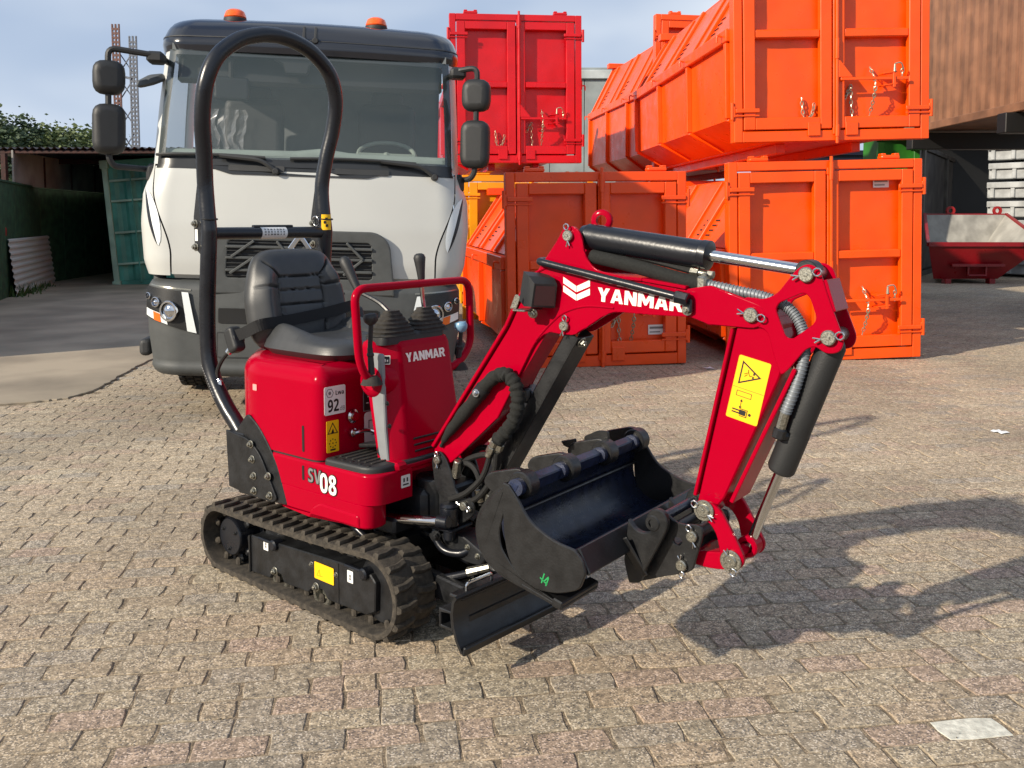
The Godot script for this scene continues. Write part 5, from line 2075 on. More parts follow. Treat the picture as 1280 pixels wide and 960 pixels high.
func build_bucket(root: Node3D, t: Transform3D) -> void:
	# quick coupler plates
	for s in [-1.0, 1.0]:
		var cp := MB.new()
		cp.plate(poly([[.908, .577, .008], [.939, .557, .02], [.960, .554, .02], [.996, .561, .01], [1.019, .561, .012], [1.026, .543, .01], [1.022, .518, .02], [.996, .426, .01], [.980, .413, .01], [.832, .356, .006], [.816, .347, .006], [.854, .408], [.895, .502]], .004, 5), .088 if s > 0 else -.10, .10 if s > 0 else -.088, .003, [disc(.945, .500, .014, 14)])
		part(root, "coupler_plate", cp, M.bucket_black, t, 40.0)
	var cs := MB.new()
	cs.box(Vector3(.90, .44, 0), Vector3(.05, .06, .176), .006)
	cs.cyl(Vector3(.915, .52, -.088), Vector3(.915, .52, .088), .018, -1.0, 14)
	cs.cyl(Vector3(.994, .527, -.087), Vector3(.994, .527, .087), .018, -1.0, 14)
	cs.cyl(Vector3(.962, .433, -.087), Vector3(.962, .433, .087), .018, -1.0, 14)
	part(root, "coupler_body", cs, M.black_metal, t)
	pivot(root, .994, .527, .10, .017, t, 1.9)
	pivot(root, .962, .433, .10, .017, t, -1.4)
	# the bucket itself: a rolled sheet open upwards, closed by two side plates
	var B := MB.new()
	var pf := curve([Vector3(.545, .668, 0), Vector3(.520, .600, 0), Vector3(.515, .53, 0), Vector3(.548, .462, 0), Vector3(.615, .432, 0), Vector3(.70, .462, 0), Vector3(.781, .518, 0)], 7)
	var p2 := PackedVector2Array()
	for q in pf:
		p2.append(Vector2(q.x, q.y))
	B.sheet(p2, .010, .392, -.392)
	var bk := part(root, "bucket", B, M.bucket_blue, t, 40.0)
	# fold line across the back sheet
	var fd := MB.new()
	fd.cyl(Vector3(.532, .570, .39), Vector3(.532, .570, -.39), .006, -1.0, 8)
	part(bk, "weld_seam", fd, M.bucket_black)
	# front lip
	var lp := MB.new()
	lp.bar(Vector3(.797, .492, .389), Vector3(.797, .492, -.389), .014, .078, Vector3(.475, -.88, 0), .003)
	part(bk, "front_lip", lp, M.bucket_black)
	for s in [-1.0, 1.0]:
		var sp := MB.new()
		sp.plate(poly([[.522, .676, .006], [.545, .672, .006], [.575, .640, .02], [.618, .578, .04], [.699, .537, .05], [.778, .525, .012], [.804, .500, .006], [.814, .464, .010], [.792, .414, .016], [.727, .386, .03], [.649, .378, .04], [.586, .401, .04], [.545, .446, .03], [.530, .500, .03], [.524, .58]], 0.0, 6), .390 if s > 0 else -.402, .402 if s > 0 else -.390, .003)
		part(bk, "side_plate", sp, M.bucket_black, Transform3D(), 40.0)
		# crescent of the outer shell, set back from the side plate
		var cr := MB.new()
		cr.plate(poly([[.530, .668, .004], [.474, .622, .04], [.427, .556, .04], [.417, .495, .04], [.442, .433, .04], [.497, .396, .03], [.557, .379, .02], [.601, .370, .01], [.727, .337, .004], [.735, .350, .004], [.66, .372, .04], [.60, .392, .05], [.548, .432, .02], [.512, .475, .02], [.505, .525, .02], [.522, .575, .01], [.530, .60, .01]], 0.0, 6), .384 if s > 0 else -.3955, .3955 if s > 0 else -.384, .003)
		part(bk, "shell_side", cr, M.bucket_black, Transform3D(), 40.0)
	var os := MB.new()
	var ov := curve([Vector3(.530, .664, 0), Vector3(.474, .620, 0), Vector3(.428, .556, 0), Vector3(.418, .495, 0), Vector3(.443, .434, 0), Vector3(.497, .397, 0), Vector3(.557, .380, 0), Vector3(.640, .362, 0)], 6)
	var p3 := PackedVector2Array()
	for q in ov:
		p3.append(Vector2(q.x, q.y))
	os.sheet(p3, -.010, .385, -.385)
	part(bk, "outer_shell", os, M.bucket_black, Transform3D(), 40.0)
	# cutting edge below
	var ce := MB.new()
	ce.bar(Vector3(.660, .360, .397), Vector3(.660, .360, .20), .150, .012, Vector3(.24, .97, 0).normalized(), .003)
	ce.bar(Vector3(.715, .352, .399), Vector3(.715, .352, .195), .035, .026, Vector3(.24, .97, 0).normalized(), .004)
	part(bk, "cutting_edge", ce, M.bucket_black)
	# hook bar and four hook ears along the rear top edge
	var hb := MB.new()
	hb.box(Vector3(.553, .658, 0), Vector3(.034, .044, .786), .004, Basis(Vector3(0, 0, 1), -.35))
	part(bk, "hook_bar", hb, M.worn_blue)
	for z in [.33, .10, -.14, -.36]:
		var er := MB.new()
		er.plate(poly([[.590, .655, .03], [.575, .695, .03], [.535, .708, .02], [.42, .675, .03], [.40, .640, .02], [.44, .615, .02], [.52, .622, .02], [.57, .622, .03]], 0.0, 7), z - .012, z + .012, .004, [], 2)
		er.cyl(Vector3(.558, .663, z - .016), Vector3(.558, .663, z + .034), .042, -1.0, 28, .004)
		var eo := part(bk, "hook_ear", er, M.bucket_black, Transform3D(), 40.0)
		var tb := MB.new()
		tb.cyl(Vector3(.558, .660, z + .02), Vector3(.562, .664, z + .062), .026, -1.0, 16)
		part(eo, "hook_tube", tb, M.worn_blue)
	# notch plate between the middle ears
	var np := MB.new()
	np.plate(poly([[.362, .668, .003], [.422, .685, .004], [.424, .664, .008], [.442, .653, .010], [.459, .666, .008], [.457, .698, .01], [.513, .727, .012], [.555, .730, .01], [.560, .660], [.472, .616], [.416, .616, .008], [.400, .646, .01], [.372, .653, .004]], 0.0, 4), -.166, -.154, .003)
	part(bk, "notch_plate", np, M.bucket_black)
	# coupler ears on the front
	for z in [.135, -.135]:
		var fe := MB.new()
		fe.plate(poly([[.803, .550], [.811, .543, .004], [.826, .526, .015], [.846, .519, .012], [.866, .522, .01], [.880, .530, .004], [.879, .550, .01], [.863, .566, .012], [.872, .590, .014], [.897, .602, .014], [.924, .594, .016], [.935, .570, .016], [.931, .543, .014], [.908, .495, .02], [.862, .406, .01], [.845, .364, .008], [.808, .355, .008], [.790, .420, .01]], 0.0, 6), z - .011, z + .011, .003)
		var fo := part(bk, "coupler_ear", fe, M.bucket_black, Transform3D(), 40.0)
		var pb := MB.new()
		pb.ring(Vector3(.886, .556, z), Vector3(0, 0, 1), .024, .012, .030, 22, .003)
		part(fo, "pin_boss", pb, M.bucket_black)
	var cb := MB.new()
	cb.cyl(Vector3(.886, .556, .124), Vector3(.886, .556, -.124), .015, -1.0, 16)
	part(bk, "coupler_pin", cb, M.bucket_blue)
	var gs := MB.new()
	for z in [.17, -.17]:
		gs.bar(Vector3(.80, .50, z), Vector3(.855, .385, z * .8), .008, .03, Vector3(1, .3, 0))
	part(bk, "lip_gusset", gs, M.bucket_black)
	# chalk tick on the near plate
	var ck := MB.new()
	for q in [[.665, .405, .675, .435], [.672, .41, .690, .428], [.680, .400, .690, .425], [.660, .420, .685, .405]]:
		ck.bar(Vector3(q[0], q[1], .4026), Vector3(q[2], q[3], .4026), .004, .0008, Vector3(0, 0, 1), .0)
	part(bk, "chalk_mark", ck, M.chalk_green)

# ---------------------------------------------------------------- truck
# point on a rounded front; level = [y, z of the front, half width, corner radius, bulge, z where the side ends]
func wrap_at(u: float, l: Array, off := 0.0) -> Vector3:
	var hw: float = l[2] + off
	var r: float = l[3]
	var au := absf(u)
	var sg := signf(u)
	var x: float
	var z: float
	var k: float = hw - r
	if au <= 1.0:
		x = au * k
		z = l[1] - l[4] * au * au + off
	elif au <= 2.0:
		var a := (au - 1.0) * PI * 0.5
		x = k + r * sin(a)
		z = l[1] - l[4] - (r + off) * (1.0 - cos(a)) + off
	else:
		x = hw
		z = lerpf(l[1] - l[4] - r, l[5], au - 2.0)
	return Vector3(x * sg, l[0], z)


func mixl(a: Array, b: Array, t: float) -> Array:
	var o := []
	for i in a.size():
		o.append(lerpf(a[i], b[i], t))
	return o


# levels must run upwards; returns the level at height y
func level_at(ls: Array, y: float) -> Array:
	for i in ls.size() - 1:
		if y <= ls[i + 1][0]:
			return mixl(ls[i], ls[i + 1], clampf((y - ls[i][0]) / (ls[i + 1][0] - ls[i][0]), 0.0, 1.0))
	return ls[-1]


# a patch of the rounded front: u0 and u1 are callables of y
func wrap_patch(b: MB, ls: Array, y0: float, y1: float, u0: Callable, u1: Callable, off := 0.0, nu := 24, nv := 10) -> void:
	var rows := []
	for j in nv + 1:
		var y := lerpf(y0, y1, float(j) / nv)
		var l := level_at(ls, y)
		var r := PackedVector3Array()
		for i in nu + 1:
			r.append(wrap_at(lerpf(u0.call(y), u1.call(y), float(i) / nu), l, off))
		rows.append(r)
	b.gridr(rows)


# a point on a level for a given x
func u_of(l: Array, x: float, off := 0.0) -> float:
	var k: float = l[2] + off - l[3]
	var a := absf(x)
	if a <= k:
		return x / k
	return signf(x) * (1.0 + asin(clampf((a - k) / l[3], 0.0, 1.0)) / (PI * 0.5))


# polygon given in x, y laid on the rounded front
func wrap_poly(b: MB, ls: Array, pts: PackedVector2Array, off: float, th := 0.0) -> void:
	var pg := MB.ccw(pts)
	var ix := Geometry2D.triangulate_polygon(pg)
	var f := func(v: Vector2, o: float) -> Vector3:
		var l := level_at(ls, v.y)
		return wrap_at(u_of(l, v.x, o), l, o)
	for t in range(0, ix.size(), 3):
		b.trio(f.call(pg[ix[t]], off), f.call(pg[ix[t + 1]], off), f.call(pg[ix[t + 2]], off), Vector3(0, 0, 1))
	if th > 0.0:
		for i in pg.size():
			var a := pg[i]
			var c := pg[(i + 1) % pg.size()]
			b.quad(f.call(a, off - th), f.call(c, off - th), f.call(c, off), f.call(a, off))


func subdivide(pts: PackedVector2Array, step := 0.05) -> PackedVector2Array:
	var o := PackedVector2Array()
	for i in pts.size():
		var a := pts[i]
		var c := pts[(i + 1) % pts.size()]
		var n := maxi(1, int(a.distance_to(c) / step))
		for k in n:
			o.append(a.lerp(c, float(k) / n))
	return o


# a strip on the rounded front between two chains of points
func wrap_strip(b: MB, ls: Array, left: Array, right: Array, off: float) -> void:
	var f := func(v, o: float) -> Vector3:
		var l := level_at(ls, v[1])
		return wrap_at(u_of(l, v[0], o), l, o)
	var rows := []
	for i in left.size():
		var r := PackedVector3Array()
		for k in 9:
			var t := k / 8.0
			r.append(f.call([lerpf(left[i][0], right[i][0], t), lerpf(left[i][1], right[i][1], t)], off))
		rows.append(r)
	b.grid(rows, Vector3(0, 0, 1))


func rbox(b: MB, c: Vector3, s: Vector3, r: float, t := Basis()) -> void:
	# softly rounded block: rounded rectangle in xy, rounded edges in z
	var keep := b.xf
	b.at(keep * Transform3D(t, c))
	b.plate(rect(-s.x * .5, -s.y * .5, s.x * .5, s.y * .5, r * 1.6), -s.z * .5, s.z * .5, minf(r, s.z * .48), [], 4)
	b.at(keep)


func build_truck() -> void:
	var t := thing("truck", "white truck cab with black roof visor and grey bumper, parked behind the red excavator", "truck", Vector3(-1.55, 0, -6.72), 8.0, "", -1.7)
	# levels of the white cab: [y, front, half width, corner, bulge, side end]
	var cab := [
		[1.02, -.05, 1.165, .24, .05, -1.75],
		[1.12, -.035, 1.20, .26, .05, -1.75],
		[1.40, -.04, 1.225, .27, .05, -1.75],
		[1.62, -.06, 1.215, .27, .05, -1.75],
		[1.76, -.075, 1.16, .24, .05, -1.75],
		[1.83, -.09, 1.135, .22, .05, -1.75],
		[2.25, -.21, 1.125, .21, .05, -1.75],
		[2.70, -.36, 1.105, .20, .05, -1.75],
		[2.76, -.38, 1.10, .20, .05, -1.75]]
	var seam := func(y: float) -> float:
		var l := level_at(cab, y)
		var x := 1.105
		if y < 1.66:
			var k := clampf((1.66 - y) / .50, 0.0, 1.0)
			x = 1.105 - .13 * k * k * (3 - 2 * k) - .01 * k
		return u_of(l, x)
	var seam_in := func(y: float) -> float: return seam.call(y) - .03
	# centre front panel
	var b := MB.new()
	wrap_patch(b, cab, 1.03, 1.815, func(y): return -seam_in.call(y), seam_in, 0.0, 40, 22)
	var fp := part(t, "front_panel", b, M.cab_white, Transform3D(), 60.0)
	var lipb := MB.new()
	wrap_patch(lipb, [[1.0, -.09, 1.16, .24, .05, -1.7], [1.031, -.05, 1.165, .24, .05, -1.7]], 1.0, 1.03, func(_y): return -1.05, func(_y): return 1.05, 0.0, 24, 2)
	part(fp, "lower_lip", lipb, M.cab_white)
	var gp := MB.new()
	wrap_patch(gp, cab, 1.04, 1.80, func(_y): return -1.4, func(_y): return 1.4, -.016, 40, 12)
	part(t, "seam_backing", gp, M.cab_dark)
	# corner panels with their air slots
	for s in [-1.0, 1.0]:
		var cb := MB.new()
		if s < 0:
			wrap_patch(cb, cab, 1.02, 1.83, func(_y): return -3.0, func(y): return -seam.call(y), 0.0, 26, 22)
		else:
			wrap_patch(cb, cab, 1.02, 1.83, seam, func(_y): return 3.0, 0.0, 26, 22)
		var cp := part(t, "corner_panel", cb, M.cab_white, Transform3D(), 60.0)
		var sl := MB.new()
		var sg := MB.new()
		var out := []
		var mid := []
		var inn := []
		for k in 13:
			var v := k / 12.0
			var y := 1.235 + .415 * v
			var bow := sin(PI * v)
			var xo := 1.055 + .115 * pow(v, .75) + .014 * bow
			var wd := .024 * pow(bow, .7) + .003
			out.append([s * xo, y])
			mid.append([s * (xo - wd), y])
			inn.append([s * (xo - wd - .058 * pow(bow, .6) - .004), y])
		wrap_strip(sl, cab, out, mid, .004)
		wrap_strip(sg, cab, mid, inn, .004)
		part(cp, "air_slot", sl, M.black_gloss)
		part(cp, "slot_wing", sg, M.drl)
		# door side above the belt line, pillars
		var pb := MB.new()
		if s < 0:
			wrap_patch(pb, cab, 1.83, 2.75, func(_y): return -2.15, func(y): return -u_of(level_at(cab, y), level_at(cab, y)[2] - .055), 0.0, 12, 10)
		else:
			wrap_patch(pb, cab, 1.83, 2.75, func(y): return u_of(level_at(cab, y), level_at(cab, y)[2] - .055), func(_y): return 2.15, 0.0, 12, 10)
		part(t, "window_pillar", pb, M.cab_white, Transform3D(), 60.0)
		var rp := MB.new()
		wrap_patch(rp, cab, 1.83, 2.75, func(_y): return s * (2.72 if s > 0 else 3.0), func(_y): return s * (3.0 if s > 0 else 2.72), 0.0, 3, 4)
		part(t, "rear_pillar", rp, M.cab_white)
		var dg := MB.new()
		wrap_patch(dg, cab, 1.83, 2.75, func(_y): return s * (2.15 if s > 0 else 2.72), func(_y): return s * (2.72 if s > 0 else 2.15), -.01, 3, 4)
		part(t, "door_window", dg, M.screen)
	# windscreen: dark printed border, glass in one sheet
	var wx := func(y: float) -> float: return u_of(level_at(cab, y), level_at(cab, y)[2] - .06)
	var wi := func(y: float) -> float: return u_of(level_at(cab, y), level_at(cab, y)[2] - .115)
	var fr := MB.new()
	wrap_patch(fr, cab, 1.80, 1.90, func(y): return -wx.call(y), wx, .002, 40, 3)
	wrap_patch(fr, cab, 2.66, 2.74, func(y): return -wx.call(y), wx, .002, 40, 3)
	wrap_patch(fr, cab, 1.90, 2.66, func(y): return -wx.call(y), func(y): return -wi.call(y), .002, 5, 12)
	wrap_patch(fr, cab, 1.90, 2.66, wi, wx, .002, 5, 12)
	var ws := part(t, "windscreen", fr, M.frit, Transform3D(), 60.0)
	var gl := MB.new()
	wrap_patch(gl, cab, 1.885, 2.70, func(y): return -wx.call(y) * .99, func(y): return wx.call(y) * .99, .007, 40, 16)
	part(ws, "glass", gl, M.screen, Transform3D(), 60.0)
	# scuttle below the glass with vents
	for x in [-.36, .40]:
		var vt := MB.new()
		wrap_poly(vt, cab, subdivide(rect(x - .20, 1.795, x + .20, 1.838, .015)), .012, .012)
		part(ws, "scuttle_vent", vt, M.cab_dark)
	var notch := MB.new()
	wrap_poly(notch, cab, subdivide(poly([[-.70, 1.815], [-.55, 1.770], [.44, 1.770], [.60, 1.815], [.60, 1.83], [-.70, 1.83]], .03)), .010, .012)
	part(ws, "scuttle", notch, M.frit)
	# wipers
	for q in [[-.22, -1.08, -.30], [.94, -.12, .80]]:
		var wb := MB.new()
		var f := func(x: float, y: float, o: float) -> Vector3:
			var l := level_at(cab, y)
			return wrap_at(u_of(l, x, o), l, o)
		wb.tube(fillet([f.call(q[0], 1.80, .03), f.call(q[0] - .10, 1.875, .055), f.call(q[0] - .40, 1.90, .045)], .06, 5), .017, 7)
		wb.cyl(f.call(q[0], 1.80, .0), f.call(q[0], 1.80, .05), .03, .022, 12, .004)
		var bl := PackedVector3Array()
		for k in 13:
			bl.append(f.call(lerpf(q[1], q[2], k / 12.0), 1.895 + .012 * sin(PI * k / 12.0), .028))
		wb.tube(bl, .012, 6)
		part(t, "wiper", wb, M.cab_dark)
	# black visor over the screen and roof
	var vis := [
		[2.69, -.33, 1.125, .24, .07, -1.5],
		[2.75, -.32, 1.135, .24, .07, -1.5],
		[2.80, -.335, 1.13, .24, .07, -1.5],
		[2.88, -.375, 1.105, .25, .07, -1.5],
		[2.935, -.43, 1.075, .26, .07, -1.5],
		[2.965, -.50, 1.03, .28, .07, -1.5],
		[2.978, -.60, .95, .30, .07, -1.5]]
	var vb := MB.new()
	wrap_patch(vb, vis, 2.69, 2.978, func(_y): return -3.0, func(_y): return 3.0, 0.0, 60, 16)
	var vs := part(t, "roof_visor", vb, M.visor, Transform3D(), 50.0)
	var gr := MB.new()
	wrap_patch(gr, vis, 2.795, 2.803, func(_y): return -2.4, func(_y): return 2.4, .003, 50, 1)
	part(vs, "visor_edge", gr, M.cab_dark)
	for x in [-.055, .03]:
		var bo := MB.new()
		bo.cyl(wrap_at(u_of(level_at(vis, 2.80), x), level_at(vis, 2.80), -.01), wrap_at(u_of(level_at(vis, 2.80), x), level_at(vis, 2.80), .02), .026, .022, 14, .004)
		bo.bar(wrap_at(u_of(level_at(vis, 2.82), x), level_at(vis, 2.82), .006), wrap_at(u_of(level_at(vis, 2.91), x), level_at(vis, 2.91), .012), .012, .02, Vector3(1, 0, 0))
		part(vs, "visor_fixing", bo, M.cab_dark)
	var top := MB.new()
	rbox(top, Vector3(-.06, 2.905, -1.10), Vector3(1.40, .16, 1.0), .07)
	top.box(Vector3(0, 2.86, -1.2), Vector3(2.0, .14, 1.1), .05)
	part(t, "roof", top, M.cab_dark)
	for x in [-.60, .48]:
		var bc := MB.new()
		bc.lathe([[.075, 0], [.085, .012], [.08, .03], [.07, .055], [.045, .07], [.01, .075]], Vector3(x, 2.985, -.62), Vector3.UP, 20)
		var bq := part(t, "beacon", bc, M.beacon)
		var bs := MB.new()
		bs.cyl(Vector3(x, 2.95, -.62), Vector3(x, 2.988, -.62), .088, -1.0, 20, .004)
		part(bq, "beacon_base", bs, M.cab_dark)
	# inside the cab
	var ins := MB.new()
	ins.box(Vector3(0, 1.9, -1.72), Vector3(2.1, 1.9, .05), .0)
	ins.box(Vector3(0, 2.72, -1.05), Vector3(2.05, .05, 1.25), .0)
	ins.box(Vector3(0, 1.10, -1.0), Vector3(2.1, .05, 1.4), .0)
	part(t, "cab_lining", ins, M.cab_inside)
	var sv := MB.new()
	sv.box(Vector3(0, 2.575, -.52), Vector3(2.0, .24, .06), .03, Basis(Vector3.RIGHT, -.3))
	part(t, "sun_blind", sv, M.print_black)
	var da := MB.new()
	da.plate(poly([[-1.05, 1.62], [1.05, 1.62], [1.05, 1.955], [.30, 1.965], [.1, 1.99], [-.1, 1.965], [-1.05, 1.95]], .02), -.72, -.21, .05, [], 3)
	part(t, "dashboard", da, M.dash)
	var sw := MB.new()
	var swc := Vector3(.58, 2.0, -.80)
	var swb := Basis(Vector3.RIGHT, -1.05)
	var lp := PackedVector3Array()
	for k in 28:
		lp.append(swc + swb * Vector3(cos(TAU * k / 28) * .23, sin(TAU * k / 28) * .23, 0))
	sw.tube(lp, .017, 8, true)
	sw.bar(swc + swb * Vector3(-.22, 0, 0), swc + swb * Vector3(.22, 0, 0), .05, .02)
	sw.cyl(swc, swc + Vector3(.0, -.25, .25), .03, -1.0, 8)
	part(t, "steering_wheel", sw, M.dash)
	for x in [-.55, .58]:
		var st := MB.new()
		rbox(st, Vector3(x, 2.05, -1.38), Vector3(.50, .85, .16), .06)
		rbox(st, Vector3(x, 1.60, -1.15), Vector3(.50, .16, .48), .05)
		rbox(st, Vector3(x, 2.50, -1.40), Vector3(.28, .18, .11), .04)
		part(t, "cab_seat", st, M.cab_dark)
	var fm := MB.new()
	var fg := RandomNumberGenerator.new()
	fg.seed = 4
	for k in 4:
		var rows := []
		for j in 9:
			var r := PackedVector3Array()
			for i in 3:
				r.append(Vector3(-.86 + k * .075 + (i - 1) * .03 + fg.randfn() * .008 + .02 * sin(j * .8 + k), 2.0 + j * .045, -1.25 + fg.randfn() * .012 + absf(i - 1) * .02))
			rows.append(r)
		fm.grid(rows, Vector3(0, 0, 1))
	part(t, "seat_film", fm, M.film, Transform3D(), 20.0)
	var mi := MB.new()
	rbox(mi, Vector3(-.60, 2.43, -.46), Vector3(.26, .18, .05), .022, Basis(Vector3.UP, .15))
	mi.cyl(Vector3(-.60, 2.50, -.46), Vector3(-.60, 2.64, -.43), .022, -1.0, 8)
	part(t, "inner_mirror", mi, M.print_black)
	var cam2 := MB.new()
	cam2.plate(poly([[-.28, 2.70], [.06, 2.70], [.06, 2.65], [-.01, 2.62], [-.03, 2.55], [-.19, 2.55], [-.21, 2.62], [-.28, 2.65]], .015), -.43, -.37, .01)
	part(t, "camera_pod", cam2, M.print_black)
	# mirrors
	for s in [-1.0, 1.0]:
		var xm: float = s * 1.335 - .085
		var arm := MB.new()
		if s < 0:
			xm = -1.42
		arm.tube(fillet([Vector3(s * 1.06, 2.60, -.50), Vector3(s * 1.08, 2.615, -.26), Vector3(xm, 2.645, -.20), Vector3(xm, 2.50, -.20), Vector3(xm, 1.85, -.22), Vector3(xm - s * .03, 1.80, -.24), Vector3(s * 1.10, 1.79, -.40)], .06, 5), .022, 9)
		arm.box(Vector3(s * 1.11, 2.605, -.30), Vector3(.12, .085, .14), .02)
		arm.box(Vector3(s * 1.13, 1.76, -.34), Vector3(.10, .15, .16), .03)
		part(t, "mirror_arm", arm, M.plastic)
		for q in [[2.435, .22, .245], [2.065, .225, .365]]:
			var mb := MB.new()
			var bb := Basis(Vector3.UP, s * -.28)
			rbox(mb, Vector3(xm, q[0], -.22), Vector3(q[1], q[2], .15), .055, bb)
			var mo := part(t, "mirror", mb, M.plastic)
			var gs := MB.new()
			gs.at(Transform3D(bb, Vector3(xm, q[0], -.22)))
			gs.plate(rect(-q[1] * .42, -q[2] * .42, q[1] * .42, q[2] * .42, .04), -.079, -.076)
			part(mo, "mirror_glass", gs, M.bright)
		var km := MB.new()
		km.lathe([[.02, 0], [.10, .01], [.115, .03], [.09, .06], [.02, .075]], Vector3(s * 1.17, 2.43, -.46), Vector3(s * .3, .9, .3).normalized(), 16)
		if s < 0:
			part(t, "kerb_mirror", km, M.cab_grey)
	# grille panel
	var go := MB.new()
	var op := poly([[-.70, .90], [-.655, 1.30, .09], [-.58, 1.375, .07], [.52, 1.375, .07], [.615, 1.30, .09], [.66, .90]], .02, 5)
	go.at(Transform3D(Basis(), Vector3(0, 0, -.055)))
	go.plate(op, 0.0, .045, .012, [poly([[-.56, 1.02], [-.545, 1.29], [.475, 1.29], [.49, 1.02]], .03)], 2)
	var gq := part(t, "grille", go, M.cab_grey)
	var gb := MB.new()
	gb.box(Vector3(-.04, 1.15, -.045), Vector3(1.16, .38, .03), .0)
	part(gq, "grille_backing", gb, M.print_black)
	for k in 9:
		var y := 1.035 + k * .030
		var sb := MB.new()
		sb.box(Vector3(-.035, y, -.022), Vector3(1.04, .008, .022), .002)
		part(gq, "slat", sb, M.cab_dark)
	for y in [1.075, 1.165, 1.245]:
		var wb := MB.new()
		wb.box(Vector3(-.035, y, -.008), Vector3(1.05, .022, .03), .005)
		part(gq, "cross_bar", wb, M.cab_grey)
	for q in [[-.52, 1.17, -.36, 1.29], [-.53, 1.05, -.36, 1.17], [-.20, 1.29, -.10, 1.17], [.14, 1.29, .05, 1.17], [.30, 1.29, .42, 1.17], [.42, 1.165, .28, 1.05]]:
		var db := MB.new()
		db.bar(Vector3(q[0], q[1], .0), Vector3(q[2], q[3], .0), .02, .032, Vector3(0, 0, 1), .004)
		part(gq, "diagonal_bar", db, M.cab_grey)
	var em := MB.new()
	em.at(Transform3D(Basis(), Vector3(-.035, 1.245, .012)))
	em.plate(PackedVector2Array([Vector2(-.085, 0), Vector2(0, -.125), Vector2(.085, 0), Vector2(0, .125)]), 0, .02, .006, [PackedVector2Array([Vector2(-.040, 0), Vector2(0, -.062), Vector2(.040, 0), Vector2(0, .062)])])
	part(gq, "emblem", em, M.bright)
	# dark gap and bumper
	var gp2 := MB.new()
	gp2.box(Vector3(0, .98, -.34), Vector3(1.9, .24, .3), .01)
	gp2.box(Vector3(0, .93, -.10), Vector3(1.75, .03, .08), .01)
	for x in [-.62, -.48, .35]:
		gp2.cyl(Vector3(x, .955, -.10), Vector3(x, .955, -.06), .022, -1.0, 10, .003)
	gp2.box(Vector3(-.20, .95, -.09), Vector3(.22, .09, .06), .01)
	part(t, "front_beam", gp2, M.cab_dark)
	var bp := [
		[.285, -.035, 1.10, .26, .06, -1.0],
		[.31, .0, 1.125, .28, .06, -1.0],
		[.355, .012, 1.14, .28, .06, -1.0],
		[.375, -.004, 1.13, .28, .06, -1.0],
		[.40, .0, 1.135, .28, .06, -1.0],
		[.60, .012, 1.165, .30, .06, -1.0],
		[.80, .015, 1.17, .30, .06, -1.0],
		[.935, .004, 1.165, .30, .06, -1.0],
		[.985, -.04, 1.14, .28, .06, -1.0],
		[.995, -.10, 1.10, .26, .06, -1.0]]
	var bb2 := MB.new()
	wrap_patch(bb2, bp, .285, .995, func(_y): return -2.6, func(_y): return 2.6, 0.0, 72, 36)
	var bm := part(t, "bumper", bb2, M.cab_grey, Transform3D(), 50.0)
	for q in [[-.37, .74, .24, .055], [.30, .74, .24, .055], [-.02, .735, .2, .05]]:
		var pc := MB.new()
		wrap_poly(pc, bp, subdivide(rect(q[0] - q[2], q[1] - q[3], q[0] + q[2], q[1] + q[3], .012)), .006)
		part(bm, "air_inlet", pc, M.print_black)
	for k in 10:
		var st := MB.new()
		var x := -.40 + k * .085
		st.bar(Vector3(x, .915, .0), Vector3(x + .05, .94, -.035), .012, .014)
		part(bm, "step_rib", st, M.cab_dark)
	var lpn := MB.new()
	wrap_poly(lpn, bp, subdivide(rect(-.62, .43, -.10, .62, .01)), .006, .006)
	part(bm, "plate_recess", lpn, M.cab_dark)
	var lp2 := MB.new()
	wrap_poly(lp2, bp, subdivide(rect(-.612, .438, -.108, .612, .01)), .0075)
	part(bm, "plate_panel", lp2, M.cab_grey)
	var lg := MB.new()
	for k in 6:
		lg.box(Vector3(-.02 + k * .03, .53, .012), Vector3(.014, .20, .012), .002)
	part(bm, "louvre", lg, M.cab_dark)
	for s in [-1.0, 1.0]:
		# headlamp let into the bumper corner
		var hb := MB.new()
		var hi := []
		var hx := []
		for k in 7:
			var v := k / 6.0
			hi.append([s * lerpf(.825, .760, v), lerpf(.905, .605, v)])
			hx.append([s * lerpf(1.152, 1.160, v), lerpf(.938, .712, v)])
		wrap_strip(hb, bp, hi, hx, .014)
		var hl := part(t, "headlight", hb, M.print_black)
		var hr := MB.new()
		wrap_strip(hr, bp, [[s * .825, .903], [s * .792, .75], [s * .762, .608]], [[s * .872, .906], [s * .848, .76], [s * .828, .622]], .020)
		part(hl, "day_lamp", hr, M.drl)
		for q in [[.945, .765, .076], [1.045, .825, .038], [1.11, .865, .025]]:
			var l := level_at(bp, q[1])
			var c := wrap_at(u_of(l, s * q[0], .0), l, .008)
			var n: Vector3 = (wrap_at(u_of(l, s * q[0]), l, .02) - c).normalized()
			n = (n * .6 + Vector3(0, 0, 1) * .4).normalized()
			var bw := MB.new()
			bw.ring(c + n * .016, n, q[2], q[2] * .80, .026, 24, .004)
			part(hl, "lamp_ring", bw, M.bright)
			var ln := MB.new()
			ln.lathe([[q[2] * .8, 0.0], [q[2] * .66, .012], [q[2] * .35, .022], [.001, .026]], c + n * .006, n, 20)
			part(hl, "lamp_lens", ln, M.bright if q[2] > .03 else M.lamp_bowl)
		var am := MB.new()
		wrap_strip(am, bp, [[s * .985, .735], [s * .97, .665]], [[s * 1.15, .778], [s * 1.152, .722]], .018)
		part(hl, "indicator", am, M.drl)
		var a2 := MB.new()
		wrap_strip(a2, bp, [[s * 1.03, .742], [s * 1.02, .680]], [[s * 1.085, .758], [s * 1.08, .696]], .020)
		part(hl, "amber_bulb", a2, M.amber)
		var hgl := MB.new()
		wrap_strip(hgl, bp, hi, hx, .044)
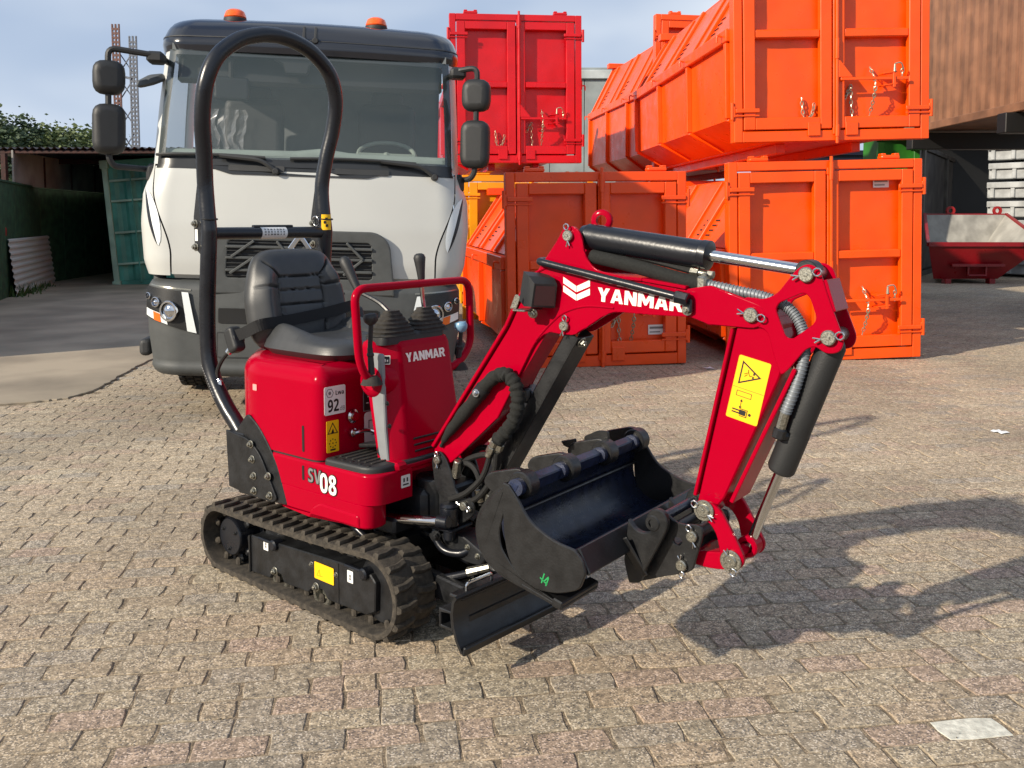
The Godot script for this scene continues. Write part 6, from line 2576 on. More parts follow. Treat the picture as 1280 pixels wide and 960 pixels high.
		part(hl, "cover_glass", hgl, M.lamp_glass, Transform3D(), 50.0)
		var ef := MB.new()
		wrap_strip(ef, bp, [[s * .81, .914], [s * .81, .926]], [[s * 1.15, .943], [s * 1.12, .950]], .004)
		part(hl, "chrome_edge", ef, M.zinc)
		# tow hook cover and mud flap corner at the outside
		var tc := MB.new()
		rbox(tc, Vector3(s * 1.19, .46, -.42), Vector3(.09, .13, .24), .03)
		part(t, "side_step", tc, M.cab_dark)
		var cy := MB.new()
		cy.cyl(Vector3(s * 1.09, .90, -.34), Vector3(s * 1.09, 1.05, -.34), .045, -1.0, 14, .004)
		part(t, "cab_mount", cy, M.cab_grey)
		# wheels
		for zz in [-1.38, -5.1]:
			var wh := MB.new()
			var x0: float = s * .84
			var x1: float = s * 1.13
			var R := .485
			wh.lathe([[.30, 0], [.42, .0], [R - .03, .012], [R, .04], [R, absf(x1 - x0) - .04], [R - .03, absf(x1 - x0) - .012], [.42, absf(x1 - x0)], [.30, absf(x1 - x0)]], Vector3(x0, R, zz), Vector3(s, 0, 0), 48)
			var wo := part(t, "wheel", wh, M.tyre, Transform3D(), 30.0)
			var tr := MB.new()
			for k in 44:
				var a := TAU * k / 44.0
				for j in 4:
					var bs := Basis(Vector3.RIGHT, a + (.07 if j % 2 else 0.0))
					tr.box(Vector3(lerpf(x0, x1, .17 + j * .22), R, zz) + bs * Vector3(0, R + .005, 0), Vector3(.052, .014, .052), .003, bs)
			part(wo, "tread_block", tr, M.tyre, Transform3D(), 20.0)
			var rm := MB.new()
			rm.lathe([[.31, .0], [.29, -.02], [.14, -.09], [.13, .0], [.001, .01]], Vector3(x1 - s * .01, R, zz), Vector3(s, 0, 0), 24)
			part(wo, "rim", rm, M.grey_paint)
	# chassis and low flat body behind
	var ch := MB.new()
	for s in [-1.0, 1.0]:
		ch.box(Vector3(s * .42, .80, -3.5), Vector3(.09, .26, 6.0), .01)
	for z in [-1.4, -2.4, -3.6, -5.1, -6.2]:
		ch.box(Vector3(0, .78, z), Vector3(.78, .16, .12), .01)
	ch.cyl(Vector3(-1.0, .485, -1.38), Vector3(1.0, .485, -1.38), .07, -1.0, 10)
	ch.cyl(Vector3(-1.0, .485, -5.1), Vector3(1.0, .485, -5.1), .09, -1.0, 10)
	ch.box(Vector3(-.82, .72, -2.9), Vector3(.5, .55, 1.1), .05)
	ch.box(Vector3(.82, .72, -2.9), Vector3(.5, .55, 1.1), .05)
	part(t, "chassis", ch, M.cab_dark)
	var eng := MB.new()
	eng.box(Vector3(0, .95, -1.1), Vector3(1.5, .5, 1.1), .03)
	part(t, "engine", eng, M.print_black)

# ---------------------------------------------------------------- hook-lift containers with double end doors
func chain_links(o: Node3D, pts: Array, called := "chain") -> void:
	# a hanging chain of single oval links along a path
	var c := curve(pts, 10)
	var b := MB.new()
	var step := 0.030
	var acc := 0.0
	var k := 0
	for i in c.size() - 1:
		acc += c[i].distance_to(c[i + 1])
		if acc >= step:
			acc = 0.0
			var d := (c[i + 1] - c[i]).normalized()
			var side := Vector3(0, 0, 1) if k % 2 == 0 else d.cross(Vector3(0, 0, 1)).normalized()
			side = (side + d.cross(side) * 0.35).normalized()
			var loop := PackedVector3Array()
			for j in 8:
				var a := TAU * j / 8.0
				loop.append(c[i] + d * (cos(a) * 0.025) + side * (sin(a) * 0.015))
			b.tube(loop, 0.0062, 5, true)
			k += 1
	part(o, called, b, M.chain)


func make_container(called: String, label: String, paint: Material, at: Vector3, turn: float, roll: float, w: float, h: float, ln: float, group := "", opts := {}) -> Node3D:
	var o := thing(called, label, "container", at, turn, group, roll)
	var hw := w * 0.5
	var bev := 0.006
	# end frame
	var f := MB.new()
	for s in [-1.0, 1.0]:
		f.box(Vector3(s * (hw - .045), h * .5, -.07), Vector3(.09, h, .14), bev)
	f.box(Vector3(0, h - .045, -.07), Vector3(w - .182, .09, .139), bev)
	f.box(Vector3(0, .055, -.07), Vector3(w - .182, .11, .139), bev)
	part(o, "end_frame", f, paint)
	# stacking lugs on the top rail
	for s in [-1.0, 1.0]:
		var lg := MB.new()
		lg.box(Vector3(s * hw * .68, h + .022, -.07), Vector3(.20, .042, .10), .012)
		lg.box(Vector3(s * hw * .68 - .07, h + .05, -.07), Vector3(.05, .022, .08), .006)
		lg.box(Vector3(s * hw * .68 + .07, h + .05, -.07), Vector3(.05, .022, .08), .006)
		part(o, "stacking_lug", lg, paint)
	# doors
	var dw := hw - .11
	var y0 := .125
	var y1 := h - .105
	for s in [-1.0, 1.0]:
		var x0 := .008 if s > 0 else -.008 - dw
		var d := MB.new()
		# outer stiles and rails, mitred by butting
		d.box(Vector3(x0 + .06, (y0 + y1) * .5, -.032), Vector3(.12, y1 - y0, .08), .007)
		d.box(Vector3(x0 + dw - .06, (y0 + y1) * .5, -.032), Vector3(.12, y1 - y0, .08), .007)
		d.box(Vector3(x0 + dw * .5, y1 - .055, -.033), Vector3(dw - .242, .11, .079), .007)
		d.box(Vector3(x0 + dw * .5, y0 + .06, -.033), Vector3(dw - .242, .12, .079), .007)
		d.box(Vector3(x0 + dw * .5, h * .53, -.036), Vector3(dw - .242, .085, .07), .010)
		var door := part(o, "door", d, paint)
		# thin sheet with a little oil-canning
		var pn := MB.new()
		var nz := FastNoiseLite.new()
		nz.seed = int(abs(at.x * 100)) + int(s)
		nz.frequency = 1.1
		var rows := []
		for j in 17:
			var r := PackedVector3Array()
			for i in 11:
				var u := i / 10.0
				var v := j / 16.0
				var x := x0 + .10 + (dw - .20) * u
				var y := y0 + .09 + (y1 - y0 - .18) * v
				r.append(Vector3(x, y, -.104 + nz.get_noise_2d(x * 2.0, y * 2.0) * .009))
			rows.append(r)
		pn.grid(rows, Vector3(0, 0, 1))
		part(door, "panel", pn, paint, Transform3D(), 80.0)
		# hinges
		for hy in [h * .865, h * .155]:
			var hg := MB.new()
			var ex: float = s * (hw - .01)
			hg.box(Vector3(s * (hw - .135), hy, .018), Vector3(.25, .042, .022), .005)
			hg.box(Vector3(s * (hw - .135), hy - .05, .014), Vector3(.25, .016, .014), .003)
			hg.cyl(Vector3(ex + s * .03, hy - .09, .0), Vector3(ex + s * .03, hy + .085, .0), .019, -1.0, 10, .003)
			hg.box(Vector3(ex + s * .018, hy - .01, .0), Vector3(.035, .11, .03), .004)
			part(door, "hinge", hg, paint)
		for cx in ([-.20] if s < 0 else [.20]):
			var ct := MB.new()
			ct.box(Vector3(cx, .12, .012), Vector3(.13, .135, .02), .004)
			part(o, "door_catch", ct, paint)
	# locking rod with its handle
	var rod := MB.new()
	rod.cyl(Vector3(.038, -.03, .03), Vector3(.038, h + .04, .03), .017, -1.0, 12, .003)
	rod.cyl(Vector3(.038, .04, .03), Vector3(.038, .16, .03), .024, -1.0, 12, .003)
	rod.cyl(Vector3(.038, h - .20, .03), Vector3(.038, h - .02, .03), .024, -1.0, 12, .003)
	rod.cyl(Vector3(.038, h * .40, .03), Vector3(.038, h * .50, .03), .023, -1.0, 12, .003)
	rod.box(Vector3(.038, h - .11, .008), Vector3(.075, .07, .03), .004)
	rod.box(Vector3(.038, .10, .008), Vector3(.075, .07, .03), .004)
	part(o, "locking_rod", rod, paint)
	if opts.get("handle", true):
		var hy := h * .30
		var hd := MB.new()
		hd.box(Vector3(.038 + dw * .42, hy, .052), Vector3(dw * .78, .030, .016), .004)
		hd.plate(PackedVector2Array([Vector2(.052, hy + .02), Vector2(.052, hy + .19), Vector2(.066, hy + .19), Vector2(.20, hy + .02)]), .036, .044, .002)
		var lx := dw * .60
		hd.box(Vector3(lx + .03, hy + .055, .01), Vector3(.15, .012, .13), .003, Basis(Vector3(0, 0, 1), .12))
		hd.box(Vector3(lx + .03, hy - .065, .01), Vector3(.15, .012, .13), .003, Basis(Vector3(0, 0, 1), .12))
		hd.box(Vector3(lx + .07, hy - .01, .065), Vector3(.03, .17, .018), .004)
		part(o, "lock_handle", hd, paint)
		var pin := MB.new()
		pin.cyl(Vector3(lx + .07, hy + .06, .075), Vector3(lx + .07, hy + .14, .075), .016, .010, 10, .004)
		pin.tube(curve([Vector3(lx + .07, hy + .14, .07), Vector3(lx + .13, hy + .15, .08), Vector3(lx + .17, hy + .09, .06)], 5), .008, 6)
		part(o, "lock_pin", pin, M.chain)
		chain_links(o, [Vector3(lx - .13, hy + .13, -.06), Vector3(lx - .13, hy - .08, .068), Vector3(lx - .14, hy - .38, -.055)])
		chain_links(o, [Vector3(lx + .16, hy + .13, .06), Vector3(lx + .17, hy + .03, .03), Vector3(lx + .15, hy - .02, .06)])
		if opts.get("loose", true):
			chain_links(o, [Vector3(.10, hy - .20, -.03), Vector3(.16, hy - .17, -.05), Vector3(.22, hy - .06, -.07), Vector3(.225, hy - .25, -.06), Vector3(.24, hy - .48, -.05)])
			chain_links(o, [Vector3(-.30, hy - .16, -.07), Vector3(-.285, hy - .35, -.06), Vector3(-.24, hy - .40, -.06), Vector3(-.19, hy - .33, -.06), Vector3(-.165, hy - .22, -.07)])
	if opts.has("sticker"):
		var q: Vector2 = opts.sticker
		var st := MB.new()
		st.plate(rect(q.x - .085, q.y - .05, q.x + .085, q.y + .05, .004), -.086, -.085)
		var sk := part(o, "sticker", st, M.print_white)
		var sp := MB.new()
		sp.plate(rect(q.x - .07, q.y + .008, q.x + .07, q.y + .03), -.085, -.0842)
		sp.plate(rect(q.x - .07, q.y - .03, q.x + .04, q.y - .018), -.085, -.0842)
		part(sk, "sticker_print", sp, M.print_grey)
	# body: outward waist, sloped floor edges and sloped lids
	var yl := h * .125
	var yr := h * .535
	var z0 := -.14
	var z1 := -ln
	for s in [-1.0, 1.0]:
		var sd := MB.new()
		var prof := [[s * (hw - .46), .015], [s * (hw - .02), yl], [s * (hw - .02), yr]]
		for i in 2:
			var a = prof[i]
			var c = prof[i + 1]
			var out := Vector3(s, -1.0 if i == 0 else 0.0, 0)
			sd.quado(Vector3(a[0], a[1], z0), Vector3(a[0], a[1], z1), Vector3(c[0], c[1], z1), Vector3(c[0], c[1], z0), out)
		part(o, "side_wall", sd, paint)
		var rim := MB.new()
		rim.box(Vector3(s * (hw - .005), yr + .01, (z0 + z1) * .5), Vector3(.09, .13, ln - .14), .008)
		part(o, "side_rim", rim, paint)
		var nrib := int(ln / 1.5)
		for k in nrib + 1:
			var z := z0 - .06 + (z1 + .12 - z0) * k / nrib
			var rb := MB.new()
			rb.box(Vector3(s * (hw + .008), (yl + yr) * .5 - .03, z), Vector3(.06, yr - yl - .07, .07), .006)
			rb.bar(Vector3(s * (hw - .0), yl + .01, z), Vector3(s * (hw - .42), .035, z), .068, .05, Vector3(0, 0, 1), .005)
			rb.tube(fillet([Vector3(s * (hw + .045), yr + .01, z - .05), Vector3(s * (hw + .10), yr + .03, z - .05), Vector3(s * (hw + .10), yr - .05, z - .05)], .03, 3), .011, 6)
			part(o, "side_rib", rb, paint)
		# lids
		var nl := 3
		var ya := yr + .085
		var yb := h * .93
		var xa: float = s * (hw - .05)
		var xb: float = s * (hw - .52)
		var up := Vector3(s * (yb - ya), .47, 0).normalized()
		for k in nl:
			var za := z0 - .03 + (z1 - z0 + .06) * k / nl
			var zb := z0 - .03 + (z1 - z0 + .06) * (k + 1) / nl + .012
			var ld := MB.new()
			var a := Vector3(xa, ya, za)
			var c := Vector3(xb, yb, za)
			var rows := []
			for j in 2:
				var r := PackedVector3Array()
				for i in 2:
					r.append((a if i == 0 else c) + Vector3(0, 0, (zb - za) * j))
				rows.append(r)
			ld.grid(rows, up)
			ld.quado(a, Vector3(xa, ya, zb), Vector3(xa, ya, zb) - up * .03, a - up * .03, Vector3(s, -1, 0))
			var mid := za * .28 + zb * .72
			ld.bar(Vector3(xa, ya, mid) + up * .018, Vector3(xb, yb, mid) + up * .018, .09, .036, up, .006)
			ld.bar(Vector3(xa, ya, za - .05) + up * .012, Vector3(xb, yb, za - .05) + up * .012, .05, .024, up, .005)
			var lid := part(o, "lid", ld, paint)
			var sl := MB.new()
			for j in 4:
				for q in 2:
					var e := Vector3(xa, ya, 0).lerp(Vector3(xb, yb, 0), .16 + j * .075)
					sl.bar(e + Vector3(0, 0, zb + .18 + q * .34 + j * .02) + up * .004, e + Vector3(0, 0, zb + .32 + q * .34 + j * .02) + up * .004, .020, .012, up, .003)
			part(lid, "vent_slots", sl, M.rust)
	# roof, far end and floor
	var rf := MB.new()
	rf.box(Vector3(0, h * .93, (z0 + z1) * .5), Vector3(w - 1.03, .04, ln - .14), .01)
	part(o, "roof", rf, paint)
	var be := MB.new()
	be.at(Transform3D(Basis(), Vector3(0, 0, z1)))
	be.plate(PackedVector2Array([Vector2(-(hw - .46), .015), Vector2(hw - .46, .015), Vector2(hw - .02, yl), Vector2(hw - .02, yr + .08), Vector2(hw - .5, h * .95), Vector2(-(hw - .5), h * .95), Vector2(-(hw - .02), yr + .08), Vector2(-(hw - .02), yl)]), -.03, .0, .004)
	be.at(Transform3D())
	be.box(Vector3(0, h * .97, z1 - .03), Vector3(w * .62, .10, .16), .006)
	part(o, "end_wall", be, paint)
	var fl := MB.new()
	fl.box(Vector3(0, .02, (z0 + z1) * .5), Vector3(w - .92, .03, ln - .145), .004)
	part(o, "floor_plate", fl, paint)
	for s in [-1.0, 1.0]:
		var sk := MB.new()
		sk.box(Vector3(s * (hw - .62), -.045, (z0 + z1) * .5 - .1), Vector3(.10, .10, ln - .4), .006)
		if opts.get("skid", true):
			part(o, "skid_rail", sk, paint)
	return o


func build_containers() -> void:
	var gp := "steel waste containers with double end doors"
	make_container("waste_container", "orange container on the ground in shade behind the red boom", M.orange_deep, Vector3(.86, .0, -9.05), 8.4, .85, 1.81, 1.92, 4.3, gp, {"sticker": Vector2(.62, .34), "skid": false})
	make_container("waste_container", "sunlit orange container on the ground at right with white sticker high on its door", M.orange, Vector3(3.25, .0, -9.43), 5.0, 1.5, 2.04, 2.055, 4.9, gp, {"sticker": Vector2(.62, 1.82), "loose": false, "skid": false})
	make_container("waste_container", "topmost orange container at the right with chains hanging on its sunlit doors", M.orange, Vector3(3.32, 2.27, -9.62), 4.0, 1.6, 2.07, 2.07, 4.9, gp)
	make_container("waste_container", "orange container high in the second row, its lids left of the top right one", M.orange, Vector3(3.36, 2.27, -15.3), 8.5, 0.0, 2.1, 2.5, 4.6, gp, {"handle": false})
	make_container("waste_container", "orange container on the ground in the second row under the high one with lids", M.orange_deep, Vector3(3.30, .0, -15.3), 8.5, 0.0, 2.1, 2.1, 4.6, gp, {"handle": false, "skid": false})
	make_container("waste_container", "red container stacked at the top beside the truck's right mirror", M.crimson, Vector3(.07, 2.27, -13.36), 7.0, .4, 1.9, 2.1, 4.4, gp)
	make_container("waste_container", "yellow container on the ground under the red one", M.yellow, Vector3(.24, .0, -13.5), 7.0, 0.0, 1.93, 2.1, 4.4, gp, {"handle": false, "skid": false})

# ---------------------------------------------------------------- things round the yard
# corrugated sheet in local xy, ridges along y, facing +z
func corrugated(b: MB, x0: float, x1: float, y0: float, y1: float, pitch: float, depth: float, square := false) -> void:
	var n := int(round((x1 - x0) / pitch))
	var pf := []
	for i in n:
		var x := x0 + (x1 - x0) * i / n
		var p := (x1 - x0) / n
		if square:
			pf += [Vector2(x, 0), Vector2(x + p * .28, 0), Vector2(x + p * .5, -depth), Vector2(x + p * .78, -depth)]
		else:
			for k in 6:
				pf.append(Vector2(x + p * k / 6.0, cos(TAU * k / 6.0) * depth * .5))
	pf.append(Vector2(x1, 0))
	for i in pf.size() - 1:
		var a: Vector2 = pf[i]
		var c: Vector2 = pf[i + 1]
		b.quado(Vector3(a.x, y0, a.y), Vector3(c.x, y0, c.y), Vector3(c.x, y1, c.y), Vector3(a.x, y1, a.y), Vector3(0, 0, 1))


func build_tree(label: String, at: Vector3, h: float, r: float, m: Material, sd: int) -> void:
	var o := thing("tree", label, "tree", at, 0.0, "trees behind the shed")
	var g := RandomNumberGenerator.new()
	g.seed = sd
	var tr := MB.new()
	tr.cyl(Vector3.ZERO, Vector3(.1, h * .55, 0), .22, .12, 10)
	for i in 6:
		var a := TAU * i / 6.0 + g.randf()
		tr.cyl(Vector3(.05, h * (.35 + .03 * i), 0), Vector3(cos(a) * r * .6, h * (.62 + .05 * g.randf()), sin(a) * r * .6), .08, .03, 7)
	part(o, "trunk", tr, M.bark)
	var cr := MB.new()
	for k in 90:
		var d := Vector3(g.randfn(), g.randfn() * .7, g.randfn()).normalized() * pow(g.randf(), .4)
		var c := Vector3(d.x * r, h * .70 + d.y * h * .29, d.z * r)
		var cs := r * g.randf_range(.18, .32)
		for i in 150:
			var q := c + Vector3(g.randfn(), g.randfn() * .7, g.randfn()) * cs * .55
			var s := g.randf_range(.05, .11)
			var n := Vector3(g.randfn(), g.randfn() + .6, g.randfn()).normalized()
			var f := MB.frame(n)
			cr.quad(q - f.x * s, q - f.y * s * .6, q + f.x * s, q + f.y * s * .6)
	part(o, "crown", cr, m, Transform3D(), 10.0)


func build_background() -> void:
	# ------------------------------------------------ the green wall and open shed at the left
	var wall := thing("yard_wall", "dark green wall along the left edge of the yard, in shade", "wall")
	var wl := [Vector3(-6.9, 0, -8.5), Vector3(-9.3, 0, -16.6), Vector3(-10.75, 0, -20.9), Vector3(-11.15, 0, -27.1)]
	for i in 3:
		var a: Vector3 = wl[i]
		var c: Vector3 = wl[i + 1]
		var n := int(a.distance_to(c) / 1.2)
		for k in n:
			var p := a.lerp(c, float(k) / n)
			var q := a.lerp(c, float(k + 1) / n)
			var d := (q - p).normalized()
			var s := MB.new()
			s.box((p + q) * .5 + Vector3(0, 1.075, 0), Vector3(p.distance_to(q) - .012, 2.15, .14), .006, Basis(d, Vector3.UP, d.cross(Vector3.UP)))
			part(wall, "panel", s, M.wall_green)
		var cp := MB.new()
		cp.bar(a + Vector3(0, 2.17, 0), c + Vector3(0, 2.17, 0), .18, .04)
		part(wall, "coping", cp, M.wall_green)
	var shed := thing("shed", "open shed with corrugated roof and dark inside, behind the green wall", "shed")
	var ro := MB.new()
	ro.at(Transform3D(Basis(Vector3(1, 0, 0), Vector3(0, .006, -1), Vector3(0, 1, .006)), Vector3(-8, 2.92, -19.0)))
	corrugated(ro, -3.3, 3.4, 0, 9.0, .15, .05)
	part(shed, "roof", ro, M.roof_sheet, Transform3D(), 50.0)
	var rb := MB.new()
	rb.box(Vector3(-7.85, 2.84, -19.1), Vector3(6.4, .06, .08), .01)
	for z in [-21.5, -24.0, -26.5]:
		rb.box(Vector3(-7.85, 2.80, z), Vector3(6.4, .12, .08), .01)
	part(shed, "roof_beam", rb, M.rust)
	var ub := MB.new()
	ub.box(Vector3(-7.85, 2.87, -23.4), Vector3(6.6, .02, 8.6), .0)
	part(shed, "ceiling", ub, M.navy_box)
	for q in [[-10.35, -18.9], [-4.7, -19.1], [-4.7, -26.8]]:
		var ps := MB.new()
		ps.box(Vector3(q[0], 1.40, q[1]), Vector3(.10, 2.8, .10), .006)
		part(shed, "post", ps, M.rust)
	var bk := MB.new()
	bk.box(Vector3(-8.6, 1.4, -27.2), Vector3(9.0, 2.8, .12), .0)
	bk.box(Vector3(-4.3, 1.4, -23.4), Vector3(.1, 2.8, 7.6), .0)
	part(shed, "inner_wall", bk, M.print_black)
	for k in 5:
		var a := Vector3(-10.25, 0, -19.0).lerp(Vector3(-11.1, 0, -27.0), k / 5.0)
		var c := Vector3(-10.25, 0, -19.0).lerp(Vector3(-11.1, 0, -27.0), (k + 1) / 5.0)
		var d := (c - a).normalized()
		var s := MB.new()
		s.box((a + c) * .5 + Vector3(0, 2.52, 0), Vector3(a.distance_to(c) - .066, .72, .04), .004, Basis(d, Vector3.UP, d.cross(Vector3.UP)))
		part(shed, "clerestory_panel", s, M.clad)
		var ms := MB.new()
		ms.box(c + Vector3(0, 2.50, 0), Vector3(.07, .66, .07), .004)
		part(shed, "mullion", ms, M.rust)
	# leaning sheet of corrugated metal
	var ls := thing("corrugated_sheet", "pale corrugated metal sheet leaning on the green wall", "metal sheet", Vector3(-9.95, 0.02, -19.25))
	var lb := MB.new()
	var dx := Vector3(-1.32, 0, -4.1).normalized()
	var up := (Vector3.UP * 1.0 + Vector3(-.10, 0, .03)).normalized()
	lb.at(Transform3D(Basis(up, dx, up.cross(dx)), Vector3.ZERO))
	corrugated(lb, 0.0, 1.08, -2.2, 2.2, .118, .022, true)
	part(ls, "sheet", lb, M.sheet_white, Transform3D(), 20.0)
	# weeds at its foot
	var wd := thing("weeds", "low green weeds growing at the foot of the leaning metal sheet", "weeds", Vector3(-9.35, 0.01, -17.9))
	var wb := MB.new()
	for i in 260:
		var t := rng.randf()
		var q := Vector3(-t * 1.0 + rng.randfn() * .12 + .1, 0, -t * 3.0 + 0.9 + rng.randfn() * .2)
		var hh := rng.randf_range(.05, .28) * (1.1 - t * .6)
		var a := rng.randf() * TAU
		var s := Vector3(cos(a), 0, sin(a)) * .018
		var tip := q + Vector3(cos(a + 1) * hh * .5, hh, sin(a + 1) * hh * .5)
		wb.tri(q - s, q + s, tip)
	part(wd, "blades", wb, M.weed, Transform3D(), 5.0)
	var hs := thing("hanging_hose", "pale hose with a red end hanging down the green wall", "hose", Vector3(-9.55, 0, -17.35))
	var hb := MB.new()
	hb.tube(curve([Vector3(-.12, 2.2, -.25), Vector3(-.10, 1.9, .1), Vector3(.02, 1.55, .15), Vector3(.0, 1.42, .2)], 6), .016, 7)
	part(hs, "line", hb, M.clad)
	var hn := MB.new()
	hn.bar(Vector3(-.01, 1.46, .2), Vector3(.10, 1.16, .25), .12, .07, Vector3(1, 0, 0), .02)
	hn.tube(fillet([Vector3(.02, 1.38, .24), Vector3(.16, 1.3, .24), Vector3(.14, 1.16, .24)], .05, 3), .02, 6)
	part(hs, "nozzle", hn, M.hose_red)
	# ------------------------------------------------ teal container, leaning a little
	var tl := thing("teal_container", "teal shipping container with pale posts left of the truck, beside the dark shed", "container", Vector3(-7.65, 0, -20.6), 2.0, "", 4.4)
	for s in [-1.0, 1.0]:
		var fr := MB.new()
		fr.box(Vector3(s * 1.17, 1.43, 0), Vector3(.12, 2.86, .14), .01)
		for y in [.09, 2.77]:
			fr.box(Vector3(s * 1.165, y, .02), Vector3(.18, .18, .18), .01)
		part(tl, "corner_post", fr, M.teal_pale)
	for y in [.09, 2.77]:
		var rl := MB.new()
		rl.box(Vector3(0, y, 0), Vector3(2.14, .15, .12), .01)
		part(tl, "end_rail", rl, M.teal)
	var pn := MB.new()
	corrugated(pn, -1.11, 1.11, .17, 2.71, .37, .05, true)
	part(tl, "end_panel", pn, M.teal, Transform3D(Basis(), Vector3(0, 0, .02)), 20.0)
	for y in [.55, 1.25, 1.95, 2.4]:
		var bb := MB.new()
		bb.box(Vector3(-.62, y, .05), Vector3(.95, .05, .05), .006)
		part(tl, "hinge_bar", bb, M.teal_pale)
	for x in [-.62, .1]:
		var lk := MB.new()
		lk.cyl(Vector3(x, .12, .07), Vector3(x, 2.74, .07), .02, -1.0, 8)
		part(tl, "locking_bar", lk, M.teal)
	var tb := MB.new()
	tb.box(Vector3(0, 1.43, -2.6), Vector3(2.36, 2.8, 5.0), .01)
	part(tl, "body", tb, M.teal)
	# ------------------------------------------------ rack frames behind
	for q in [[-10.15, "tall red and grey rack upright with punched holes, left of the grey one", M.rack_red, 6.45], [-9.72, "tall grey rack upright with punched holes, beside the truck's windscreen", M.rack_steel, 6.15]]:
		var rk := thing("rack_upright", q[1], "rack", Vector3(q[0], 0, -24.0))
		var up2 := MB.new()
		var lo2 := MB.new()
		for sx in [-.085, .0, .085]:
			up2.box(Vector3(sx, q[3] * .78, 0), Vector3(.034, q[3] * .44, .05), .0)
			lo2.box(Vector3(sx, q[3] * .28, 0), Vector3(.034, q[3] * .56, .05), .0)
		var n := int(q[3] / .11)
		for k in n:
			(lo2 if k < n * .56 else up2).box(Vector3(0, (k + .5) * .11, 0), Vector3(.19, .055, .045), .0)
		part(rk, "post", up2, q[2])
		part(rk, "post", lo2, M.rack_steel)
		var ft := MB.new()
		ft.box(Vector3(0, .03, 0), Vector3(.3, .06, .2), .01)
		part(rk, "foot", ft, M.rack_steel)
	var br := thing("rack_bracing", "thin crossed steel bracing between the two rack uprights", "bracing", Vector3(-10.0, 0, -24.05))
	for k in 8:
		var b2 := MB.new()
		var y := .4 + k * .68
		b2.bar(Vector3(-.15, y, 0), Vector3(.28, y + .64, 0), .025, .025)
		b2.bar(Vector3(.28, y, -.03), Vector3(-.15, y + .64, -.03), .025, .025)
		if k % 3 == 1:
			b2.bar(Vector3(-.15, y, .03), Vector3(.28, y - .1, .03), .05, .06)
		part(br, "brace", b2, M.rack_steel)
	# ------------------------------------------------ trees
	build_tree("dark green tree at the far left above the shed roof", Vector3(-17.6, 0, -32.0), 5.1, 1.9, M.leaf_dark, 1)
	build_tree("olive green tree with a rounded top above the shed roof, left of the truck's mirror", Vector3(-15.9, 0, -33.5), 5.05, 2.0, M.leaf, 2)
	build_tree("smaller olive tree between the dark tree and the truck above the shed roof", Vector3(-19.4, 0, -36.0), 5.0, 2.4, M.leaf, 3)
	build_tree("low dark tree at the left edge beyond the shed", Vector3(-21.0, 0, -34.0), 5.0, 2.0, M.leaf_dark, 4)
	# ------------------------------------------------ grey hall
	var hl := thing("grey_hall", "pale grey industrial hall behind the red container", "building", Vector3(1.2, 0, -27.0), 0.0)
	for k in 6:
		var w := MB.new()
		w.box(Vector3(-1.6 + k * 1.0, 2.75, 0), Vector3(.985, 5.5, .12), .01)
		part(hl, "wall_panel", w, M.hall_grey)
	for y in [5.63, 1.85]:
		var c := MB.new()
		c.box(Vector3(.9, y, .06), Vector3(6.2, .26, .2), .02)
		part(hl, "fascia", c, M.hall_pale)
	var hb2 := MB.new()
	hb2.box(Vector3(.9, 2.78, -3.1), Vector3(5.9, 5.56, 6.0), .02)
	hb2.box(Vector3(.9, 5.80, -3.0), Vector3(6.2, .08, 6.1), .02)
	part(hl, "body", hb2, M.hall_grey)
	# ------------------------------------------------ brown container on posts of stacked boxes at the right
	var bc := thing("brown_container", "rust-brown corrugated shipping container raised high at the right edge", "container", Vector3(7.22, 3.0, -16.9), 0.6)
	var cs := MB.new()
	cs.at(Transform3D(Basis(Vector3(0, 0, 1), Vector3.UP, Vector3(-1, 0, 0)), Vector3(0, 0, 0)))
	corrugated(cs, -.6, 6.0, .13, 2.5, .275, .028, true)
	part(bc, "side_sheet", cs, M.brown, Transform3D(), 20.0)
	var cr := MB.new()
	cr.box(Vector3(.03, .065, 2.7), Vector3(.12, .13, 6.7), .01)
	cr.box(Vector3(.03, 2.54, 2.7), Vector3(.10, .10, 6.7), .01)
	for z in [-.6, 6.0]:
		cr.box(Vector3(.05, 1.3, z), Vector3(.15, 2.34, .15), .01)
	part(bc, "frame_rail", cr, M.brown)
	var cb := MB.new()
	cb.box(Vector3(1.3, 1.3, 2.7), Vector3(2.38, 2.52, 6.55), .01)
	part(bc, "body", cb, M.brown)
	# lower boxes that carry it, in shade
	var pw := thing("grey_container", "dark grey panelled container in shade beyond the red skip", "container", Vector3(10.2, 0, -23.2), 58.0)
	var cuts := [.0, .45, 4.9, 10.4, 12.4, 14.2]
	for k in 5:
		var x0: float = cuts[k] + .12
		var x1: float = cuts[k + 1] - .12
		var s := MB.new()
		s.box(Vector3((x0 + x1) * .5, 1.70, -.04), Vector3(x1 - x0, 3.06, .06), .01)
		part(pw, "side_panel", s, M.panel_grey)
		var e := MB.new()
		e.box(Vector3(cuts[k + 1], 1.66, .0), Vector3(.16, 3.16, .16), .01)
		part(pw, "rib", e, M.panel_edge)
	var pr := MB.new()
	pr.box(Vector3(7.0, 3.30, -.03), Vector3(14.4, .12, .16), .01)
	part(pw, "top_rail", pr, M.panel_grey)
	var pr2 := MB.new()
	pr2.box(Vector3(7.0, .06, -.03), Vector3(14.4, .12, .16), .01)
	part(pw, "bottom_rail", pr2, M.panel_grey)
	var pr3 := MB.new()
	pr3.box(Vector3(7.0, 1.66, -.7), Vector3(14.2, 3.2, 1.2), .01)
	part(pw, "body", pr3, M.panel_grey)
	var kg := thing("support_beams", "dark steel beams under the raised brown container", "beams", Vector3(7.0, 2.7, -14.0))
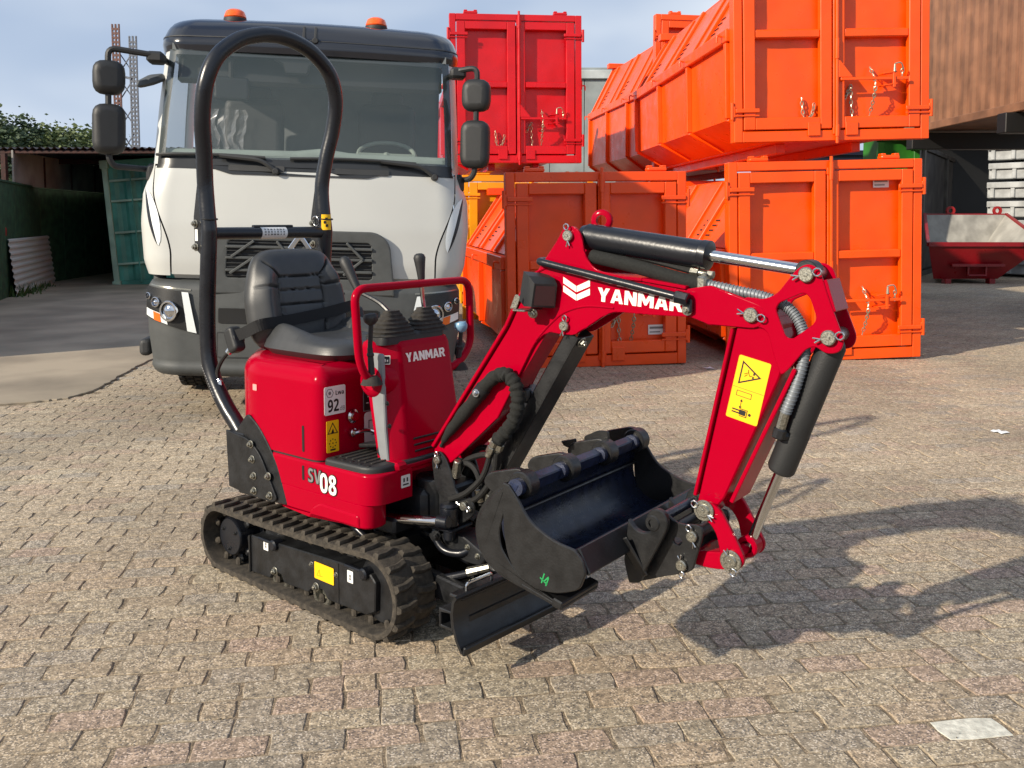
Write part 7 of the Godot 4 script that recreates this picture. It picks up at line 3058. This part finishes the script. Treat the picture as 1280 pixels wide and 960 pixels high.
	for z in [-2.6, .5, 2.6]:
		var s := MB.new()
		s.box(Vector3(1.4, .15, z), Vector3(2.6, .29, .25), .01)
		part(kg, "beam", s, M.print_black)
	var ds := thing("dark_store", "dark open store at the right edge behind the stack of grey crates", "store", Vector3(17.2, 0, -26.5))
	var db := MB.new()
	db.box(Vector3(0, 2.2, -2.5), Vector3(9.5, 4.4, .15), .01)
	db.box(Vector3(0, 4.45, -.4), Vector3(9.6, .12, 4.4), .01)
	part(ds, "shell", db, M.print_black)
	# ------------------------------------------------ red skip with grey inside
	var sk := thing("skip", "dark red open skip with a pale grey inside at the far right", "skip", Vector3(11.9, 0, -21.0), -1.0)
	var w2 := 2.45
	var fz := 0.15
	var yf := .90
	var bz := -1.9
	var yb := 1.58
	var so := MB.new()
	var fA := Vector3(-w2, yf, fz)
	var fB := Vector3(.2, yf, fz)
	var gA := Vector3(-w2 + .25, .10, -.1)
	var gB := Vector3(-.74, .10, -.1)
	var hA := Vector3(-1.68, yb, bz)
	var hB := Vector3(.32, yb, bz)
	var iA := Vector3(-1.55, .10, bz + .3)
	var iB := Vector3(-.74, .10, bz + .3)
	so.quado(fA, fB, gB, gA, Vector3(0, 0, 1))
	so.quado(hA, hB, iB, iA, Vector3(0, 0, -1))
	so.quado(fA, gA, iA, hA, Vector3(-1, 0, 0))
	so.quado(fB, gB, iB, hB, Vector3(1, 0, 0))
	so.quado(gA, gB, iB, iA, Vector3(0, -1, 0))
	part(sk, "body", so, M.skip_red)
	var si := MB.new()
	var t := .03
	var vz := Vector3(0, 0, -t)
	var nA := fA + Vector3(t, -.002, -t)
	var nB := fB + Vector3(-t, -.002, -t)
	var mA := hA + Vector3(t, -.002, t)
	var mB := hB + Vector3(-t, -.002, t)
	var kA := gA + Vector3(t, t, -t)
	var kB := gB + Vector3(-t, t, -t)
	var lA := iA + Vector3(t, t, t)
	var lB := iB + Vector3(-t, t, t)
	si.quado(nA, nB, kB, kA, Vector3(0, 0, -1))
	si.quado(mA, mB, lB, lA, Vector3(0, 0, 1))
	si.quado(nA, kA, lA, mA, Vector3(1, 0, 0))
	si.quado(nB, kB, lB, mB, Vector3(-1, 0, 0))
	si.quado(kA, kB, lB, lA, Vector3(0, 1, 0))
	part(sk, "inside", si, M.skip_grey)
	var sr := MB.new()
	sr.bar(fA, fB, .07, .10)
	sr.bar(fA, hA, .07, .09)
	sr.bar(fB, hB, .07, .09)
	sr.bar(hA, hB, .06, .06)
	part(sk, "rim", sr, M.skip_red)
	var sh := MB.new()
	sh.box(Vector3(-1.3, .42, .10), Vector3(1.2, .07, .10), .01)
	sh.box(Vector3(-1.5, .28, .06), Vector3(.05, .24, .08), .01)
	sh.box(Vector3(-1.1, .28, .06), Vector3(.05, .24, .08), .01)
	sh.cyl(Vector3(-1.5, .19, .10), Vector3(-1.1, .19, .10), .025, -1.0, 8)
	for x in [-1.95, -.95]:
		sh.box(Vector3(x, .05, .0), Vector3(.14, .12, .2), .01)
	part(sk, "tipping_bar", sh, M.skip_red)
	for x in [-1.05, .1]:
		var lf := MB.new()
		lf.ring(Vector3(x, yb + .10, bz), Vector3(0, 0, 1), .11, .055, .06)
		part(sk, "lifting_eye", lf, M.hose_red)
	# ------------------------------------------------ stack of grey crates
	var words := ["topmost grey crate of the stack behind the skip", "second grey crate from the top of the stack behind the skip", "third grey crate from the top of the stack behind the skip", "fourth grey crate from the top, just above the skip's rim", "grey crate hidden to its rim behind the skip, fifth from the top", "grey crate low in the stack behind the skip, second from the ground", "grey crate on the ground, bottom of the stack behind the skip"]
	for k in 7:
		var y := (6 - k) * .485
		var c := thing("ribbed_crate", words[k], "crate", Vector3(13.75 + (k % 2) * .03, y, -23.9), 38.0 + (k % 3) * .5, "grey crates in the stack")
		var cb2 := MB.new()
		cb2.box(Vector3(0, .27, 0), Vector3(2.2, .40, 1.9), .02)
		part(c, "body", cb2, M.crate_grey)
		var lip := MB.new()
		lip.box(Vector3(0, .40, .98), Vector3(2.34, .15, .10), .012)
		lip.box(Vector3(-1.13, .40, 0), Vector3(.10, .15, 1.86), .012)
		part(c, "lip", lip, M.crate_grey)
		for x in [-1.02, -.5, 0.0, .5, 1.02]:
			var ft := MB.new()
			ft.box(Vector3(x, .24, .97), Vector3(.10, .32, .08), .012)
			part(c, "rib", ft, M.crate_grey)
		for z in [-.8, -.3, .3, .8]:
			var ft := MB.new()
			ft.box(Vector3(-1.12, .24, z), Vector3(.08, .32, .10), .012)
			part(c, "rib", ft, M.crate_grey)
		for x in [-1.02, 1.02]:
			var ft := MB.new()
			ft.box(Vector3(x, .05, .9), Vector3(.16, .10, .16), .012)
			part(c, "foot", ft, M.crate_grey)
		for x in [-1.14, -.05]:
			var kn := MB.new()
			kn.cyl(Vector3(x, .40, 1.0), Vector3(x, .40, 1.12), .06, .05, 10, .01)
			part(c, "catch", kn, M.crate_grey)
	# ------------------------------------------------ boxes seen through the gap between the orange containers
	for q in [["green_container", "green container glimpsed through the gap between the two right orange containers", M.green_box, Vector3(7.31, 0, -17.6), .8], ["navy_container", "dark blue container beside the green one, glimpsed through the gap between the orange stack", M.navy_box, Vector3(7.4, 0, -21.5), 3.4]]:
		var w: float = q[4]
		var c := thing(q[0], q[1], "container", q[3], 4.0)
		var b3 := MB.new()
		b3.box(Vector3(0, 1.52, -.3), Vector3(w, 3.04, .6), .02)
		part(c, "body", b3, q[2])
		var f3 := MB.new()
		f3.box(Vector3(0, 3.0, .02), Vector3(w + .04, .12, .1), .01)
		part(c, "top_rail", f3, q[2])
		for x in [-.5, .5]:
			var f4 := MB.new()
			f4.box(Vector3(x * (w - .1), 1.46, .03), Vector3(.12, 2.9, .1), .01)
			part(c, "post", f4, q[2])
	# ------------------------------------------------ litter
	for q in [[Vector3(3.335, .004, -6.195), "white scrap of paper on the paving at the right"], [Vector3(1.923, .004, -8.907), "white scrap of paper on the shaded paving between the two orange containers"]]:
		var pp := thing("paper_scrap", q[1], "litter", q[0], 20.0, "paper scraps on the paving")
		var pb := MB.new()
		var rows := []
		for j in 4:
			var r := PackedVector3Array()
			for i in 4:
				r.append(Vector3((i - 1.5) * .026, rng.randf_range(.0, .012), (j - 1.5) * .03))
			rows.append(r)
		pb.grid(rows, Vector3.UP)
		part(pp, "scrap", pb, M.paper)
